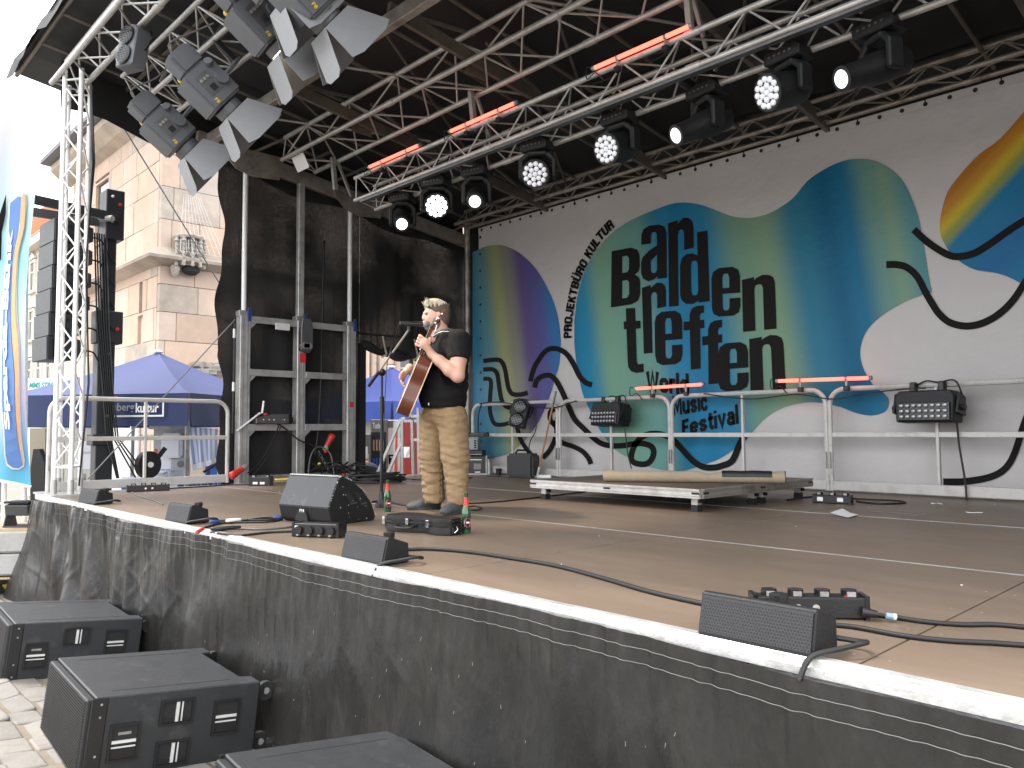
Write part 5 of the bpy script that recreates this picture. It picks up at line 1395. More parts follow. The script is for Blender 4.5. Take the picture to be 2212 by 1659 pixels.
for s in (.03, .25, .42):
    c = o0 + ud * s - vd * (case_w(s) * 1.03 + .006)
    MB().beam(c + Vector((0, 0, .045)), c + Vector((0, 0, .092)), .024, .010, vd).build('latch', 'chrome', uc, bevel=.002)
MB().tube(smooth_path([o0 + ud * .18 - vd * (case_w(.18) + .006) + Vector((0, 0, .05)), o0 + ud * .2 - vd * .16 + Vector((0, 0, .04)), o0 + ud * .3 - vd * .15 + Vector((0, 0, .04)), o0 + ud * .31 - vd * (case_w(.31) + .006) + Vector((0, 0, .05))], 4), .009, 6).build('carry_handle', 'black_plastic', uc)
MB().tube([o0 + ud * (Lc + .01) - vd * .02 + Vector((0, 0, .06)), o0 + ud * (Lc + .03) - vd * .03 + Vector((0, 0, .04)), o0 + ud * (Lc + .01) - vd * .04 + Vector((0, 0, .02))], .003, 5).build('ring', 'chrome', uc)

# ================================================================== bottles
def bottle(label, p):
    t = thing('beer_bottle', label, 'bottle', p, 'green beer bottles on the stage')
    MB().lathe([(.029, 0), (.0305, .006), (.0305, .125), (.029, .145), (.019, .175), (.0145, .2), (.0125, .245), (.014, .248), (.014, .26), (.0105, .262), (.010, .259)], p, n=18).build('glass', 'glass_bottle', t, smooth=True)
    MB().lathe([(.0192, .176), (.0150, .2), (.0134, .232)], p, n=18).build('neck_label', 'label_red', t, smooth=True)
    lb = MB(); pts = []
    toc = (Vector(CAMPOS) - Vector(p)); a0 = math.atan2(toc.y, toc.x) + .35
    def arc(r, z0, z1, w, off=0, n=9):
        q = MB(); v = []
        for i in range(n):
            a = a0 + off + (i / (n - 1) - .5) * w
            for z in (z0, z1): v.append(Vector(p) + Vector((math.cos(a) * r, math.sin(a) * r, z)))
        return q.add(v, [(2 * i, 2 * i + 2, 2 * i + 3, 2 * i + 1) for i in range(n - 1)])
    l0 = arc(.0309, .025, .11, 1.9).build('front_label', 'dark_fill', t)
    def disc(r, rad):
        v = []
        for i in range(16):
            b_ = 2 * PI * i / 16; a = a0 + rad * math.cos(b_) / .031; v.append(Vector(p) + Vector((math.cos(a) * r, math.sin(a) * r, .072 + rad * 1.25 * math.sin(b_))))
        return MB().add(v, [tuple(range(16))])
    disc(.0312, .026).build('emblem_rim', 'sticker_white', l0); disc(.0316, .022).build('emblem', 'label_red', l0)
    arc(.0318, .066, .078, .7).build('emblem_band', 'sticker_white', l0)
    arc(.0309, .02, .09, 1.0, -2.2).build('back_label', 'label_red', t)
    arc(.0312, .03, .08, .7, -2.2).build('back_print', 'sticker_white', t)
    return t
bottle('green beer bottle with red neck label standing right of the ukulele case', (-3.93, 3.34, 1.0))
bottle('green beer bottle half hidden behind the left end of the ukulele case', (-5.45, 3.78, 1.0))

# ================================================================== microphone stand and microphone
def P_(px, py, dep): return at_depth(px, py, dep)
mb_ = at(824, 1096, 'z', 1.0)
def dep_of(p): return float((RCAM.T @ (np.array(p) - CAMPOS))[2])
dm = dep_of(mb_)
ms_ = thing('microphone_stand', 'black boom microphone stand in front of the singer', 'microphone stand', mb_)
mat('stand_black', (.014, .014, .015), .35, .3, .1)
MB().lathe([(.055, 0), (.055, .03), (.045, .06), (.028, .11), (.018, .13), (.018, .15)], mb_, n=14).build('leg_hub', 'stand_black', ms_, smooth=True)
for a in (.35, 2.5, 4.5):
    d = Vector((math.cos(a), math.sin(a), 0)); MB().tube([mb_ + d * .02 + Vector((0, 0, .06)), mb_ + d * .34 + Vector((0, 0, .012))], .010, 6).build('leg', 'stand_black', ms_)
topz = at_depth(827, 803, dm)
MB().cyl(mb_ + Vector((0, 0, .12)), Vector((mb_.x, mb_.y, 1.86)), .014, n=10).build('lower_tube', 'stand_black', ms_, smooth=True)
MB().cyl((mb_.x, mb_.y, 1.82), (mb_.x, mb_.y, 1.97), .02, n=12).build('height_clutch', 'stand_black', ms_, smooth=True)
pv = Vector((mb_.x, mb_.y, topz.z))
MB().cyl((mb_.x, mb_.y, 1.97), pv, .0105, n=10).build('upper_tube', 'stand_black', ms_, smooth=True)
mic_head = P_(926, 700, 6.35); mic_tail = P_(864, 698, 6.25)
boom_e = P_(883, 713, 6.3); boom_t = P_(797, 833, dm + .06)
MB().cyl(boom_t, boom_t.lerp(boom_e, .28), .015, n=10).build('counter_grip', 'rubber', ms_, smooth=True)
MB().cyl(boom_t.lerp(boom_e, .2), boom_e, .0085, n=10).build('boom', 'alu_dull', ms_, smooth=True)
MB().cyl(boom_t.lerp(boom_e, .56), boom_t.lerp(boom_e, .62), .014, n=10).build('boom_clutch', 'stand_black', ms_)
q = MB().sphere(pv, .035, 12); q.cyl(pv, pv + Vector((.04, -.05, -.02)), .012, n=8); q.build('swivel', 'stand_black', ms_, smooth=True)
MB().cyl(boom_e, boom_e + Vector((0, 0, .03)), .014, n=8).build('mic_clip', 'stand_black', ms_)
mc = thing('microphone', 'black vocal microphone with silver grille at the mouth of the singer', 'microphone', mic_tail)
md = (mic_head - mic_tail).normalized(); ml = (mic_head - mic_tail).length
MB().lathe([(.012, 0), (.0145, .01), (.0165, ml * .4), (.021, ml - .05)], mic_tail, md, 14).build('handle', 'black_gloss', mc, smooth=True)
MB().lathe([(.022, ml - .052), (.026, ml - .045), (.028, ml - .025), (.027, ml - .005), (.018, ml + .006), (.004, ml + .008)], mic_tail, md, 14).build('grille', 'alu_dull', mc, smooth=True)
MB().tube(smooth_path([mic_tail, mic_tail + Vector((-.05, .02, -.02)), P_(850, 740, dm), P_(836, 790, dm), Vector((mb_.x + .03, mb_.y, 1.7)), Vector((mb_.x + .02, mb_.y - .02, 1.3)), Vector((mb_.x + .1, mb_.y - .1, 1.01))], 8), .0035, 5).build('mic_cable', 'cable', mc)

# ================================================================== low platform with rolled carpet
mat('riser_top', (0.115, 0.080, 0.058), 0.5, 0, 0.15, 2, 0.15, 60, dirt=(.2, .16, .12), dscale=3, damt=.35)
pf = thing('low_platform', 'low stage platform with dark wooden top and worn aluminium frame', 'platform', (-4.3, 6.4, 1.0))
p0 = at(1148, 1037, 'z', 1.185); p1 = at(1513, 1058, 'z', 1.185); p2 = at(1752, 1034, 'z', 1.185)
e1 = (p1 - p0); e2 = (p2 - p1); L1 = 1.98
e1 = e1.normalized(); e2 = Vector((-e1.y, e1.x, 0))
L1 = (p1 - p0).length; L2 = min(2.0, (p2 - p1).dot(e2))
zt2 = 1.187
def W2(u, v, z): return p0 + e1 * u + e2 * v + Vector((0, 0, z - p0.z))
MB().add([W2(.02, .02, zt2 - .02), W2(L1 - .02, .02, zt2 - .02), W2(L1 - .02, L2 - .02, zt2 - .02), W2(.02, L2 - .02, zt2 - .02), W2(.02, .02, zt2), W2(L1 - .02, .02, zt2), W2(L1 - .02, L2 - .02, zt2), W2(.02, L2 - .02, zt2)], BX).build('board', 'riser_top', pf)
for a, b2, nn in ((W2(0, 0, 0), W2(L1, 0, 0), 'f'), (W2(L1, .021, 0), W2(L1, L2, 0), 'r'), (W2(L1 - .021, L2, 0), W2(0, L2, 0), 'b'), (W2(0, L2 - .021, 0), W2(0, .021, 0), 'l')):
    d = (b2 - a).normalized(); n2 = Vector((d.y, -d.x, 0))
    q = MB()
    for z0, z1, off in ((.084, .10, .006), (.056, .084, -.004), (.042, .056, .006), (.024, .042, 0)):
        za = zt2 - .098 + z0; zb = zt2 - .098 + z1
        q.beam(Vector((a.x, a.y, (za + zb) / 2)) + n2 * off, Vector((b2.x, b2.y, (za + zb) / 2)) + n2 * off, .03, zb - za)
    q.build('frame_profile', 'alu' if nn in 'fl' else 'alu_old', pf)
    for s in (.02, .5, .98):
        c = a.lerp(b2, s); MB().beam(Vector((c.x, c.y, zt2 - .042)) - d * .035 + n2 * .014, Vector((c.x, c.y, zt2 - .042)) + d * .035 + n2 * .014, .008, .034).build('corner_joint', 'black_plastic', pf)
for (u, v) in ((.1, .09), (L1 - .1, .09), (L1 - .09, L2 * .5), (L1 - .09, L2 - .09), (.09, L2 - .09), (L1 * .5, L2 * .5), (L1 - .09, L2 * .58)):
    c = W2(u, v, 0)
    lg = MB().span((c.x - .03, c.y - .03, 1.05), (c.x + .03, c.y + .03, zt2 - .076)).build('leg', 'alu', pf, bevel=.003)
    MB().span((c.x - .031, c.y - .031, 1.0), (c.x + .031, c.y + .031, 1.055)).build('foot', 'rubber', lg)
    MB().cyl((c.x + .03, c.y, 1.085), (c.x + .06, c.y, 1.085), .015, n=8).build('leg_knob', 'rubber', lg)
cp = thing('rolled_carpet', 'beige carpet rolled up on the low platform, with black tape at one end', 'carpet', W2(L1 * .5, L2 * .8, zt2))
ca = at(1304, 1022, 'z', zt2 + .08); cb_ = at(1695, 1030, 'z', zt2 + .06)
cd = (cb_ - ca).normalized(); cl = (cb_ - ca).length
q = MB(); pts = [ca + cd * (cl * i / 30) for i in range(31)]
rr = [.052 - .010 * math.exp(-((i / 30 - .60) / .05) ** 2) + .0012 * math.sin(i * 1.3) for i in range(31)]
pts = [Vector((p.x, p.y, zt2 + .006 + rr[i] * .92)) for i, p in enumerate(pts)]
q.tube(pts, .08, 14, rr=rr); ro = q.build('roll', 'carpet', cp, smooth=True)
q = MB().tube([p + Vector((0, 0, .006)) for p in pts[20:29]], .08, 14, rr=[r * 1.01 for r in rr[20:29]]); q.build('black_tape', 'tape_black', cp, smooth=True)
sp = MB(); u_, v_, d_ = frame_of(cd)
spp = []
for i in range(44):
    a = i * .42; r = .006 + .045 * i / 43; spp.append(pts[-1] + cd * .004 + (u_ * math.cos(a) + v_ * math.sin(a)) * r)
sp.ribbon(spp, .012, .006, cd); sp.build('spiral_end', 'dark_fill', cp)
MB().add([W2(L1 * .35, L2 * .62, zt2 + .004), W2(L1 - .1, L2 * .50, zt2 + .004), W2(L1 - .1, L2 * .8, zt2 + .012), W2(L1 * .35, L2 * .86, zt2 + .012)], [(0, 1, 2, 3)]).build('loose_edge', 'carpet', cp)

# ================================================================== squeegee mop, amp box, racks at the rear
bm_ = thing('floor_squeegee', 'wooden pole squeegee leaning on the rear guard rail', 'squeegee', at(1160, 1030, 'z', 1.0))
pb0 = at(1161, 1027, 'z', 1.03); pb1 = at(1201, 845, 'y', 8.08)
MB().cyl(pb0, pb0.lerp(pb1, .82), .013, n=8).build('pole', 'wood_pole', bm_, smooth=True)
MB().cyl(pb0.lerp(pb1, .82), pb1, .015, n=8).build('grip', 'steel_dark', bm_, smooth=True)
MB().cyl(pb0, pb0.lerp(pb1, .10), .016, n=8).build('socket', 'alu_white', bm_)
MB().beam(pb0 + Vector((-.28, -.06, -.01)), pb0 + Vector((.22, .05, -.01)), .03, .04).build('blade_holder', 'alu_white', bm_)
ab = thing('amplifier_case', 'small black speaker case with carrying handle beside the squeegee', 'amplifier', (-8.1, 7.95, 1.0))
c0 = Vector((-8.22, 7.78, 1.0))
MB().box(c0 + Vector((.17, .13, .17)), (.40, .30, .34), Matrix.Rotation(.4, 3, 'Z')).build('body', 'black_plastic', ab, bevel=.03, seg=2)
MB().tube([c0 + Vector((.04, .1, .34)), c0 + Vector((.08, .11, .385)), c0 + Vector((.24, .17, .385)), c0 + Vector((.29, .18, .34))], .016, 6).build('handle', 'black_gloss', ab, smooth=True)
MB().span((-8.6, 7.7, 1.0), (-7.75, 7.72, 1.012)).build('mat_edge', 'rubber', ab)
# power supply and crates behind the singer
rk = thing('amplifier_rack', 'black amplifier rack with switches and a display behind the singer', 'rack', (-9.15, 7.75, 1.0))
rr_ = Vector((-9.42, 7.62, 1.0)); ru = Vector((.78, .62, 0)).normalized(); rv = Vector((-.62, .78, 0)).normalized()
def RB(a, b2, nm, mt_, par, bev=.004):
    # box in the rack frame: a,b2 = (along, depth, height)
    vs = []
    for z in (a[2], b2[2]):
        for (x, y) in ((a[0], a[1]), (b2[0], a[1]), (b2[0], b2[1]), (a[0], b2[1])): vs.append(rr_ + ru * x + rv * y + Vector((0, 0, z)))
    return MB().add(vs, BX).build(nm, mt_, par, bevel=bev)
RB((0, 0, .02), (.62, .3, .28), 'case', 'black_plastic', rk)
pnl = RB((.03, -.006, .04), (.56, .0, .26), 'front_panel', 'black_gloss', rk, 0)
RB((.17, -.012, .16), (.30, -.006, .23), 'display', 'blue_plastic', pnl, 0)
RB((.36, -.012, .22), (.54, -.006, .235), 'lettering_strip', 'sticker_white', pnl, 0)
RB((.44, -.012, .03), (.52, -.006, .05), 'sticker', 'sticker_white', pnl, 0)
RB((.42, -.012, .08), (.53, -.006, .17), 'outlet', 'steel_dark', pnl, 0)
RB((0, -.012, .0), (.63, .31, .02), 'base_profile', 'alu', rk)
RB((.6, -.01, .02), (.63, .3, .29), 'side_profile', 'alu_dull', rk)
rk2 = thing('rack_drawer', 'flat black rack unit lying on the amplifier rack', 'rack', (-9.15, 7.75, 1.29))
RB((-.02, 0, .29), (.55, .3, .37), 'case', 'black_plastic', rk2)
RB((-.02, -.012, .30), (.55, -.002, .315), 'edge_profile', 'alu_dull', rk2)
RB((.2, -.012, .325), (.32, -.002, .35), 'badge', 'alu_dull', rk2)
cr_ = thing('plastic_crate', 'grey plastic storage crate on top of the rack behind the singer', 'crate', (-9.15, 7.75, 1.37))
mat('crate_grey', (.28, .31, .33), .5, 0, .06)
RB((-.02, .01, .375), (.48, .3, .56), 'body', 'crate_grey', cr_, .01)
RB((-.03, 0, .545), (.49, .31, .565), 'rim', 'crate_grey', cr_)
RB((.12, -.004, .49), (.30, .008, .54), 'handle_slot', 'dark_fill', cr_)
for k in range(4): RB((.42, .0, .40 + k * .035), (.46, .009, .42 + k * .035), 'rib', 'dark_fill', cr_)
st = thing('music_stand', 'folded silver music stand lying on the grey crate', 'music stand', (-9.15, 7.75, 1.57))
for k in range(5):
    a = rr_ + ru * (.0 + .02 * k) + rv * (.05 + .03 * k) + Vector((0, 0, .578 + .012 * k)); b2 = rr_ + ru * (.56 + .02 * k) + rv * (.06 + .02 * (k % 2)) + Vector((0, 0, .58 + .014 * k))
    MB().cyl(a, b2, .008, n=6).build('tube', 'chrome', st)
MB().box(rr_ + ru * .6 + rv * .08 + Vector((0, 0, .605)), (.1, .05, .06)).build('black_foot', 'black_plastic', st, bevel=.01)
wb = thing('water_bottle', 'clear plastic water bottle by the foot of the backdrop', 'bottle', (-8.95, 8.08, 1.0))
mat('clear_pet', (.55, .62, .65), .1, 0, .1, coat=.5)
MB().lathe([(.03, 0), (.032, .01), (.032, .16), (.014, .23), (.014, .24)], (-8.95, 8.05, 1.0), n=12).build('bottle', 'clear_pet', wb, smooth=True)
MB().cyl((-8.95, 8.05, 1.24), (-8.95, 8.05, 1.265), .016, n=10).build('cap', 'black_plastic', wb)
cu_ = thing('black_cup', 'small black cup standing by the water bottle', 'cup', (-8.72, 8.05, 1.0))
MB().lathe([(.035, 0), (.045, .1), (.046, .1), (.044, .1)], (-8.72, 8.05, 1.0), n=14).build('cup', 'black_plastic', cu_, smooth=True)
# paper on the deck
pp = MB(); pa_ = [at(1793, 1110, 'z', 1.004), at(1831, 1119, 'z', 1.004), at(1855, 1113, 'z', 1.004), at(1820, 1105, 'z', 1.004)]
gx = 6; vs2 = []
for j in range(gx + 1):
    for i in range(gx + 1):
        u, v = i / gx, j / gx
        p = pa_[0].lerp(pa_[1], u).lerp(pa_[3].lerp(pa_[2], u), v); vs2.append(p + Vector((0, 0, .02 * max(0, .5 - u) * 2 * (.3 + v * .7) + .004)))
pp.add(vs2, [(j * 7 + i, j * 7 + i + 1, (j + 1) * 7 + i + 1, (j + 1) * 7 + i) for j in range(gx) for i in range(gx)])
tag(pp.build('paper_sheet', 'paper', smooth='all'), 'white sheet of paper curling on the deck near the rear rail', 'paper')
tp = MB()
for (a, b2) in (((1885, 1104), (2000, 1112)), ((1955, 1112), (1985, 1114))):
    tp.beam(at(*a, 'z', 1.003), at(*b2, 'z', 1.003), .03, .002)
mat('tape_grey', (.20, .20, .21), .6)
tag(tp.build('floor_tape', 'tape_grey'), 'strips of grey tape stuck on the deck right of the paper', 'tape')
for k, (x, y, lab) in enumerate([(2020, 1087, 'torn white tape scrap on the deck near the right edge'), (2110, 1107, 'flattened white tape scrap nearest the right edge')]):
    p = at(x, y, 'z', 1.004); s = MB()
    for j in range(4): s.box(p + Vector((random.uniform(-.06, .06), random.uniform(-.03, .03), 0)), (.04, .012, .004), Matrix.Rotation(random.uniform(0, 3), 3, 'Z'))
    tag(s.build('tape_scrap', 'sticker_white'), lab, 'tape')

# ================================================================== cables on the floor
def floor_cable(label, pts, r=.008, m='cable', z=1.0, group=None, extra=None):
    P = []
    for p in pts:
        zz = z + r + (p[2] if len(p) > 2 else 0); P.append(at(p[0], p[1], 'z', zz))
    return tag(MB().tube(smooth_path(P, 8), r, 6).build('cable', m, smooth='all'), label, 'cable', group)
floor_cable('long thick black cable running across the deck to the nearest small speaker', [(878, 1187), (930, 1186), (1010, 1192), (1100, 1205), (1200, 1222), (1300, 1248), (1400, 1277), (1510, 1302), (1580, 1313)], .010)
floor_cable('black cable leaving the power box towards the right edge', [(1885, 1328), (1930, 1333), (2000, 1343), (2080, 1349), (2150, 1349), (2240, 1357)], .0085)
floor_cable('black cable behind the nearest small speaker, running to the right edge', [(1795, 1349), (1850, 1355), (1950, 1373), (2050, 1384), (2150, 1389), (2240, 1396)], .0085)
mat('tape_blue', (.22, .33, .45), .6)
cn = thing('cable_connector', 'black plug with blue and white tape joining the power box', 'connector', at(1880, 1330, 'z', 1.02))
q0 = at(1862, 1322, 'z', 1.03); q1 = at(1895, 1327, 'z', 1.025); q2 = at(1950, 1335, 'z', 1.016)
MB().cyl(q0, q1, .019, .012, n=10).build('plug', 'black_plastic', cn, smooth=True)
MB().cyl(q1.lerp(q2, .35), q1.lerp(q2, .6), .0105, n=8).build('blue_tape', 'tape_blue', cn)
MB().cyl(q1.lerp(q2, .62), q1.lerp(q2, .75), .0105, n=8).build('white_tape', 'sticker_white', cn)
floor_cable('thin cable from the singer along the deck to the low platform', [(1000, 1088), (1060, 1085), (1130, 1078), (1200, 1070), (1265, 1062)], .007)
floor_cable('thin cable running behind the singer from the coiled cable', [(870, 1032), (900, 1036), (960, 1035), (1020, 1032)], .007)
floor_cable('flat loop of cable on the deck beside the shoe of the singer', [(1005, 1096), (1025, 1093), (1040, 1097), (1030, 1102), (1010, 1100), (1008, 1096)], .006)
floor_cable('black cable by the box behind the low platform', [(1700, 1080), (1740, 1074), (1790, 1073), (1860, 1078), (1930, 1081), (1955, 1086), (1900, 1088), (1850, 1083)], .008)
floor_cable('pale grey cable crossing the deck between the two left small speakers', [(285, 1063), (300, 1072), (330, 1080), (352, 1090)], .007, 'cable_grey')
floor_cable('black cable along the foot of the side guard rail', [(345, 1056), (400, 1053), (450, 1050), (500, 1047), (560, 1046), (585, 1040)], .009)
for k, (a, lab) in enumerate([([(440, 1140), (480, 1130), (530, 1128), (580, 1127), (610, 1122)], 'black cable in the bundle with blue connectors, running to the floor monitor'),
                              ([(455, 1150), (500, 1142), (560, 1143), (610, 1140), (640, 1136)], 'grey looped cable in the bundle left of the floor monitor'),
                              ([(520, 1126), (560, 1120), (590, 1118), (600, 1122)], 'short black cable with white tape behind the bundle'),
                              ([(430, 1128), (450, 1126), (500, 1124), (570, 1123), (600, 1121)], 'thin black cable lying at the back of the bundle'),
                              ([(470, 1152), (520, 1156), (580, 1150), (640, 1147), (660, 1145)], 'black cable at the front of the bundle, ending at the power box')]):
    floor_cable(lab, a, .008, 'cable_grey' if k == 1 else 'cable')
for k, (p, q, mt_, lab) in enumerate([((452, 1128), (475, 1126), 'blue_dark', 'blue tipped cable connector at the left of the bundle'), ((488, 1125), (520, 1122), 'sticker_white', 'white taped cable end in the middle of the bundle'), ((590, 1118), (612, 1117), 'blue_dark', 'blue cable connector next to the floor monitor'), ((455, 1143), (520, 1138), 'black_plastic', 'long black inline connector lying on the bundle'), ((425, 1150), (440, 1142), 'red_plastic', 'red cable end at the edge of the stage')]):
    a = at(*p, 'z', 1.025); b2 = at(*q, 'z', 1.025)
    tag(MB().lathe([(.008, 0), (.013, .01), (.013, (b2 - a).length * .7), (.009, (b2 - a).length)], a, b2 - a, 10).build('cable_connector', mt_, smooth=True), lab, 'connector')
# coiled cable at the rear left of the deck
co = thing('cable_coil', 'large coil of black cable lying behind the floor monitor', 'cable coil', at(825, 1035, 'z', 1.0))
cc0 = at(815, 1034, 'z', 1.05)
for k in range(9):
    pts = []
    for i in range(28):
        a = 2 * PI * i / 28; r = .30 + .05 * math.sin(k * 2.1) + .02 * math.sin(3 * a + k)
        pts.append(cc0 + Vector((.691, .723, 0)) * math.cos(a) * r * 1.05 + Vector((.72, -.69, 0)) * math.sin(a) * r * .8 + Vector((0, 0, -.035 + .013 * k + .012 * math.sin(2 * a + k * 1.7))))
    MB().tube(pts, .011, 5, closed=True).build('cable_turn', 'cable', co, smooth='all')
# hanging cables on the left frame
def hang(label, pts, r, m='cable', nm='hanging_cable'):
    return tag(MB().tube(smooth_path([at(px, py, 'x', xx) for px, py, xx in pts], 7), r, 5).build(nm, m, smooth='all'), label, 'cable')
hang('black cable running down the mesh beside the rear post of the lifting frame', [(700, 520, -10.0), (696, 690, -9.97), (694, 800, -9.97), (688, 920, -9.97), (680, 985, -9.97)], .016)
hang('black cable from the control box down to the right', [(590, 910, -9.9), (615, 925, -9.88), (645, 950, -9.85), (680, 967, -9.85), (690, 1000, -9.9)], .012)
hang('thin black cable hanging from the control box to the floor', [(602, 920, -9.9), (585, 960, -9.85), (560, 1000, -9.8), (535, 1022, -9.75)], .008)
hang('second thin cable hanging from the control box to the floor', [(606, 922, -9.9), (590, 965, -9.82), (565, 1005, -9.75), (548, 1025, -9.7)], .006)
hang('grey cable arch on the floor in front of the middle post', [(665, 1035, -9.7), (670, 990, -9.8), (682, 968, -9.85), (700, 968, -9.85), (715, 985, -9.8), (722, 1030, -9.7)], .011, 'cable_grey')
tag(MB().tube(smooth_path([at(738, 372, 'x', -9.95), at(760, 402, 'x', -9.6), at(800, 422, 'x', -9.1), at(838, 415, 'x', -8.7), at(865, 390, 'x', -8.4)], 8), .018, 6).build('hanging_cable', 'cable', smooth='all'), 'thick cable sagging from the side beam to the end of the lighting truss', 'cable')
def hang_y(label, pts, r=.008):
    return tag(MB().tube(smooth_path([at(px, py, 'y', yy) for px, py, yy in pts], 7), r, 5).build('hanging_cable', 'cable', smooth='all'), label, 'cable')
hang_y('cable hanging from the right lamp panel down to the deck', [(2038, 838, 8.05), (2062, 880, 8.05), (2072, 960, 8.05), (2085, 1040, 8.05), (2088, 1082, 8.04)], .010)
hang_y('cable hanging from the smaller lamp panel down to the deck', [(1338, 860, 8.1), (1350, 930, 8.1), (1356, 980, 8.1), (1364, 1012, 8.1)], .008)
hang_y('cable hanging from the double lamp down to the amplifier case', [(1155, 880, 8.1), (1158, 925, 8.1), (1145, 955, 8.1), (1140, 990, 8.1)], .008)
hang_y('cable looping along the top of the first rear guard rail', [(1035, 872, 8.11), (1080, 869, 8.11), (1165, 880, 8.1), (1200, 880, 8.1), (1245, 866, 8.1)], .009)
hang_y('pair of cables hanging at the left edge of the backdrop', [(1040, 872, 8.12), (1033, 900, 8.12), (1033, 950, 8.12), (1032, 990, 8.1)], .012)
hang_y('thin cable along the third rear guard rail', [(1520, 850, 8.1), (1620, 862, 8.1), (1720, 852, 8.1), (1800, 862, 8.08), (1870, 850, 8.05), (1940, 842, 8.03), (2000, 838, 8.0)], .007)
ch = thing('steel_chain', 'short steel chain hanging in front of the black mesh', 'chain', at(690, 990, 'x', -9.9))
for k in range(9):
    a = at(688, 975, 'x', -9.88).lerp(at(716, 1030, 'x', -9.8), k / 9); b2 = at(688, 975, 'x', -9.88).lerp(at(716, 1030, 'x', -9.8), (k + 1.15) / 9)
    dv = (b2 - a); sdv = dv.cross(Vector((1, 0, 0) if k % 2 else (0, 1, 0))).normalized() * .016
    MB().tube([a + sdv * .6, a.lerp(b2, .25) + sdv, a.lerp(b2, .75) + sdv, b2 + sdv * .6, b2 - sdv * .6, a.lerp(b2, .75) - sdv, a.lerp(b2, .25) - sdv, a - sdv * .6], .005, 5, closed=True).build('link', 'steel_dark', ch)
# ================================================================== loudspeaker column and its mast
la = thing('loudspeaker_column', 'tall hanging column of black line loudspeakers left of the truss tower', 'loudspeaker', (-11.8, 3.0, 2.5))
for k in range(6):
    z1 = 4.50 - k * .312; tilt = -.004 * k; R = Matrix.Rotation(.06, 3, 'Z') @ Matrix.Rotation(-tilt, 3, 'X')
    off = Vector((-.008 * k, -.03 - .002 * k - .0012 * k * k, 0))
    c = Vector((-11.82, 2.98, z1 - .155)) + off
    # wedge cabinet: taller in front than behind
    p = [(-.25, -.154), (.06, -.15), (.22, -.09), (.22, .09), (.06, .15), (-.25, .154)]
    cab = MB().prism(p, c - R @ Vector((.31, 0, 0)), R @ Vector((0, 1, 0)), R @ Vector((0, 0, 1)), R @ Vector((.62, 0, 0))).build('cabinet', 'cab_paint', la, bevel=.006)
    MB().box(c + R @ Vector((0, -.255, 0)), (.60, .012, .30), R).build('grille', 'grille_black', cab, bevel=.004)
    MB().box(c + R @ Vector((.312, -.16, 0)), (.006, .07, .24), R).build('rigging_plate', 'black_gloss', cab)
    for zz in (-.06, .06): MB().box(c + R @ Vector((.316, -.06, zz)), (.006, .08, .05), R).build('handle_recess', 'dark_fill', cab)
    MB().tube(smooth_path([c + Vector((.1, .2, 0)), c + Vector((.2, .34, -.02)), c + Vector((.22, .42, -.15)), (-11.6, 3.5, z1 - .5)], 5), .012, 5).build('lead', 'cable', cab)
mat('mast_black', (.03, .031, .034), .5, .3, .15)
mst = thing('lifting_mast', 'black telescopic lifting mast holding the loudspeaker column', 'mast', (-11.75, 3.55, -.1))
MB().span((-11.86, 3.31, -.1), (-11.64, 3.53, 3.1)).build('outer_tube', 'mast_black', mst, bevel=.01)
MB().span((-11.82, 3.36, 3.1), (-11.68, 3.53, 5.0)).build('inner_tube', 'mast_black', mst, bevel=.01)
MB().span((-11.88, 3.28, 2.9), (-11.62, 3.62, 3.35)).build('sleeve', 'mast_black', mst, bevel=.01)
MB().span((-11.90, 3.36, 4.35), (-11.60, 3.60, 5.05)).build('carriage', 'mast_black', mst, bevel=.01)
MB().span((-11.88, 3.26, 1.5), (-11.60, 3.48, 1.65)).build('sleeve', 'mast_black', mst, bevel=.01)
for z in (4.85, 3.1, 2.15):
    MB().lathe([(.02, 0), (.026, .015), (.018, .03)], (-11.61, 3.54, z), (1, 0, 0), 8).build('lock_knob', 'red_plastic', mst)
for z in (4.95, 4.6, 2.75, 1.9):
    MB().sphere((-11.6, 3.44, z), .022, 8).build('bolt', 'alu_white', mst)
for dx in (-.16, .16):
    MB().beam((-11.75 + dx * 1.3, 3.5, 4.64), (-11.95 + dx * 2.2, 2.35, 4.72), .05, .12).build('arm', 'mast_black', mst)
MB().cyl((-11.65, 3.3, 4.62), (-11.45, 3.4, 4.6), .04, n=10).build('pin', 'alu_dull', mst)
MB().beam((-11.85, 3.05, 4.62), (-11.85, 3.05, 4.40), .1, .3).build('hanging_bracket', 'mast_black', mst)
wnch = MB().cyl((-11.58, 3.95, 1.22), (-11.50, 3.98, 1.22), .19, n=22).build('winch_drum', 'black_plastic', mst)
MB().cyl((-11.5, 3.98, 1.22), (-11.47, 3.98, 1.22), .04, n=10).build('hub', 'alu_white', wnch)
MB().beam((-11.55, 4.05, 1.25), (-11.55, 4.2, 1.45), .03, .06).build('winch_handle', 'black_plastic', mst)
q = MB()
for k in range(6): q.tube([(-11.6, 3.22 + .03 * k, 4.4), (-11.58, 3.27 + .03 * k, 3.2), (-11.57, 3.36 + .025 * k, 2.3), (-11.56, 3.42 + .03 * k, 1.6), (-11.5, 3.55 + (.08 * k if k > 2 else .01 * k), 1.05)], .011, 4)
q.build('cables', 'cable', mst)
# tie wires in front of the church and tent
def wire(label, p, q, r=.010):
    return tag(MB().cyl(p, q, r, n=5).build('guy_wire', 'steel_dark'), label, 'wire')
wire('dark stay wire running down across the church from roof to curtain', at_depth(252, 252, 10.5), at_depth(482, 625, 11.5))
wire('thin stay wire slanting in front of the blue tent down to the truss tower', at_depth(508, 690, 10.3), at_depth(190, 1035, 9.4), .008)

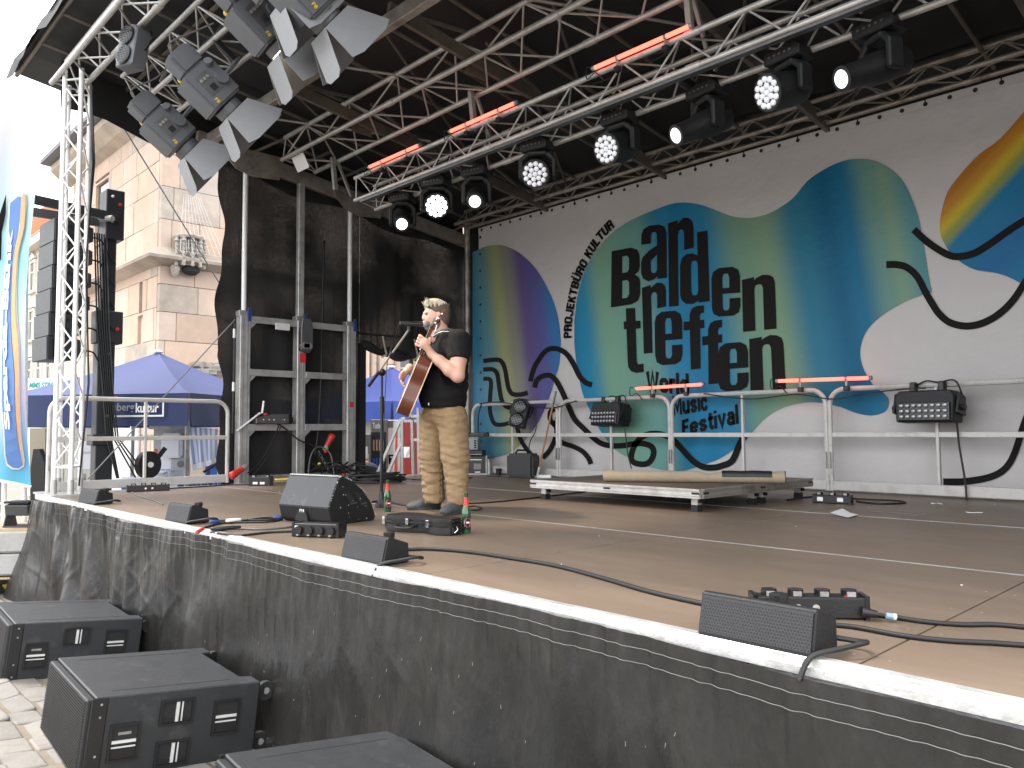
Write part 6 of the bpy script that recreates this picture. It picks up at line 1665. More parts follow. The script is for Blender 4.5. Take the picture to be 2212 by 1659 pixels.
# ================================================================== blue tents
def translucent(name, amt):
    nt = MATS[name].node_tree; b = nt.nodes['Principled BSDF']; o = nt.nodes['Material Output']; t = nt.nodes.new('ShaderNodeBsdfTranslucent'); x = nt.nodes.new('ShaderNodeMixShader')
    x.inputs[0].default_value = amt; nt.links.new(b.inputs['Base Color'].links[0].from_socket, t.inputs[0]); nt.links.new(b.outputs[0], x.inputs[1]); nt.links.new(t.outputs[0], x.inputs[2]); nt.links.new(x.outputs[0], o.inputs[0])
mat('tent_blue', (.19, .225, .44), .75, 0, .06, 2, .15, 8)
mat('tent_valance', (.015, .028, .095), .7, 0, .08, 2, .2, 6)
mat('tent_blue2', (.11, .15, .46), .75, 0, .06, 2, .15, 8)
mat('tent_valance2', (.02, .06, .34), .65, 0, .1, 2, .3, 5)
translucent('tent_blue', .55); translucent('tent_blue2', .45)
def tent(label, near, a, S, zt, zv, zp, m1, m2, group):
    # near: the corner towards the stage; a: turn; S: side length
    near = Vector(near); rgt = Vector((.691, .723, 0)).normalized(); fwd = Vector((-.723, .691, 0)).normalized()
    dl = -rgt * math.cos(a) + fwd * math.sin(a); dr = rgt * math.sin(a) + fwd * math.cos(a)
    c = [near, near + dl * S, near + (dl + dr) * S, near + dr * S]
    t = thing('blue_tent', label, 'tent', Vector((near.x, near.y, -.1)), group)
    ctr = (c[0] + c[2]) / 2; pk = Vector((ctr.x, ctr.y, zp))
    for k in range(4):
        p, q = c[k], c[(k + 1) % 4]; vs = []; n = 14
        for j in range(n + 1):
            f = j / n
            for i in range(n + 1):
                s = i / n; b2 = p.lerp(q, s); b2 = Vector((b2.x, b2.y, zt))
                v = b2.lerp(pk, f); v.z = zt + (zp - zt) * (f ** 1.25 * .92 + .08 * f) - .10 * math.sin(s * PI) * (1 - f) * f * 2
                vs.append(v)
        MB().add(vs, [(j * (n + 1) + i, j * (n + 1) + i + 1, (j + 1) * (n + 1) + i + 1, (j + 1) * (n + 1) + i) for j in range(n) for i in range(n)]).build('roof_panel', m1, t, smooth='all')
        vs = []; n = 30; out = (p + q) / 2 - ctr; out.z = 0; out.normalize()
        for j in range(7):
            for i in range(n + 1):
                s = i / n; b2 = p.lerp(q, s); z = zt + (zv - zt) * j / 6
                vs.append(Vector((b2.x, b2.y, z)) + out * (.012 * math.sin(s * 23 + j * .4) * j / 6 + .02 * math.sin(s * 7) * j / 6 + .02 + .012 * j / 6))
        MB().add(vs, [(j * (n + 1) + i, j * (n + 1) + i + 1, (j + 1) * (n + 1) + i + 1, (j + 1) * (n + 1) + i) for j in range(6) for i in range(n)]).build('valance', m2, t, smooth='all')
        b2 = c[k].lerp(ctr, .03)
        MB().span((b2.x - .025, b2.y - .025, -.1), (b2.x + .025, b2.y + .025, zt)).build('leg', 'alu_dull', t)
    MB().sphere(pk + Vector((0, 0, .01)), .08, 8, (1, 1, .4)).build('peak_cap', 'white_plastic', t)
    return t, c, dl, dr
nr = at_depth(407, 938, 11.0)
t1_, c_, dl, dr = tent('blue pitched tent with dark valance lettered in white, left of the stage', (nr.x, nr.y, 0), math.radians(10), 3.1, 2.22, 1.76, 2.98, 'tent_blue', 'tent_valance', 'blue pitched tents behind the stage')
outw = -(dr); outw = Vector((outw.x, outw.y, 0))
def sign(u, v, lift=.075): return c_[0] + dl * u + outw * lift + Vector((0, 0, v))
# the framed lettering on the valance (reads left to right seen from the stage)
ua, ub = 2.22 * 1.0, .40
ua = 1.41; ub = .335
za, zb = 2.15, 1.89
fr = MB()
for (u0, u1, z0, z1) in ((ua, ub, za - .025, za), (ua, ub, zb, zb + .025), (ua, ua - .025, zb + .025, za - .025), (ub + .025, ub, zb + .025, za - .025)):
    fr.add([sign(u0, z0), sign(u1, z0), sign(u1, z1), sign(u0, z1)], [(0, 1, 2, 3)])
fr.build('sign_frame', 'sticker_white', t1_)
mat('sign_grey', (.33, .34, .38), .7)
w1 = text_on('nürnberg', lambda x, y: sign(ua - .06 - (.56) * x, za - .06 - .15 * y, .08), .02); w1.build('lettering', 'sign_grey', t1_)
w2 = text_on('kultur', lambda x, y: sign(ua - .64 - (.36) * x, za - .065 - .135 * y, .08), .03); w2.build('lettering', 'sticker_white', t1_)
nr2 = at_depth(905, 938, 13.4)
nb = at(905, 938, 'x', -12.0)
t2_, c2_, dl2, dr2 = tent('second blue tent, seen through the gap and the mesh behind the microphone stand', (-11.9, 8.35, 0), math.radians(36), 2.9, 2.22, 1.86, 3.0, 'tent_blue2', 'tent_valance2', 'blue pitched tents behind the stage')

# ================================================================== backstage behind the left rail
cab = thing('cabin', 'cream painted cabin with grey door handle under the blue tent', 'cabin', at_depth(140, 938, 13.2))
cA = at_depth(88, 938, 13.2); cB = at_depth(212, 938, 13.6)
ud_ = Vector((cB.x - cA.x, cB.y - cA.y, 0)); Lcab = ud_.length; ud_.normalize(); bd_ = Vector((-ud_.y, ud_.x, 0))
cA = Vector((cA.x, cA.y, -.1))
MB().prism([(0, 0), (Lcab, 0), (Lcab, 2.0), (0, 2.0)], cA, ud_, (0, 0, 1), bd_ * 1.2).build('wall', 'cabin_cream', cab, bevel=.01)
dr_ = MB().prism([(.36, .02), (Lcab - .1, .02), (Lcab - .1, 1.95), (.36, 1.95)], cA - bd_ * .006, ud_, (0, 0, 1), bd_ * .004).build('door', 'cabin_cream', cab)
MB().prism([(.34, .0), (.355, .0), (.355, 1.97), (.34, 1.97)], cA - bd_ * .008, ud_, (0, 0, 1), bd_ * .006).build('door_gap', 'alu_dull', cab)
MB().tube([cA + ud_ * (Lcab - .2) + Vector((0, 0, 1.0)) - bd_ * .02, cA + ud_ * (Lcab - .2) + Vector((0, 0, 1.0)) - bd_ * .07, cA + ud_ * (Lcab - .36) + Vector((0, 0, 1.0)) - bd_ * .07], .014, 6).build('handle', 'alu', dr_)
MB().prism([(Lcab - .23, .86), (Lcab - .17, .86), (Lcab - .17, 1.08), (Lcab - .23, 1.08)], cA - bd_ * .012, ud_, (0, 0, 1), bd_ * .006).build('lock_plate', 'alu_dull', dr_)
for (u, z) in ((.55, 1.45), (.55, 1.15), (.42, 1.2)):
    MB().prism([(u, z), (u + .2, z), (u + .2, z + .26), (u, z + .26)], cA - bd_ * .014, ud_, (0, 0, 1), bd_ * .004).build('notice', 'paper', dr_)
# sink unit
sA = at_depth(368, 938, 12.2); sk0 = Vector((sA.x, sA.y, 0)); ur = Vector((.691, .723, 0)).normalized(); uf = Vector((-.723, .691, 0)).normalized()
snk = thing('wash_station', 'mobile wash station with white basin, tap and soap dispenser on a grey panel', 'sink', (sk0.x, sk0.y, -.1))
def SB(a, b2, nm, mt_, par, bev=.0, seg=1):
    vs = []
    for z in (a[2], b2[2]):
        for (x, y) in ((a[0], a[1]), (b2[0], a[1]), (b2[0], b2[1]), (a[0], b2[1])): vs.append(sk0 + ur * x + uf * y + Vector((0, 0, z)))
    return MB().add(vs, BX).build(nm, mt_, par, bevel=bev, seg=seg)
mat('panel_grey', (.42, .43, .44), .5, .2)
SB((-.26, 0, -.1), (.30, .04, 1.72), 'panel', 'panel_grey', snk, .005)
MB().prism([(-.28, 0), (.32, 0), (.30, .05), (-.26, .05)], sk0 + Vector((0, 0, 1.72)), ur, (0, 0, 1), -uf * .15).build('hood', 'alu', snk)
SB((-.09, -.14, 1.28), (.22, -.002, 1.66), 'soap_dispenser', 'white_plastic', snk, .03, 2)
SB((-.24, -.004, 1.05), (.02, 0.0, 1.30), 'notice', 'paper', snk)
SB((-.24, -.006, 1.33), (-.19, -.002, 1.42), 'sticker', 'orange_red', snk)
MB().cyl(sk0 + ur * .17 - uf * .005 + Vector((0, 0, 1.18)), sk0 + ur * .17 - uf * .009 + Vector((0, 0, 1.18)), .055, n=14).build('round_sticker', 'steel_dark', snk)
bs = SB((-.26, -.36, .62), (.30, -.05, .80), 'basin', 'enamel', snk, .05, 3)
SB((-.27, -.37, .78), (.31, -.045, .82), 'basin_rim', 'enamel', bs, .015, 2)
SB((-.27, -.05, .78), (.30, -.0, .98), 'splashback', 'enamel', bs, .02, 2)
MB().tube([sk0 + ur * .0 - uf * .05 + Vector((0, 0, 1.0)), sk0 - uf * .1 + Vector((0, 0, 1.06)), sk0 - uf * .2 + Vector((0, 0, 1.04)), sk0 - uf * .22 + Vector((0, 0, .99))], .016, 6).build('tap', 'chrome', snk)
MB().tube([sk0 - ur * .1 - uf * .08 + Vector((0, 0, 1.1)), sk0 + ur * .1 - uf * .08 + Vector((0, 0, 1.1))], .013, 6).build('tap_cross', 'chrome', snk)
# striped towel hung from the tent
mt = mat('towel', (.72, .73, .76), .9, 0, .04, 8, .3, 120)
nt = mt.node_tree; b = nt.nodes['Principled BSDF']; geo = nt.nodes.new('ShaderNodeTexCoord')
uvs = nt.nodes.new('ShaderNodeUVMap'); sepx = nt.nodes.new('ShaderNodeSeparateXYZ'); nt.links.new(uvs.outputs[0], sepx.inputs[0])
mul = nt.nodes.new('ShaderNodeMath'); mul.operation = 'MULTIPLY'; mul.inputs[1].default_value = 6; nt.links.new(sepx.outputs[0], mul.inputs[0])
frc = nt.nodes.new('ShaderNodeMath'); frc.operation = 'FRACT'; nt.links.new(mul.outputs[0], frc.inputs[0])
gt = nt.nodes.new('ShaderNodeMath'); gt.operation = 'GREATER_THAN'; gt.inputs[1].default_value = .5; nt.links.new(frc.outputs[0], gt.inputs[0])
gt2 = nt.nodes.new('ShaderNodeMath'); gt2.operation = 'LESS_THAN'; gt2.inputs[1].default_value = .86; nt.links.new(sepx.outputs[1], gt2.inputs[0])
mm_ = nt.nodes.new('ShaderNodeMath'); mm_.operation = 'MULTIPLY'; nt.links.new(gt.outputs[0], mm_.inputs[0]); nt.links.new(gt2.outputs[0], mm_.inputs[1])
mxt = nt.nodes.new('ShaderNodeMix'); mxt.data_type = 'RGBA'; nt.links.new(mm_.outputs[0], mxt.inputs[0])
mxt.inputs[6].default_value = (.72, .73, .77, 1); mxt.inputs[7].default_value = (.30, .38, .62, 1); nt.links.new(mxt.outputs[2], b.inputs['Base Color'])
tA = [(402, 922), (470, 926), (468, 1000), (415, 1018)]
tl_ = [at_depth(*p, 11.6) for p in tA]
vs2 = []; nx_, ny_ = 30, 12
for j in range(ny_ + 1):
    for i in range(nx_ + 1):
        u, v = i / nx_, j / ny_
        p = tl_[0].lerp(tl_[1], u).lerp(tl_[3].lerp(tl_[2], u), v); vs2.append(p - uf * (.025 * math.sin(u * 17 + v) * (.4 + v)))
tw_ = MB().add(vs2, [(j * (nx_ + 1) + i, j * (nx_ + 1) + i + 1, (j + 1) * (nx_ + 1) + i + 1, (j + 1) * (nx_ + 1) + i) for j in range(ny_) for i in range(nx_)]).build('striped_towel', 'towel', smooth='all')
uvl = tw_.data.uv_layers.new(name='uv')
for lp in tw_.data.loops:
    k = lp.vertex_index; uvl.data[lp.index].uv = ((k % (nx_ + 1)) / nx_, (k // (nx_ + 1)) / ny_)
tag(tw_, 'blue and white striped towel hanging from the edge of the blue tent', 'towel')
# crates of drinks
def crate(label, p, yaw, w, d, h, group, m='blue_plastic'):
    t = thing('drinks_crate', label, 'crate', p, group, local=True, rot=(0, 0, yaw))
    q = MB()
    for x in (-w / 2, w / 2 - .02): q.span((x, -d / 2, 0), (x + .02, d / 2, h))
    for y in (-d / 2, d / 2 - .02):
        q.span((-w / 2 + .02, y, 0), (w / 2 - .02, y + .02, h * .42)); q.span((-w / 2 + .02, y, h * .82), (w / 2 - .02, y + .02, h))
        for k in range(5):
            x = -w / 2 + .03 + k * (w - .1) / 4; q.span((x, y + .002, h * .42), (x + .03, y + .018, h * .82))
    q.span((-w / 2 + .02, -d / 2 + .02, 0), (w / 2 - .02, d / 2 - .02, .02))
    q.build('body', m, t)
    MB().span((-w / 2 - .003, -d / 2 - .004, h * .9), (w / 2 + .003, -d / 2 - .0005, h * .96)).build('rim_band', 'label_red', t)
    MB().span((-.03, -d / 2 - .004, h * .1), (.03, -d / 2 - .0005, h * .36)).build('label', 'sticker_white', t)
    return t
yw = math.atan2(.723, .691)
GC = 'blue drinks crates behind the left rail'
cz = at_depth(484, 938, 11.9)
for k in range(3):
    crate(['blue drinks crate at the bottom of the stack by the curtain edge', 'middle blue drinks crate of the stack by the curtain edge', 'blue drinks crate on top of the stack by the curtain edge'][k], (cz.x, cz.y, .38 + k * .31), yw, .42, .34, .30, GC)
tbl = thing('trestle_table', 'low table under the drinks crates behind the left rail', 'table', (cz.x, cz.y, -.1))
MB().box((cz.x, cz.y, .355), (.5, .5, .04), Matrix.Rotation(yw, 3, 'Z')).build('table_top', 'pallet_wood', tbl)
for s in (-.2, .2):
    for s2 in (-.2, .2):
        p = Vector((cz.x, cz.y, 0)) + ur * s + uf * s2; MB().cyl((p.x, p.y, -.1), (p.x, p.y, .335), .02, n=6).build('leg', 'alu_dull', tbl)
cz = at_depth(425, 938, 11.9); crate('dark blue open crate beside the wash station', (cz.x, cz.y, .78), yw, .42, .32, .22, GC, 'blue_dark')
MB().box((cz.x, cz.y, .37), (.4, .3, .8), Matrix.Rotation(yw, 3, 'Z')).build('plinth_box', 'panel_grey')
tag(bpy.data.objects['plinth_box'], 'grey box under the dark blue crate beside the wash station', 'box')
cz = at_depth(311, 938, 11.7); bt = thing('plastic_tub', 'bright blue plastic tub with folded white lid left of the wash station', 'tub', (cz.x, cz.y, .6))
MB().box((cz.x, cz.y, .80), (.5, .34, .3), Matrix.Rotation(yw, 3, 'Z')).build('body', 'blue_plastic', bt, bevel=.03, seg=2)
MB().box((cz.x, cz.y, .99), (.54, .38, .06), Matrix.Rotation(yw + .05, 3, 'Z')).build('lid', 'enamel', bt, bevel=.02)
MB().box((cz.x, cz.y, .27), (.5, .34, .74), Matrix.Rotation(yw, 3, 'Z')).build('stand_box', 'panel_grey')
tag(bpy.data.objects['stand_box'], 'grey box carrying the bright blue tub', 'box')
cz = at_depth(452, 938, 11.3)
tr_ = thing('folded_tripod', 'black folded tripod standing beside the striped towel', 'tripod', (cz.x, cz.y, -.1))
for k in range(3):
    a = k * 2.1; MB().tube([(cz.x, cz.y, 1.15), (cz.x + .08 * math.cos(a), cz.y + .08 * math.sin(a), .6), (cz.x + .2 * math.cos(a), cz.y + .2 * math.sin(a), -.1)], .014, 5).build('leg', 'black_plastic', tr_)
MB().tube([(cz.x - .05, cz.y - .05, 1.1), (cz.x + .08, cz.y + .08, 1.22)], .022, 6).build('head', 'black_plastic', tr_)
# white power supply lorry with green lettering far left
tk0 = at_depth(52, 938, 17.0); tk1 = at_depth(300, 938, 17.0)
lk = thing('generator_trailer', 'white trailer with green lettering behind the blue tent', 'trailer', (tk0.x, tk0.y, -.1))
tu = Vector((tk1.x - tk0.x, tk1.y - tk0.y, 0)); TL = tu.length; tu.normalize(); tv = Vector((-tu.y, tu.x, 0)); tk = Vector((tk0.x, tk0.y, 0))
mat('trailer_white', (.72, .73, .72), .45, 0, .04)
MB().prism([(0, .3), (TL, .3), (TL, 2.83), (0, 2.83)], tk, tu, (0, 0, 1), tv * 2.0).build('body', 'trailer_white', lk, bevel=.03)
MB().prism([(-.02, 2.81), (TL + .02, 2.81), (TL + .02, 2.86), (-.02, 2.86)], tk - tv * .02, tu, (0, 0, 1), tv * 2.04).build('roof_edge', 'alu_white', lk)
mat('sign_green', (.02, .30, .26), .6)
text_on('MMS STROM', lambda x, y: tk - tv * .012 + tu * (.08 + .66 * x) + Vector((0, 0, 2.775 - .115 * y)), .03, .25).build('lettering', 'sign_green', lk)
for x in (.7, TL - .7): MB().cyl(tk + tu * x + tv * .1 + Vector((0, 0, .25)), tk + tu * x + tv * .35 + Vector((0, 0, .25)), .35, n=16).build('wheel', 'rubber', lk)

# ================================================================== tall printed flag at the left edge
flm = [(215, -420), (200, -150), (185, 90), (168, 250), (147, 440), (134, 640), (130, 800), (128, 1000), (131, 1200), (143, 1420), (160, 1635)]
def fv(x, y): return (x * .4196, 363.8 + y * .4196)
FD = 8.9
flg = thing('tall_flag', 'tall blue and white printed flag hanging at the left edge of the picture', 'flag', at_depth(30, 1050, FD))
def fpt(x, y, lift=0):
    px, py = fv(x, y); d = FD + .10 * math.sin(y * .004) + .05 * math.sin(x * .02 + y * .003) - lift
    return at_depth(px, py, d)
def edge(y):
    for (x0, y0), (x1, y1) in zip(flm, flm[1:]):
        if y <= y1: return x0 + (x1 - x0) * (y - y0) / (y1 - y0)
    return flm[-1][0]
m = mat('flag_cloth', (.5, .5, .5), .7, 0, .03)
nt = m.node_tree; b = nt.nodes['Principled BSDF']; geo = nt.nodes.new('ShaderNodeNewGeometry'); sp_ = nt.nodes.new('ShaderNodeSeparateXYZ'); nt.links.new(geo.outputs['Position'], sp_.inputs[0])
mr = nt.nodes.new('ShaderNodeMapRange'); mr.inputs[1].default_value = 1.0; mr.inputs[2].default_value = 5.2; nt.links.new(sp_.outputs[2], mr.inputs[0])
rp = nt.nodes.new('ShaderNodeValToRGB'); el = rp.color_ramp.elements
for k, (p, c) in enumerate([(0, (.09, .48, .66)), (.10, (.16, .40, .66)), (.26, (.56, .53, .72)), (.42, (.52, .66, .74)), (.62, (.26, .64, .70)), (.82, (.55, .66, .74)), (1, (.70, .68, .76))]):
    e_ = el[k] if k < 2 else el.new(p); e_.position = p; e_.color = (*c, 1)
nt.links.new(mr.outputs[0], rp.inputs[0]); nt.links.new(rp.outputs[0], b.inputs['Base Color'])
vs2 = []; ny_, nx_ = 50, 14
for j in range(ny_ + 1):
    y = -420 + (1635 + 420) * j / ny_; e_ = edge(y)
    for i in range(nx_ + 1): vs2.append(fpt(-150 + (e_ + 150) * i / nx_, y - (e_ - (-150 + (e_ + 150) * i / nx_)) * (.22 if j == ny_ else .22 * j / ny_)))
MB().add(vs2, [(j * (nx_ + 1) + i, j * (nx_ + 1) + i + 1, (j + 1) * (nx_ + 1) + i + 1, (j + 1) * (nx_ + 1) + i) for j in range(ny_) for i in range(nx_)]).build('cloth', 'flag_cloth', flg, smooth='all')
def fshape(nm, pts, mt_, lift, k=4):
    pts = cat(pts, k) if k else pts
    v, f = polymesh([pts], lambda x, y: fpt(x, y, lift)); MB().add(v, f).build(nm, mt_, flg)
mat('flag_white', (.75, .75, .76), .7); mat('flag_blue', (.11, .22, .48), .7); mat('flag_orange', (.74, .36, .18), .7)
bl = [(52, 178), (108, 145), (98, 300), (72, 420), (60, 560), (54, 760), (60, 900), (72, 1050), (76, 1220), (88, 1380), (117, 1528)]
fshape('white_border', [(46, 172), (134, 126), (128, 300), (102, 420), (90, 560), (90, 760), (102, 900), (104, 1060), (104, 1230), (112, 1400), (124, 1536), (34, 1530), (16, 1350), (2, 1180), (4, 900), (16, 620), (34, 380)], 'flag_white', .02, 3)
fshape('blue_panel', bl + [(38, 1520), (22, 1350), (8, 1180), (10, 900), (22, 620), (40, 380)], 'flag_blue', .035, 3)
fshape('orange_stripe', [(110, 142), (130, 134), (124, 300), (96, 420), (82, 560), (80, 760), (94, 900), (97, 1060), (96, 1230), (106, 1400), (119, 1530), (92, 1380), (80, 1220), (76, 1050), (64, 900), (58, 760), (64, 560), (76, 420), (101, 300)], 'flag_orange', .045, 3)
def ftext(x, y):
    # along the flag from bottom (x=0) to top; letter tops to the left
    yy = 1345 + (310 - 1345) * x
    cx = [(1345, 44), (1150, 30), (900, 26), (650, 36), (450, 48), (310, 58)]
    for (y0, x0), (y1, x1) in zip(cx, cx[1:]):
        if yy >= y1: xc = x0 + (x1 - x0) * (y0 - yy) / (y0 - y1); break
    else: xc = 58
    return fpt(xc - 20 + 36 * y, yy, .055)
text_on('Sparda-Bank', ftext, .045).build('lettering', 'flag_white', flg)
fshape('dark_letters', [(-6, 250), (32, 130), (30, 230), (10, 330), (6, 470), (-10, 480)], 'print_black', .03, 0)
MB().tube([fpt(-150, 1660), fpt(0, 1606), fpt(160, 1640)], .02, 6).build('hem', 'flag_white', flg)
# its truss stand and what lies at its foot
ft = thing('flag_truss', 'aluminium truss stand below the tall flag at the left edge', 'truss', at_depth(20, 1150, 9.0))
def T(px, py, d=9.2): return at_depth(px, py, d)
for px in (8, 52):
    bar('chord', T(px, 1300), T(px + 4, 560), .027, 'alu_white', ft, n=12)
for (a, b2) in (((0, 1040), (58, 1036)), ((0, 1088), (58, 1084)), ((-30, 1130), (52, 1080)), ((8, 1090), (56, 1140)), ((0, 1150), (58, 1148))):
    bar('brace', T(*a), T(*b2), .011, 'alu_white', ft, n=6)
fl_ = thing('floor_lamp', 'grey lamp in a yoke standing on the concrete weights at the left edge', 'stage lamp', T(48, 1137, 9.0))
b0 = at_depth(46, 1137, 8.7)
MB().box(b0 + Vector((0, 0, .20)), (.26, .2, .12), Matrix.Rotation(.8, 3, 'Z') @ Matrix.Rotation(.2, 3, 'X')).build('head', 'grey_paint', fl_, bevel=.01)
MB().box(b0 + Vector((0, 0, .27)), (.27, .21, .02), Matrix.Rotation(.8, 3, 'Z')).build('top_plate', 'black_paint', fl_)
for s in (-1, 1):
    c = b0 + ur * .13 * s
    MB().prism([(-.12, 0), (.12, 0), (.06, .2), (-.02, .24), (-.06, .18)], c, uf, (0, 0, 1), ur * .012).build('yoke_arm', 'grey_paint', fl_)
MB().box(b0 + Vector((0, 0, .01)), (.27, .24, .012), Matrix.Rotation(.8, 3, 'Z')).build('yoke_base', 'grey_paint', fl_)
MB().cyl(b0 + ur * .14 + Vector((0, 0, .19)) - uf * .02, b0 + ur * .17 + Vector((0, 0, .19)) - uf * .02, .06, n=14).build('tilt_knob', 'black_plastic', fl_)
# concrete weights, pallet, pallet truck
W0 = Vector((b0.x, b0.y, 0)); Rz = Matrix.Rotation(math.atan2(.723, .691) + .12, 3, 'Z')
ztop = b0.z
for k in range(2):
    h = .23
    tag(MB().box(W0 - ur * .35 + uf * .25 + Vector((0, 0, ztop - .03 - h / 2 - k * (h + .012))), (1.5, 1.0, h), Rz).build('concrete_weight', 'concrete', bevel=.02), ['upper concrete ballast block below the grey lamp', 'lower concrete ballast block on the wooden pallet'][k], 'concrete block', 'concrete ballast blocks at the left edge')
tag(MB().box(W0 - ur * .35 + uf * .25 + Vector((0, 0, ztop - .014)), (1.45, .95, .028), Rz).build('plywood_sheet', 'pallet_wood'), 'plywood sheet on top of the concrete ballast blocks', 'board')
zp_ = ztop - .03 - 2 * .242 - .002
plt = thing('wooden_pallet', 'wooden pallet under the concrete ballast at the left edge', 'pallet', (W0.x, W0.y, zp_ - .14))
for k in range(5): MB().box(W0 - ur * .35 + uf * .25 + Rz @ Vector((0, -.42 + .21 * k, 0)) + Vector((0, 0, zp_ - .015)), (1.5, .14, .022), Rz).build('plank', 'pallet_wood', plt)
for k in range(3): MB().box(W0 - ur * .35 + uf * .25 + Rz @ Vector((-.66 + .66 * k, 0, 0)) + Vector((0, 0, zp_ - .075)), (.14, 1.0, .09), Rz).build('runner', 'pallet_wood', plt)
zg = ground_z(W0.y)
m = mat('hazard', (.55, .40, .02), .6)
nt = m.node_tree; b = nt.nodes['Principled BSDF']; wv = nt.nodes.new('ShaderNodeTexWave'); wv.inputs['Scale'].default_value = 2.2; wv.bands_direction = 'DIAGONAL'
geo = nt.nodes.new('ShaderNodeNewGeometry'); nt.links.new(geo.outputs['Position'], wv.inputs[0])
rp = nt.nodes.new('ShaderNodeValToRGB'); rp.color_ramp.interpolation = 'CONSTANT'; rp.color_ramp.elements[0].color = (.02, .02, .02, 1); rp.color_ramp.elements[1].position = .5; rp.color_ramp.elements[1].color = (.6, .45, .02, 1)
nt.links.new(wv.outputs[0], rp.inputs[0]); nt.links.new(rp.outputs[0], b.inputs['Base Color'])
hz = thing('ballast_frame', 'black and yellow striped ballast frame on the ground under the pallet', 'ballast', (W0.x, W0.y, zg))
for k, dz in enumerate((.02, .18)):
    MB().box(W0 - ur * .35 + uf * (.0 + .2 * k) + Vector((0, 0, zg + .05 + dz)), (1.5, .08, .09), Rz).build('striped_beam', 'hazard', hz)
for s in (-.6, .1): MB().box(W0 - ur * .35 + Rz @ Vector((s, .2, 0)) + Vector((0, 0, zg + .08)), (.1, .9, .14), Rz).build('cross_beam', 'steel_dark', hz)
MB().box(W0 - ur * .45 - uf * .1 + Vector((0, 0, zg + .19)), (.6, .1, .05), Rz).build('silver_bar', 'alu_white', hz, bevel=.01)
# tan tent wall with a black stand, seen behind the flag
bgs = thing('tent_wall_stand', 'tan tent wall with a black stand before it, between flag and truss tower', 'partition', at_depth(75, 1000, 10.4))
v = [at_depth(64, 925, 10.6), at_depth(98, 925, 10.6), at_depth(98, 1208, 10.6), at_depth(64, 1208, 10.6)]
mat('tent_wall', (.30, .27, .20), .8, 0, .06)
MB().add(v + [p + uf * .06 for p in v], BX).build('panel', 'tent_wall', bgs)
v = [at_depth(*p, 10.4) for p in ((72, 970), (84, 970), (96, 1000), (98, 1213), (66, 1213), (66, 1010))]
MB().add(v + [p + uf * .1 for p in v], [tuple(range(6)), tuple(range(11, 5, -1))] + [(i, (i + 1) % 6, 6 + (i + 1) % 6, 6 + i) for i in range(6)]).build('stand', 'black_plastic', bgs)

# ================================================================== bar area seen through the gap behind the singer
def GP(px, py, dep): return at_depth(px, py, dep)
fd = 13.0
def upright(nm, label, cat_, px0, px1, pyt, dep, m1, zb=-.1, depth=.6, parent=None):
    a = at_depth(px0, 938, dep); b2 = at_depth(px1, 938, dep); z = at_depth((px0 + px1) / 2, pyt, dep).z
    t = parent or thing(nm, label, cat_, (a.x, a.y, zb))
    MB().prism([(0, zb), ((b2 - a).length, zb), ((b2 - a).length, z), (0, z)], (a.x, a.y, 0), ur, (0, 0, 1), uf * depth).build('body', m1, t, bevel=.01)
    return t, Vector((a.x, a.y, 0)), (b2 - a).length, z
mat('fridge_grey', (.17, .155, .145), .5, .2)
f1, fa, fw, fz = upright('drinks_fridge', 'dark drinks fridge with glass door and white lettered sign at its top', 'fridge', 801, 836, 906, fd, 'fridge_grey')
text_on('Tucher', lambda x, y: fa - uf * .012 + ur * (.03 + .17 * x) + Vector((0, 0, fz - .05 - .10 * y)), .03).build('lettering', 'sticker_white', f1)
MB().prism([(.0, .25), (fw - .01, .25), (fw - .01, fz - .21), (.0, fz - .21)], fa - uf * .008, ur, (0, 0, 1), uf * .006).build('glass_door', 'glass_dark', f1)
for k in range(3):
    q = MB()
    for i in range(4): q.cyl(fa - uf * .0 + ur * (.05 + .05 * i) + Vector((0, 0, .75 + k * .3)) - uf * .012, fa + ur * (.05 + .05 * i) + Vector((0, 0, .93 + k * .3)) - uf * .012, .015, n=6)
    q.build('bottles', ['glass_bottle', 'blue_plastic', 'cardboard'][k], f1)
f2, fa2, fw2, fz2 = upright('grey_cupboard', 'low dark grey cupboard with papers taped on it, left of the fridge', 'cupboard', 763, 800, 938, 12.9, 'fridge_grey')
for k, z in enumerate((1.42, 1.15, 0.95)): MB().prism([(.12, z - .2), (.24, z - .2), (.24, z), (.12, z)], fa2 - uf * .006, ur, (0, 0, 1), uf * .004).build('notice', 'paper', f2)
MB().cyl(fa2 + ur * (fw2 - .03) - uf * .03 + Vector((0, 0, 1.0)), fa2 + ur * (fw2 - .03) - uf * .03 + Vector((0, 0, 1.3)), .012, n=6).build('handle', 'alu', f2)
f3, fa3, fw3, fz3 = upright('white_cooler', 'white cooler with black and white lettered badge behind the stair rails', 'cooler', 837, 868, 907, 13.1, 'trailer_white')
MB().prism([(.0, fz3 - .13), (fw3, fz3 - .13), (fw3, fz3 - .01), (.0, fz3 - .01)], fa3 - uf * .006, ur, (0, 0, 1), uf * .004).build('top_band', 'fridge_grey', f3)
MB().prism([(.02, 1.12), (.22, 1.12), (.22, 1.28), (.02, 1.28)], fa3 - uf * .008, ur, (0, 0, 1), uf * .005).build('badge', 'print_black', f3)
text_on('Tu', lambda x, y: fa3 - uf * .012 + ur * (.05 + .12 * x) + Vector((0, 0, 1.25 - .10 * y)), .04, .2).build('lettering', 'sticker_white', f3)
fc, fa4, fw4, fz4 = upright('flight_case', 'tall red flight case with white and orange front and metal corners', 'flight case', 862, 912, 908, 12.4, 'red_paint')
MB().prism([(-.09, -.1), (-.004, -.1), (-.004, fz4), (-.09, fz4 - .02)], fa4 + uf * .003, ur, (0, 0, 1), uf * .5).build('end_panel', 'trailer_white', fc)
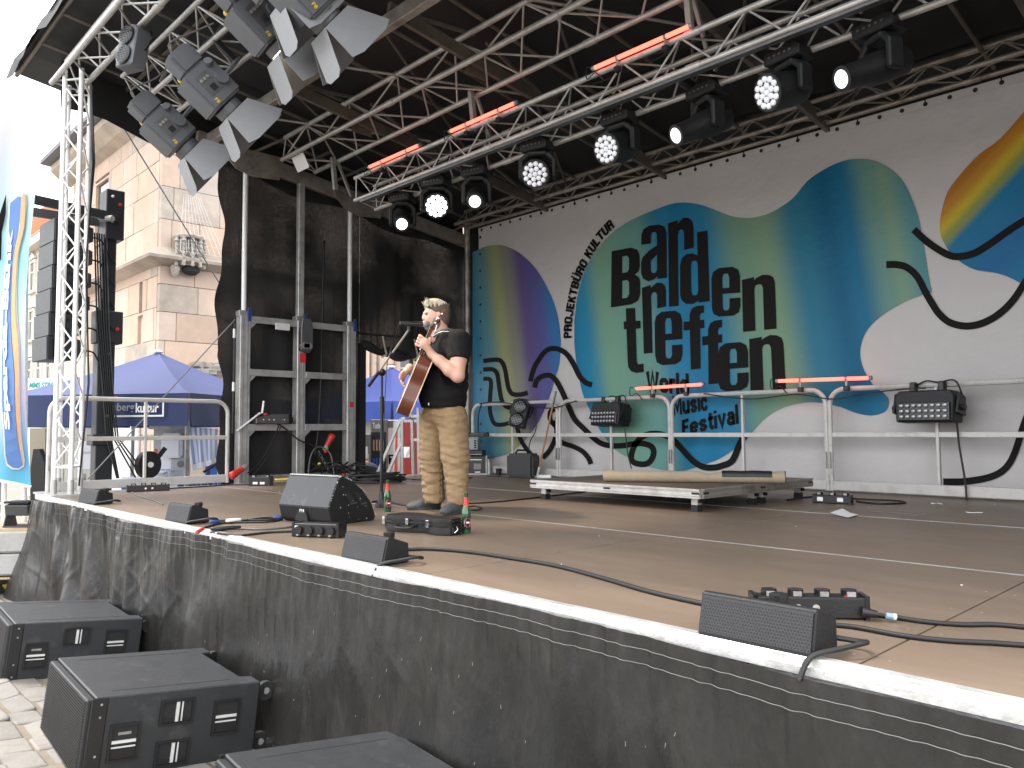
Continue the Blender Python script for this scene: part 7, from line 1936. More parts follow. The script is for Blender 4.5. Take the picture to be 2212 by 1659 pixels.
MB().prism([(-.08, .5), (-.012, .8), (-.012, fz4 - .1), (-.05, fz4 - .12), (-.08, .9)], fa4 - uf * .004, ur, (0, 0, 1), uf * .005).build('orange_panel', 'orange_red', fc)
for x in (0.0, fw4): MB().prism([(x - .02, -.1), (x + .02, -.1), (x + .02, fz4 + .01), (x - .02, fz4 + .01)], fa4 - uf * .01, ur, (0, 0, 1), uf * .02).build('corner_profile', 'alu', fc)
MB().prism([(0, fz4 - .03), (fw4, fz4 - .03), (fw4, fz4 + .01), (0, fz4 + .01)], fa4 - uf * .012, ur, (0, 0, 1), uf * .02).build('edge_profile', 'alu', fc)
MB().prism([(.05, 1.25), (.17, 1.25), (.17, 1.42), (.05, 1.42)], fa4 - uf * .01, ur, (0, 0, 1), uf * .008).build('latch', 'chrome', fc)
sr = thing('stair_railing', 'silver handrails of the steps at the rear left corner of the stage', 'railing', at_depth(868, 1030, 11.9))
for (p, q) in (((812, 1030), (866, 905)), ((834, 1030), (868, 955)), ((866, 905), (876, 903)), ((869, 1028), (868, 905)), ((893, 1028), (890, 895)), ((905, 1028), (903, 880)), ((888, 900), (912, 898)), ((890, 950), (912, 950))):
    MB().beam(at_depth(*p, 11.7), at_depth(*q, 11.7), .045, .045).build('rail', 'alu', sr, bevel=.006)
dw = thing('white_backdrop_wall', 'pale wall strip between grey cupboard and blue tent', 'wall', at_depth(770, 938, 15.0))
v = [at_depth(700, 905, 15.0), at_depth(960, 905, 15.0), at_depth(960, 1120, 15.0), at_depth(700, 1120, 15.0)]
MB().add(v + [p + uf * .12 for p in v], BX).build('wall', 'cabin_cream', dw)
# the wiring heap on the deck edge below the mesh
hp = thing('cable_heap', 'tangle of black cables and connectors at the foot of the rear frame post', 'cable heap', at(735, 1025, 'z', 1.0))
for k in range(16):
    c = at(random.uniform(690, 765), random.uniform(1016, 1032), 'z', 1.03); pts = []
    for i in range(6): pts.append(c + Vector((random.uniform(-.3, .3), random.uniform(-.3, .3), random.uniform(-.02, .22))))
    MB().tube(smooth_path(pts, 6), .011, 5).build('cable_turn', 'cable', hp, smooth='all')
for k, (p, m_) in enumerate([((690, 1003), 'yellow'), ((703, 975), 'red_plastic'), ((742, 1025), 'orange_red'), ((706, 968), 'green_dot'), ((700, 1030), 'white_plastic')]):
    MB().sphere(at(*p, 'x', -9.85), .028, 8).build('coloured_plug', m_, hp, smooth='all')
yb = tag(MB().beam(at(595, 1036, 'z', 1.10), at(645, 1034, 'z', 1.10), .06, .02).build('spirit_level', 'yellow', bevel=.004), 'yellow bar lying on the foot of the lifting frame', 'bar')
# ================================================================== bodies from smooth distance fields
class Field:
    def __init__(s, lo, hi, h):
        s.lo = np.array(lo, float); s.h = h; s.n = np.ceil((np.array(hi) - s.lo) / h).astype(int) + 1
        s.D = np.full(tuple(s.n), 9.0, np.float32)
        s.ax = [s.lo[i] + np.arange(s.n[i]) * h for i in range(3)]
    def sub(s, lo, hi):
        a = np.clip(np.floor((np.array(lo) - s.lo) / s.h).astype(int), 0, s.n - 1); b = np.clip(np.ceil((np.array(hi) - s.lo) / s.h).astype(int) + 1, 1, s.n)
        sl = tuple(slice(a[i], max(a[i] + 1, b[i])) for i in range(3))
        X = s.ax[0][sl[0]][:, None, None]; Y = s.ax[1][sl[1]][None, :, None]; Z = s.ax[2][sl[2]][None, None, :]
        return sl, X, Y, Z
    def put(s, sl, d, k, op):
        A = s.D[sl]
        if op == 'cut':
            d = -d; hh = np.clip(.5 - .5 * (d - A) / k, 0, 1) if k > 0 else None
            s.D[sl] = (A * hh + d * (1 - hh) + k * hh * (1 - hh)) if k > 0 else np.maximum(A, d)
            if k > 0:
                s.D[sl] = np.maximum(s.D[sl], np.maximum(A, d))
            return
        if k > 0:
            hh = np.clip(.5 + .5 * (A - d) / k, 0, 1); s.D[sl] = A * (1 - hh) + d * hh - k * hh * (1 - hh)
        else: s.D[sl] = np.minimum(A, d)
    def cap(s, p, q, r1, r2=None, k=.02, op='add'):
        p = np.array(p, float); q = np.array(q, float); r2 = r1 if r2 is None else r2; R = max(r1, r2) + .12
        sl, X, Y, Z = s.sub(np.minimum(p, q) - R, np.maximum(p, q) + R); d = q - p; L2 = d @ d + 1e-12
        t = np.clip(((X - p[0]) * d[0] + (Y - p[1]) * d[1] + (Z - p[2]) * d[2]) / L2, 0, 1)
        dist = np.sqrt((X - p[0] - t * d[0]) ** 2 + (Y - p[1] - t * d[1]) ** 2 + (Z - p[2] - t * d[2]) ** 2) - (r1 + (r2 - r1) * t)
        s.put(sl, dist, k, op); return s
    def ell(s, c, r, k=.02, axes=None, op='add'):
        c = np.array(c, float); r = np.array(r, float); R = r.max() + .12
        sl, X, Y, Z = s.sub(c - R, c + R); x, y, z = X - c[0], Y - c[1], Z - c[2]
        if axes is not None:
            A = np.array(axes, float); A /= np.linalg.norm(A, axis=1)[:, None]
            x, y, z = (A[0][0] * x + A[0][1] * y + A[0][2] * z), (A[1][0] * x + A[1][1] * y + A[1][2] * z), (A[2][0] * x + A[2][1] * y + A[2][2] * z)
        k0 = np.sqrt((x / r[0]) ** 2 + (y / r[1]) ** 2 + (z / r[2]) ** 2); k1 = np.sqrt((x / r[0] ** 2) ** 2 + (y / r[1] ** 2) ** 2 + (z / r[2] ** 2) ** 2) + 1e-9
        s.put(sl, k0 * (k0 - 1) / k1, k, op); return s
    def plane_cut(s, c, n):
        n = np.array(n, float); n /= np.linalg.norm(n)
        X, Y, Z = s.ax[0][:, None, None], s.ax[1][None, :, None], s.ax[2][None, None, :]
        s.D = np.maximum(s.D, (X - c[0]) * n[0] + (Y - c[1]) * n[1] + (Z - c[2]) * n[2]).astype(np.float32); return s
    def disp(s, fn):
        X, Y, Z = s.ax[0][:, None, None], s.ax[1][None, :, None], s.ax[2][None, None, :]
        s.D = (s.D + fn(X, Y, Z)).astype(np.float32); return s
    def mesh(s):
        D = s.D; I = D < 0; n = s.n
        acc = np.zeros(tuple(n - 1) + (3,), np.float32); cnt = np.zeros(tuple(n - 1), np.float32)
        def corner(a): return tuple(slice(a[i], n[i] - 1 + a[i]) for i in range(3))
        for ax in range(3):
            o = [i for i in range(3) if i != ax]
            for u in (0, 1):
                for v in (0, 1):
                    a = [0, 0, 0]; a[o[0]] = u; a[o[1]] = v; b = list(a); b[ax] = 1
                    d0 = D[corner(a)]; d1 = D[corner(b)]; cr_ = (d0 < 0) != (d1 < 0)
                    t = np.where(cr_, d0 / np.where(cr_, d0 - d1, 1), 0)
                    p = np.zeros(acc.shape, np.float32); p[..., o[0]] = u; p[..., o[1]] = v; p[..., ax] = t
                    acc += p * cr_[..., None]; cnt += cr_
        m = cnt > 0; idx = -np.ones(tuple(n - 1), int); idx[m] = np.arange(m.sum())
        g = np.argwhere(m); V = s.lo + (g + acc[m] / cnt[m][:, None]) * s.h
        F = []
        for ax in range(3):
            o = [(ax + 1) % 3, (ax + 2) % 3]
            sa = [slice(1, n[i] - 1) for i in range(3)]; sa[ax] = slice(0, n[ax] - 1)
            sb = list(sa); sb[ax] = slice(1, n[ax])
            a = I[tuple(sa)]; b = I[tuple(sb)]; ch_ = np.argwhere(a != b); inside = a[a != b]
            base = ch_ + np.array([0 if i == ax else 1 for i in range(3)])
            def cell(du, dv):
                c = base.copy(); c[:, o[0]] -= du; c[:, o[1]] -= dv; return idx[c[:, 0], c[:, 1], c[:, 2]]
            q = np.stack([cell(1, 1), cell(0, 1), cell(0, 0), cell(1, 0)], 1); q[~inside] = q[~inside][:, ::-1]; F.append(q)
        F = np.concatenate(F); F = F[(F >= 0).all(1)]
        return V, F
    def build(s, name, m, fn, parent, slots=None):
        V, F = s.mesh()
        me = bpy.data.meshes.new(name); me.from_pydata([tuple(fn(v)) for v in V], [], F.tolist())
        ms = m if isinstance(m, list) else [m]
        for q in ms: me.materials.append(MATS[q])
        if slots is not None:
            cen = V[F].mean(1); me.polygons.foreach_set('material_index', np.array([slots(c) for c in cen], np.int32))
        me.shade_smooth(); me.update()
        return link(name, me, parent)

mat('skin', (.58, .335, .25), .5, 0, .06, 14, .05, 90); MATS['skin'].node_tree.nodes['Principled BSDF'].inputs['Subsurface Weight'].default_value = .12
MATS['skin'].node_tree.nodes['Principled BSDF'].inputs['Subsurface Radius'].default_value = (.02, .008, .004)
mat('skin_lip', (.40, .16, .13), .5, 0, .06)
mat('mouth_dark', (.06, .015, .015), .6)
mat('beard_hair', (.19, .15, .115), .75, 0, .35, 120, .5, 300)
mat('hair_blond', (.40, .355, .27), .65, 0, .35, 60, .6, 250, stretch=(1, 1, .4))
mat('hair_brown', (.10, .068, .046), .7, 0, .35, 60, .6, 250, stretch=(1, 1, .4))
mat('shirt_black', (.0085, .008, .008), .9, 0, .15, 8, .25, 160, spec=.25)
mat('trousers_tan', (.29, .195, .105), .9, 0, .16, 22, .6, 90, dirt=(.22, .145, .078), dscale=7, damt=.4)
mat('shoe_grey', (.06, .062, .066), .75, 0, .3, 14, .4, 120, dirt=(.16, .16, .165), dscale=12, damt=.55)
mat('sole', (.05, .05, .052), .8)
mat('sock', (.015, .015, .015), .9)
mat('eye_dark', (.03, .02, .018), .3)
mat('cream_binding', (.74, .62, .38), .4, 0, .05)
mat('mahogany', (.12, .030, .014), .36, 0, .2, 3, .03, 60, coat=.15, stretch=(6, 6, 1.2))
mat('spruce', (.62, .36, .14), .3, 0, .15, 8, .03, 60, coat=.4)
mat('rosewood', (.05, .025, .015), .4)

MP = Vector((-5.13, 4.10, 1.0)); RR = Vector((.691, .723, 0)).normalized(); VV = Vector((.723, -.691, 0)).normalized()
SCL = CAM_F / dep_of(MP)
pc = ray(0, 0)
px_c, py_c = None, None
_q = RCAM.T @ (np.array(MP) - CAMPOS); FOOTX = _c[0] + CAM_F * _q[0] / _q[2]; FOOTY = _c[1] + CAM_F * _q[1] / _q[2]
def man(v): return MP + RR * float(v[0]) + VV * float(v[1]) + Vector((0, 0, float(v[2])))
def J(px, py, b=0.0):
    # a body point from its direction as seen by the surveyor; b = distance in front of the body plane
    d = dep_of(MP) - b
    p = at_depth(px, py, d) - MP
    return np.array([p.dot(RR), p.dot(VV), p.z])
singer = thing('person', 'man with blond quiff in black t-shirt and tan trousers singing and playing guitar', 'person', MP)
# -------- pose (a: picture right, b: towards the camera, c: up)
hd = J(941, 683, 0.0); FW = np.array([-.94, .34, -.02]); FW /= np.linalg.norm(FW); LF = np.array([.34, .94, 0]); LF /= np.linalg.norm(LF); UP = np.cross(FW, LF); UP /= np.linalg.norm(UP)
if UP[2] < 0: UP = -UP
neck = J(956, 716, 0.0)
shL = J(992, 737, .17); shR = J(950, 735, -.22)
elL = J(989, 812, .30); hL = J(922, 757, .26)
elR = J(932, 806, -.34); hR = J(872, 808, -.10)
hip = J(957, 888, 0)
# -------- skin: head, neck, arms, hands as one surface
f = Field((-.62, -.62, .98), (.34, .58, 1.86), .0052)
H = lambda x, y, z: hd + FW * x + LF * y + UP * z
ax = [FW, LF, UP]
f.ell(H(-.012, 0, .030), (.100, .078, .098), .02, ax)           # skull
f.ell(H(.020, 0, -.035), (.075, .064, .082), .04, ax)            # face
f.ell(H(.045, 0, -.085), (.045, .045, .034), .03, ax)            # jaw and chin
f.ell(H(.092, 0, -.010), (.022, .013, .028), .012, ax)           # nose
f.ell(H(.098, 0, -.024), (.014, .015, .011), .008, ax)
f.ell(H(.077, 0, .026), (.026, .047, .013), .012, ax)            # brow
for s in (-1, 1):
    f.ell(H(.055, s * .036, -.020), (.026, .020, .020), .018, ax)    # cheek
    f.ell(H(.082, s * .030, .008), (.010, .015, .008), .006, ax, 'cut')   # eye socket
    f.ell(H(-.012, s * .078, -.008), (.018, .010, .032), .006, ax)       # ear
    f.ell(H(-.006, s * .087, -.006), (.008, .006, .016), .003, ax, 'cut')
f.ell(H(.096, 0, -.062), (.020, .021, .013), .006, ax, 'cut')    # open mouth
f.ell(H(.086, 0, -.082), (.012, .022, .009), .008, ax)           # lower lip
f.cap(H(-.025, 0, -.06), neck + np.array([.0, 0, -.06]), .062, .072, .03)
f.cap(neck + np.array([-.03, 0, -.05]), J(940, 728, .02), .07, .05, .03)
def limb(pts, rs, k=.02):
    for (p, r1), (q, r2) in zip(zip(pts, rs), list(zip(pts, rs))[1:]): f.cap(p, q, r1, r2, k)
mid = lambda p, q, t: p + (q - p) * t
limb([shL, mid(shL, elL, .5), elL], [.075, .066, .052])
wl = mid(elL, hL, .84)
limb([elL, mid(elL, hL, .25), mid(elL, hL, .6), wl], [.050, .055, .042, .030])
limb([shR, mid(shR, elR, .5), elR], [.075, .064, .050])
wr = hR + np.array([.045, -.03, .055])
limb([elR, mid(elR, hR, .3), wr], [.049, .050, .031])
# -------- guitar frame
g0 = J(868, 893, .10); gt = J(952, 690, .28)
GU = gt - g0; GU /= np.linalg.norm(GU)
n0 = np.array([-1.0, .04, .12]); GN = n0 - GU * (n0 @ GU); GN /= np.linalg.norm(GN)
GS = np.cross(GU, GN)            # across the soundboard
if GS[1] < 0: GS = -GS           # towards the camera
GO = J(859, 886, .12)
NECKLEN = .62
def gp(l, w, n): return GO + GU * l + GS * w + GN * n
# left hand closed round the neck
nk = gp(.605, 0, .012)
hLc = nk + GS * .045 - GN * .01
f.cap(wl, hLc, .030, .030, .02)
f.ell(hLc, (.046, .022, .040), .015, [GU, GS, GN])
for i in range(4):
    b0_ = nk + GU * (.036 - i * .024) + GS * .044 + GN * .012; b1_ = nk + GU * (.038 - i * .025) + GS * .036 + GN * .048; b2a = nk + GU * (.038 - i * .025) + GS * .006 + GN * .052; b3 = nk + GU * (.036 - i * .025) - GS * .014 + GN * .034
    r = [.0105, .011, .0105, .0095][i]
    f.cap(b0_, b1_, r, r, .006).cap(b1_, b2a, r, r * .92, .004).cap(b2a, b3, r * .92, r * .8, .004)
f.cap(hLc + GU * .02 - GN * .03, nk + GU * .05 - GN * .032 + GS * .02, .014, .012, .008).cap(nk + GU * .05 - GN * .032 + GS * .02, nk + GU * .058 - GN * .026 - GS * .018, .012, .010, .005)
# right hand strumming over the strings
f.cap(wr, hR, .030, .027, .02)
HRd = np.array([-.30, .20, -.90]); HRd /= np.linalg.norm(HRd)
side = np.array([-.25, .95, .1]); side -= HRd * (side @ HRd); side /= np.linalg.norm(side); pn = np.cross(HRd, side)
f.ell(hR + HRd * .02, (.048, .040, .019), .015, [HRd, side, pn])
for i in range(4):
    o = -.030 + i * .020; kx = hR + HRd * (.058 - abs(i - 1.5) * .004) + side * o
    ln = [.036, .041, .039, .031][i]; bend = pn * (1 if pn[0] > 0 else -1)
    k2 = kx + HRd * ln * .8 + bend * ln * .6; k3 = k2 + HRd * ln * .35 + bend * ln * .75
    f.cap(hR + HRd * .03 + side * o * .9, kx, .0115, .0105, .006).cap(kx, k2, .0105, .0095, .004).cap(k2, k3, .0095, .008, .004)
th = hR + side * .040 + HRd * .0
f.cap(hR + side * .024 - HRd * .01, th + HRd * .022 + side * .012, .014, .0125, .008).cap(th + HRd * .022 + side * .012, th + HRd * .055 + side * .006, .012, .010, .004)
def skin_slots(c):
    v = c - hd; x, y, z = v @ FW, v @ LF, v @ UP
    if x > .05 and abs(y) < .022 and -.074 < z < -.050 and x < .092: return 2
    if x > .066 and abs(y) < .024 and -.094 < z < -.074: return 1
    return 0
f.build('body', ['skin', 'skin_lip', 'mouth_dark'], man, singer, skin_slots)
for s in (-1, 1):
    e_ = MB().sphere(man(H(.080, s * .030, .008)), .0085, 8, (1, 1, .5)).build('eye', 'eye_dark', singer, smooth='all')
    MB().tube([man(H(.086, s * .014, .024)), man(H(.088, s * .03, .030)), man(H(.076, s * .046, .024))], .0055, 5).build('eyebrow', 'hair_brown', singer)
# beard
bf = Field(hd - .16, hd + .16, .0042)
bf.ell(H(.030, 0, -.088), (.064, .062, .044), .02, ax)
for s in (-1, 1): bf.ell(H(.008, s * .058, -.056), (.036, .021, .056), .02, ax)
bf.ell(H(.094, 0, -.046), (.014, .032, .009), .01, ax)
bf.ell(H(.094, 0, -.064), (.026, .024, .015), .008, ax, 'cut')
bf.ell(H(.064, 0, -.022), (.050, .050, .030), .01, ax, 'cut')
bf.disp(lambda X, Y, Z: .0030 * np.sin(X * 310) * np.sin(Y * 290) * np.sin(Z * 330))
bf.build('beard', 'beard_hair', man, singer)
# hair: short sides, blown quiff
hf = Field(hd - .24, hd + .24, .0045)
hf.ell(H(-.022, 0, .045), (.102, .086, .092), .02, ax)
hf.ell(H(.020, 0, .105), (.070, .062, .040), .03, ax)
hf.ell(H(-.055, 0, -.02), (.062, .074, .078), .03, ax)
hf.ell(H(.105, 0, -.02), (.070, .12, .075), .02, ax, 'cut')
hf.ell(H(.03, 0, -.085), (.09, .12, .06), .02, ax, 'cut')
for s in (-1, 1): hf.ell(H(.0, s * .088, -.02), (.032, .03, .045), .012, ax, 'cut')
R2 = random.Random(5)
for i in range(300):
    y = R2.uniform(-.065, .065); x = R2.uniform(-.10, .082); z = .118 - 2.6 * x * x * .9 - y * y * 5 + .0
    p = H(x, y, z - .03); lean = (.28 * (x + .03) * 6 + R2.uniform(-.3, .3))
    l = R2.uniform(.026, .048) * (1.25 if x > .03 else .9)
    d = FW * (.75 * lean if x > 0 else -.5 + .2 * R2.random()) + LF * R2.uniform(-.5, .5) + UP * R2.uniform(.5, 1.0)
    d = d / np.linalg.norm(d); hf.cap(p, p + d * l, .0078, .003, .004)
for i in range(22):
    p = H(.060 + R2.uniform(-.03, .01), R2.uniform(-.04, .05), .088 + R2.uniform(-.02, .02)); d = FW * R2.uniform(.1, .8) + UP * R2.uniform(.45, 1.0) + LF * R2.uniform(-.4, .4); d = d / np.linalg.norm(d)
    hf.cap(p, p + d * R2.uniform(.04, .075), .0085, .0022, .006)
def hair_slot(c):
    v = c - hd; return 0 if (v @ UP) > .082 - .12 * (v @ FW) + .016 * math.sin(c[0] * 190) * math.sin(c[1] * 150 + c[2] * 60) else 1
hf.build('hair', ['hair_blond', 'hair_brown'], man, singer, hair_slot)
# -------- t-shirt
sf = Field((-.42, -.46, .80), (.42, .46, 1.66), .0075)
ch_ = J(966, 765, 0); be = J(957, 832, .0)
tw3 = np.array([LF * 1, np.cross(LF, [0, 0, 1]), [0, 0, 1]])
AX = [LF, np.array([LF[1], -LF[0], 0]), np.array([0, 0, 1.0])]
sf.ell(J(972, 758, 0), (.235, .150, .17), .05, AX)
sf.ell(J(962, 815, 0), (.225, .190, .20), .08, AX)
sf.ell(J(957, 862, 0), (.215, .195, .16), .08, AX)
sf.cap(J(975, 735, .10), shL, .085, .088, .04); sf.cap(J(968, 735, -.10), shR, .085, .085, .04)
sf.cap(shL, mid(shL, elL, .60), .094, .088, .03); sf.cap(shR, mid(shR, elR, .58), .092, .084, .03)
sf.cap(J(960, 728, 0), J(968, 745, 0), .085, .12, .04)
# cut the hem, sleeves and neckline
sf.plane_cut(J(957, 882, 0), [-.03, 0, -1])
sh = Field(sf.lo, sf.lo + (sf.n - 1) * sf.h, sf.h)
sf.ell(neck + np.array([-.02, .01, .035]), (.085, .080, .075), .01, None, 'cut')
dl_ = (elL - shL) / np.linalg.norm(elL - shL); cL = mid(shL, elL, .56)
dr_s = (elR - shR) / np.linalg.norm(elR - shR); cR = mid(shR, elR, .54)
X, Y, Z = sf.ax[0][:, None, None], sf.ax[1][None, :, None], sf.ax[2][None, None, :]
for c3, d3 in ((cL, dl_), (cR, dr_s)):
    pl = (X - c3[0]) * d3[0] + (Y - c3[1]) * d3[1] + (Z - c3[2]) * d3[2]
    rad = np.sqrt(np.maximum(0, (X - c3[0]) ** 2 + (Y - c3[1]) ** 2 + (Z - c3[2]) ** 2 - pl ** 2))
    sf.D = np.where((rad < .16) & (pl < .16), np.maximum(sf.D, pl), sf.D).astype(np.float32)
sf.disp(lambda X, Y, Z: (.0045 * np.sin(Z * 38 + X * 22 + 3 * np.sin(Y * 9)) * np.sin(X * 17 - Y * 12 + 1) + .003 * np.sin(Z * 70 + Y * 30)) * np.clip((1.5 - Z) * 3, 0, 1))
sf.build('t_shirt', 'shirt_black', man, singer)
# print on the chest and hem tag
pr = MB()
for (a, b2) in (((931, 742), (944, 735)), ((933, 748), (941, 748)), ((930, 755), (938, 752)), ((932, 775), (938, 762)), ((921, 806), (928, 802))):
    pa_, pb_ = J(*a, .13), J(*b2, .15); pr.beam(man(pa_ + FW * .085), man(pb_ + FW * .085), .022, .006, (0, 0, 1))
pr.build('shirt_print', 'sticker_white', singer)
MB().box(man(J(926, 873, .20)), (.018, .006, .022), Matrix.Rotation(-.8, 3, 'Z')).build('hem_tag', 'sticker_white', singer)
# -------- trousers
pf_ = Field((-.36, -.36, .05), (.36, .36, .98), .0065)
kl = J(983, 985, .10); kr = J(931, 985, -.08); al_ = J(988, 1078, .12); ar_ = J(938, 1072, -.08)
hl = J(978, 905, .07); hr = J(938, 905, -.07)
pf_.ell(J(957, 895, 0), (.185, .165, .11), .05, AX)
pf_.cap(hl, kl, .128, .108, .05); pf_.cap(kl, al_, .106, .088, .04)
pf_.cap(hr, kr, .128, .102, .03); pf_.cap(kr, ar_, .102, .088, .03)
pf_.plane_cut(J(957, 868, 0), [0, 0, 1])
pf_.plane_cut(np.array([0, 0, .068]), [0, 0, -1])
Rf = random.Random(11)
CRE = []
for i in range(64):
    zc = Rf.choice([Rf.uniform(.09, .34), Rf.uniform(.09, .34), Rf.uniform(.38, .60), Rf.uniform(.76, .90)]); CRE.append((zc, Rf.uniform(0, 6.28), Rf.uniform(.25, .9), Rf.uniform(.008, .016), Rf.uniform(-.30, .30), Rf.uniform(.003, .0075)))
FINE = [(Rf.uniform(-50, 50), Rf.uniform(-50, 50), Rf.uniform(40, 150) * Rf.choice([-1, 1]), Rf.uniform(0, 6), Rf.uniform(.0005, .0012)) for i in range(16)]
def folds(X, Y, Z):
    an = np.arctan2(Y, X); o = 0 * (X + Y + Z)
    for zc, a0, aw, zw, sl, am in CRE:
        da = np.angle(np.exp(1j * (an - a0))); o = o + am * np.exp(-(da / aw) ** 2) * (np.exp(-((Z - zc - sl * da * .4) / zw) ** 2) - .6 * np.exp(-((Z - zc - .025 - sl * da * .4) / (zw * 1.2)) ** 2))
    for fx, fy, fz, ph, am in FINE: o = o + am * np.sin(fx * X + fy * Y + fz * Z + ph)
    return o + .003 * np.sin(X * 40 + Y * 33 + Z * 8) + .004 * np.sin(an * 5 + Z * 6)
pf_.disp(folds)
pf_.build('trousers', 'trousers_tan', man, singer)
MB().tube([man(J(988, 884, .19)), man(J(990, 900, .195)), man(J(985, 915, .20))], .0035, 5).build('pocket_seam', 'trousers_tan', singer)
for k, p in enumerate(((al_), (ar_))):
    MB().cyl(man(p + np.array([0, 0, .05])), man(p - np.array([-.0, 0, .03])), .052, n=12).build('sock', 'sock', singer, smooth=True)
# -------- shoes
def shoe(heel, toe):
    s = Field(np.minimum(heel, toe) - .12, np.maximum(heel, toe) + .16, .006)
    d = (toe - heel); L = np.linalg.norm(d); d /= L; sd = np.cross([0, 0, 1.0], d); a3 = [d, sd, [0, 0, 1]]
    s.ell(heel + d * .055 + np.array([0, 0, .055]), (.062, .045, .055), .02, a3)
    s.ell(heel + d * .15 + np.array([0, 0, .045]), (.11, .048, .045), .03, a3)
    s.ell(toe - d * .06 + np.array([0, 0, .032]), (.070, .048, .032), .03, a3)
    s.cap(heel + d * .05 + np.array([0, 0, .07]), heel + d * .055 + np.array([0, 0, .115]), .045, .046, .02)
    s.plane_cut(np.array([0, 0, .012]), [0, 0, -1]); s.plane_cut(heel + np.array([0, 0, .12]), [0, 0, 1])
    o = s.build('shoe', 'shoe_grey', man, singer)
    ol = []
    for i in range(24):
        a = 2 * PI * i / 24; ol.append((L * .5 + math.cos(a) * (L * .5 + .004), math.sin(a) * (.048 - .008 * math.cos(2 * a)) ))
    MB().prism(ol, man(np.array([heel[0], heel[1], 0])), RR * d[0] + VV * d[1], RR * sd[0] + VV * sd[1], (0, 0, .022)).build('sole', 'sole', o, bevel=.004)
    q = MB()
    for k in range(4):
        p = heel + d * (.105 + k * .028) + np.array([0, 0, .098 - k * .011]); q.tube([man(p - sd * .03 - np.array([0, 0, .012])), man(p + np.array([0, 0, .004])), man(p + sd * .03 - np.array([0, 0, .012]))], .0035, 4)
    q.build('lace', 'sock', o)
G_ = lambda px, py: np.array([(at(px, py, 'z', 1.0) - MP).dot(RR), (at(px, py, 'z', 1.0) - MP).dot(VV), 0.0])
hl_ = G_(998, 1107); tl2 = hl_ + np.array([-.135, .25, 0]) / np.linalg.norm([-.135, .25]) * .29
hr_ = G_(952, 1099); tr2 = hr_ + np.array([-.28, .10, 0]) / np.linalg.norm([-.28, .1]) * .29
shoe(hl_, tl2); shoe(hr_, tr2)
# harmonica holder and strap
hh = thing('harmonica_holder', 'shiny wire harmonica holder round the neck of the singer', 'harmonica holder', man(neck))
MB().tube(smooth_path([man(J(934, 727, .13)), man(J(950, 718, .16)), man(J(968, 716, .17)), man(J(985, 718, .12))], 6), .006, 6).build('neck_wire', 'chrome', hh, smooth='all')
MB().tube(smooth_path([man(J(934, 727, .13)), man(J(940, 715, .15)), man(J(944, 702, .14))], 6), .005, 6).build('arm', 'chrome', hh, smooth='all')
MB().box(man(J(946, 692, .16)), (.018, .03, .045), Matrix.Rotation(.4, 3, 'Y')).build('clip', 'chrome', hh)

# ================================================================== acoustic guitar
gt_ = thing('acoustic_guitar', 'reddish brown acoustic guitar with cream edges held by the singer', 'guitar', man(gp(0, 0, 0)))
prof_g = [(0, .02), (.004, .07), (.02, .125), (.06, .175), (.12, .198), (.18, .190), (.235, .155), (.28, .128), (.32, .124), (.37, .138), (.42, .146), (.46, .13), (.485, .09), (.495, .03)]
half = smooth_path([(l, w, 0) for l, w in prof_g], 7)
ol = [(p.x, p.y) for p in half] + [(p.x, -p.y) for p in reversed(half)]
DEP = .108
def mg(l, w, n): return man(gp(l, w, n))
def gvec(v): return RR * float(v[0]) + VV * float(v[1]) + Vector((0, 0, float(v[2])))
U3, S3, N3 = gvec(GU), gvec(GS), gvec(GN)
nO = len(ol); v = [mg(l, w, -DEP) for l, w in ol] + [mg(l, w, 0) for l, w in ol]
MB().add(v, [(i, (i + 1) % nO, nO + (i + 1) % nO, nO + i) for i in range(nO)]).build('rim', 'mahogany', gt_, smooth=True)
vf, ff = polymesh([ol], lambda x, y: mg(x, y, .001)); MB().add(vf, ff).build('soundboard', 'spruce', gt_)
vf, ff = polymesh([ol], lambda x, y: mg(x, y, -DEP - .001)); MB().add(vf, ff).build('back', 'mahogany', gt_)
for n_z in (.0, -DEP): MB().tube([mg(l * 1.0, w * 1.005, n_z) for l, w in ol], .0045, 5, closed=True).build('binding', 'cream_binding', gt_, smooth='all')
MB().lathe([(.0, 0), (.05, .0005), (.052, .0015), (.0, .0018)], mg(.34, 0, .001), N3, 20).build('sound_hole', 'dark_fill', gt_)
MB().prism([(.10, -.07), (.135, -.085), (.135, .085), (.10, .07)], mg(0, 0, .001), U3, S3, N3 * .01).build('bridge', 'rosewood', gt_)
MB().prism([(.44, -.028), (.745, -.022), (.745, .022), (.44, .028)], mg(0, 0, -.016), U3, S3, N3 * .02).build('neck', 'mahogany', gt_, bevel=.005)
MB().prism([(.40, -.028), (.745, -.022), (.745, .022), (.40, .028)], mg(0, 0, .005), U3, S3, N3 * .006).build('fingerboard', 'rosewood', gt_)
q = MB()
for k in range(12):
    l = .745 - .33 * (1 - 2 ** (-(k + 1) / 10)); q.prism([(l, -.024), (l + .002, -.024), (l + .002, .024), (l, .024)], mg(0, 0, .0112), U3, S3, N3 * .0012)
q.build('frets', 'alu_white', gt_)
bkd_ = GU * .97 - GN * .24
hs = MB(); hv = []
for (l, w) in ((0, -.023), (.03, -.036), (.17, -.040), (.18, 0), (.17, .040), (.03, .036), (0, .023)):
    for n_z in (-.010, .006): hv.append(man(gp(.745, w, n_z) + bkd_ * l))
hs.add(hv, [tuple(range(0, 14, 2)), tuple(range(13, 0, -2))] + [(2 * i, 2 * ((i + 1) % 7), 2 * ((i + 1) % 7) + 1, 2 * i + 1) for i in range(7)])
hst = hs.build('headstock', 'mahogany', gt_)
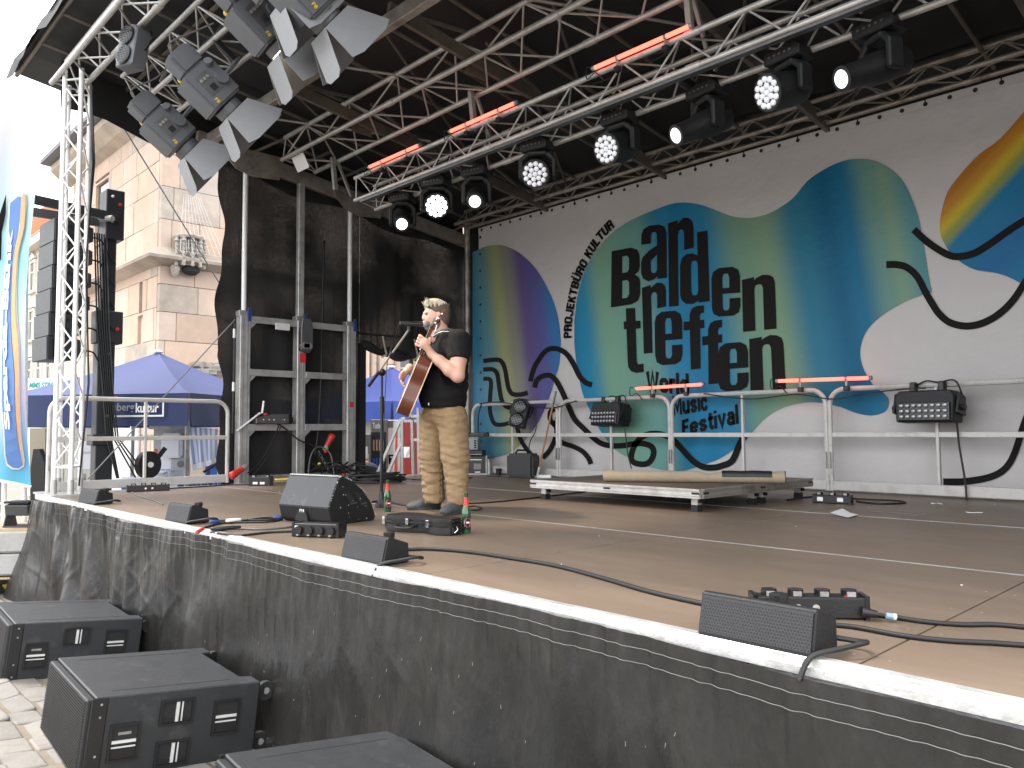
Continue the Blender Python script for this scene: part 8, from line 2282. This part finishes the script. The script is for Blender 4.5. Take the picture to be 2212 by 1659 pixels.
for s in (-1, 1):
    for k in range(3):
        p = gp(.745, s * .040, -.004) + bkd_ * (.05 + .045 * k)
        q = MB().cyl(man(p), man(p + GS * s * .018), .005, n=8); q.sphere(man(p + GS * s * .026), .0095, 8, (1, 1, 1)); q.build('tuning_peg', 'chrome', hst, smooth='all')
q = MB()
for k in range(6): q.tube([mg(.118, -.026 + .0105 * k, .012), mg(.745, -.018 + .0072 * k, .014)], .0009, 3)
tag(q.build('strings', 'alu_white', gt_), kind='stuff')
MB().tube(smooth_path([mg(.0, 0, -.05), man(J(890, 905, -.25))], 3), .01, 5).build('strap_button', 'chrome', gt_)
sp_ = smooth_path([man(J(935, 727, .12)), man(J(955, 716, .14)), man(J(975, 714, .13)), man(J(995, 722, .16)), man(J(1006, 738, .12)), man(J(1010, 752, .03))], 6)
MB().ribbon(sp_, .032, .005, (0, 1, .3)).build('strap', 'steel_dark', gt_)
# -------- crouching person behind the stage
cp_ = at_depth(790, 1000, 12.6)
crew = thing('person', 'crouching person in dark t-shirt behind the rear left corner of the stage', 'person', cp_)
cw = lambda v: cp_ + ur * float(v[0]) - uf * float(v[1]) + Vector((0, 0, float(v[2])))
f = Field((-.4, -.5, -.5), (.5, .4, .32), .010)
f.ell((-.145, 0, .085), (.085, .080, .105), .02).ell((-.19, 0, .045), (.05, .055, .06), .03)
f.cap((-.11, 0, .02), (-.01, 0, -.02), .055, .065, .03)
f.cap((0, .2, -.12), (-.12, .28, -.40), .05, .04, .02); f.cap((0, -.2, -.12), (-.12, -.28, -.40), .05, .04, .02)
f.ell((-.145, .08, .09), (.018, .012, .03), .005)
f.build('body', 'skin', cw, crew)
f = Field((-.4, -.5, -1.1), (.6, .5, .3), .012)
f.ell((.05, 0, -.16), (.18, .22, .17), .05).ell((.16, 0, -.38), (.17, .19, .25), .08).cap((.02, .17, -.09), (-.08, .26, -.26), .085, .08, .03).cap((.02, -.17, -.09), (-.08, -.26, -.26), .085, .08, .03)
mat('shirt_navy', (.035, .042, .06), .85, 0, .12)
f.build('t_shirt', 'shirt_navy', cw, crew)
f = Field((-.4, -.5, -1.3), (.6, .5, -.4), .016)
f.cap((.2, .1, -.6), (-.2, .16, -.62), .11, .09, .05).cap((-.2, .16, -.62), (-.05, .16, -1.05), .085, .06, .03).cap((.2, -.1, -.6), (-.2, -.16, -.62), .11, .09, .05).cap((-.2, -.16, -.62), (-.05, -.16, -1.05), .085, .06, .03)
f.build('trousers', 'shirt_black', cw, crew)
f = Field((-.4, -.3, -.1), (.2, .3, .32), .008)
f.ell((-.125, 0, .105), (.088, .086, .098), .02); f.ell((-.215, 0, .05), (.06, .1, .07), .02, None, 'cut'); f.ell((-.13, 0, -.02), (.12, .12, .07), .02, None, 'cut')
f.build('hair', 'hair_brown', cw, crew)
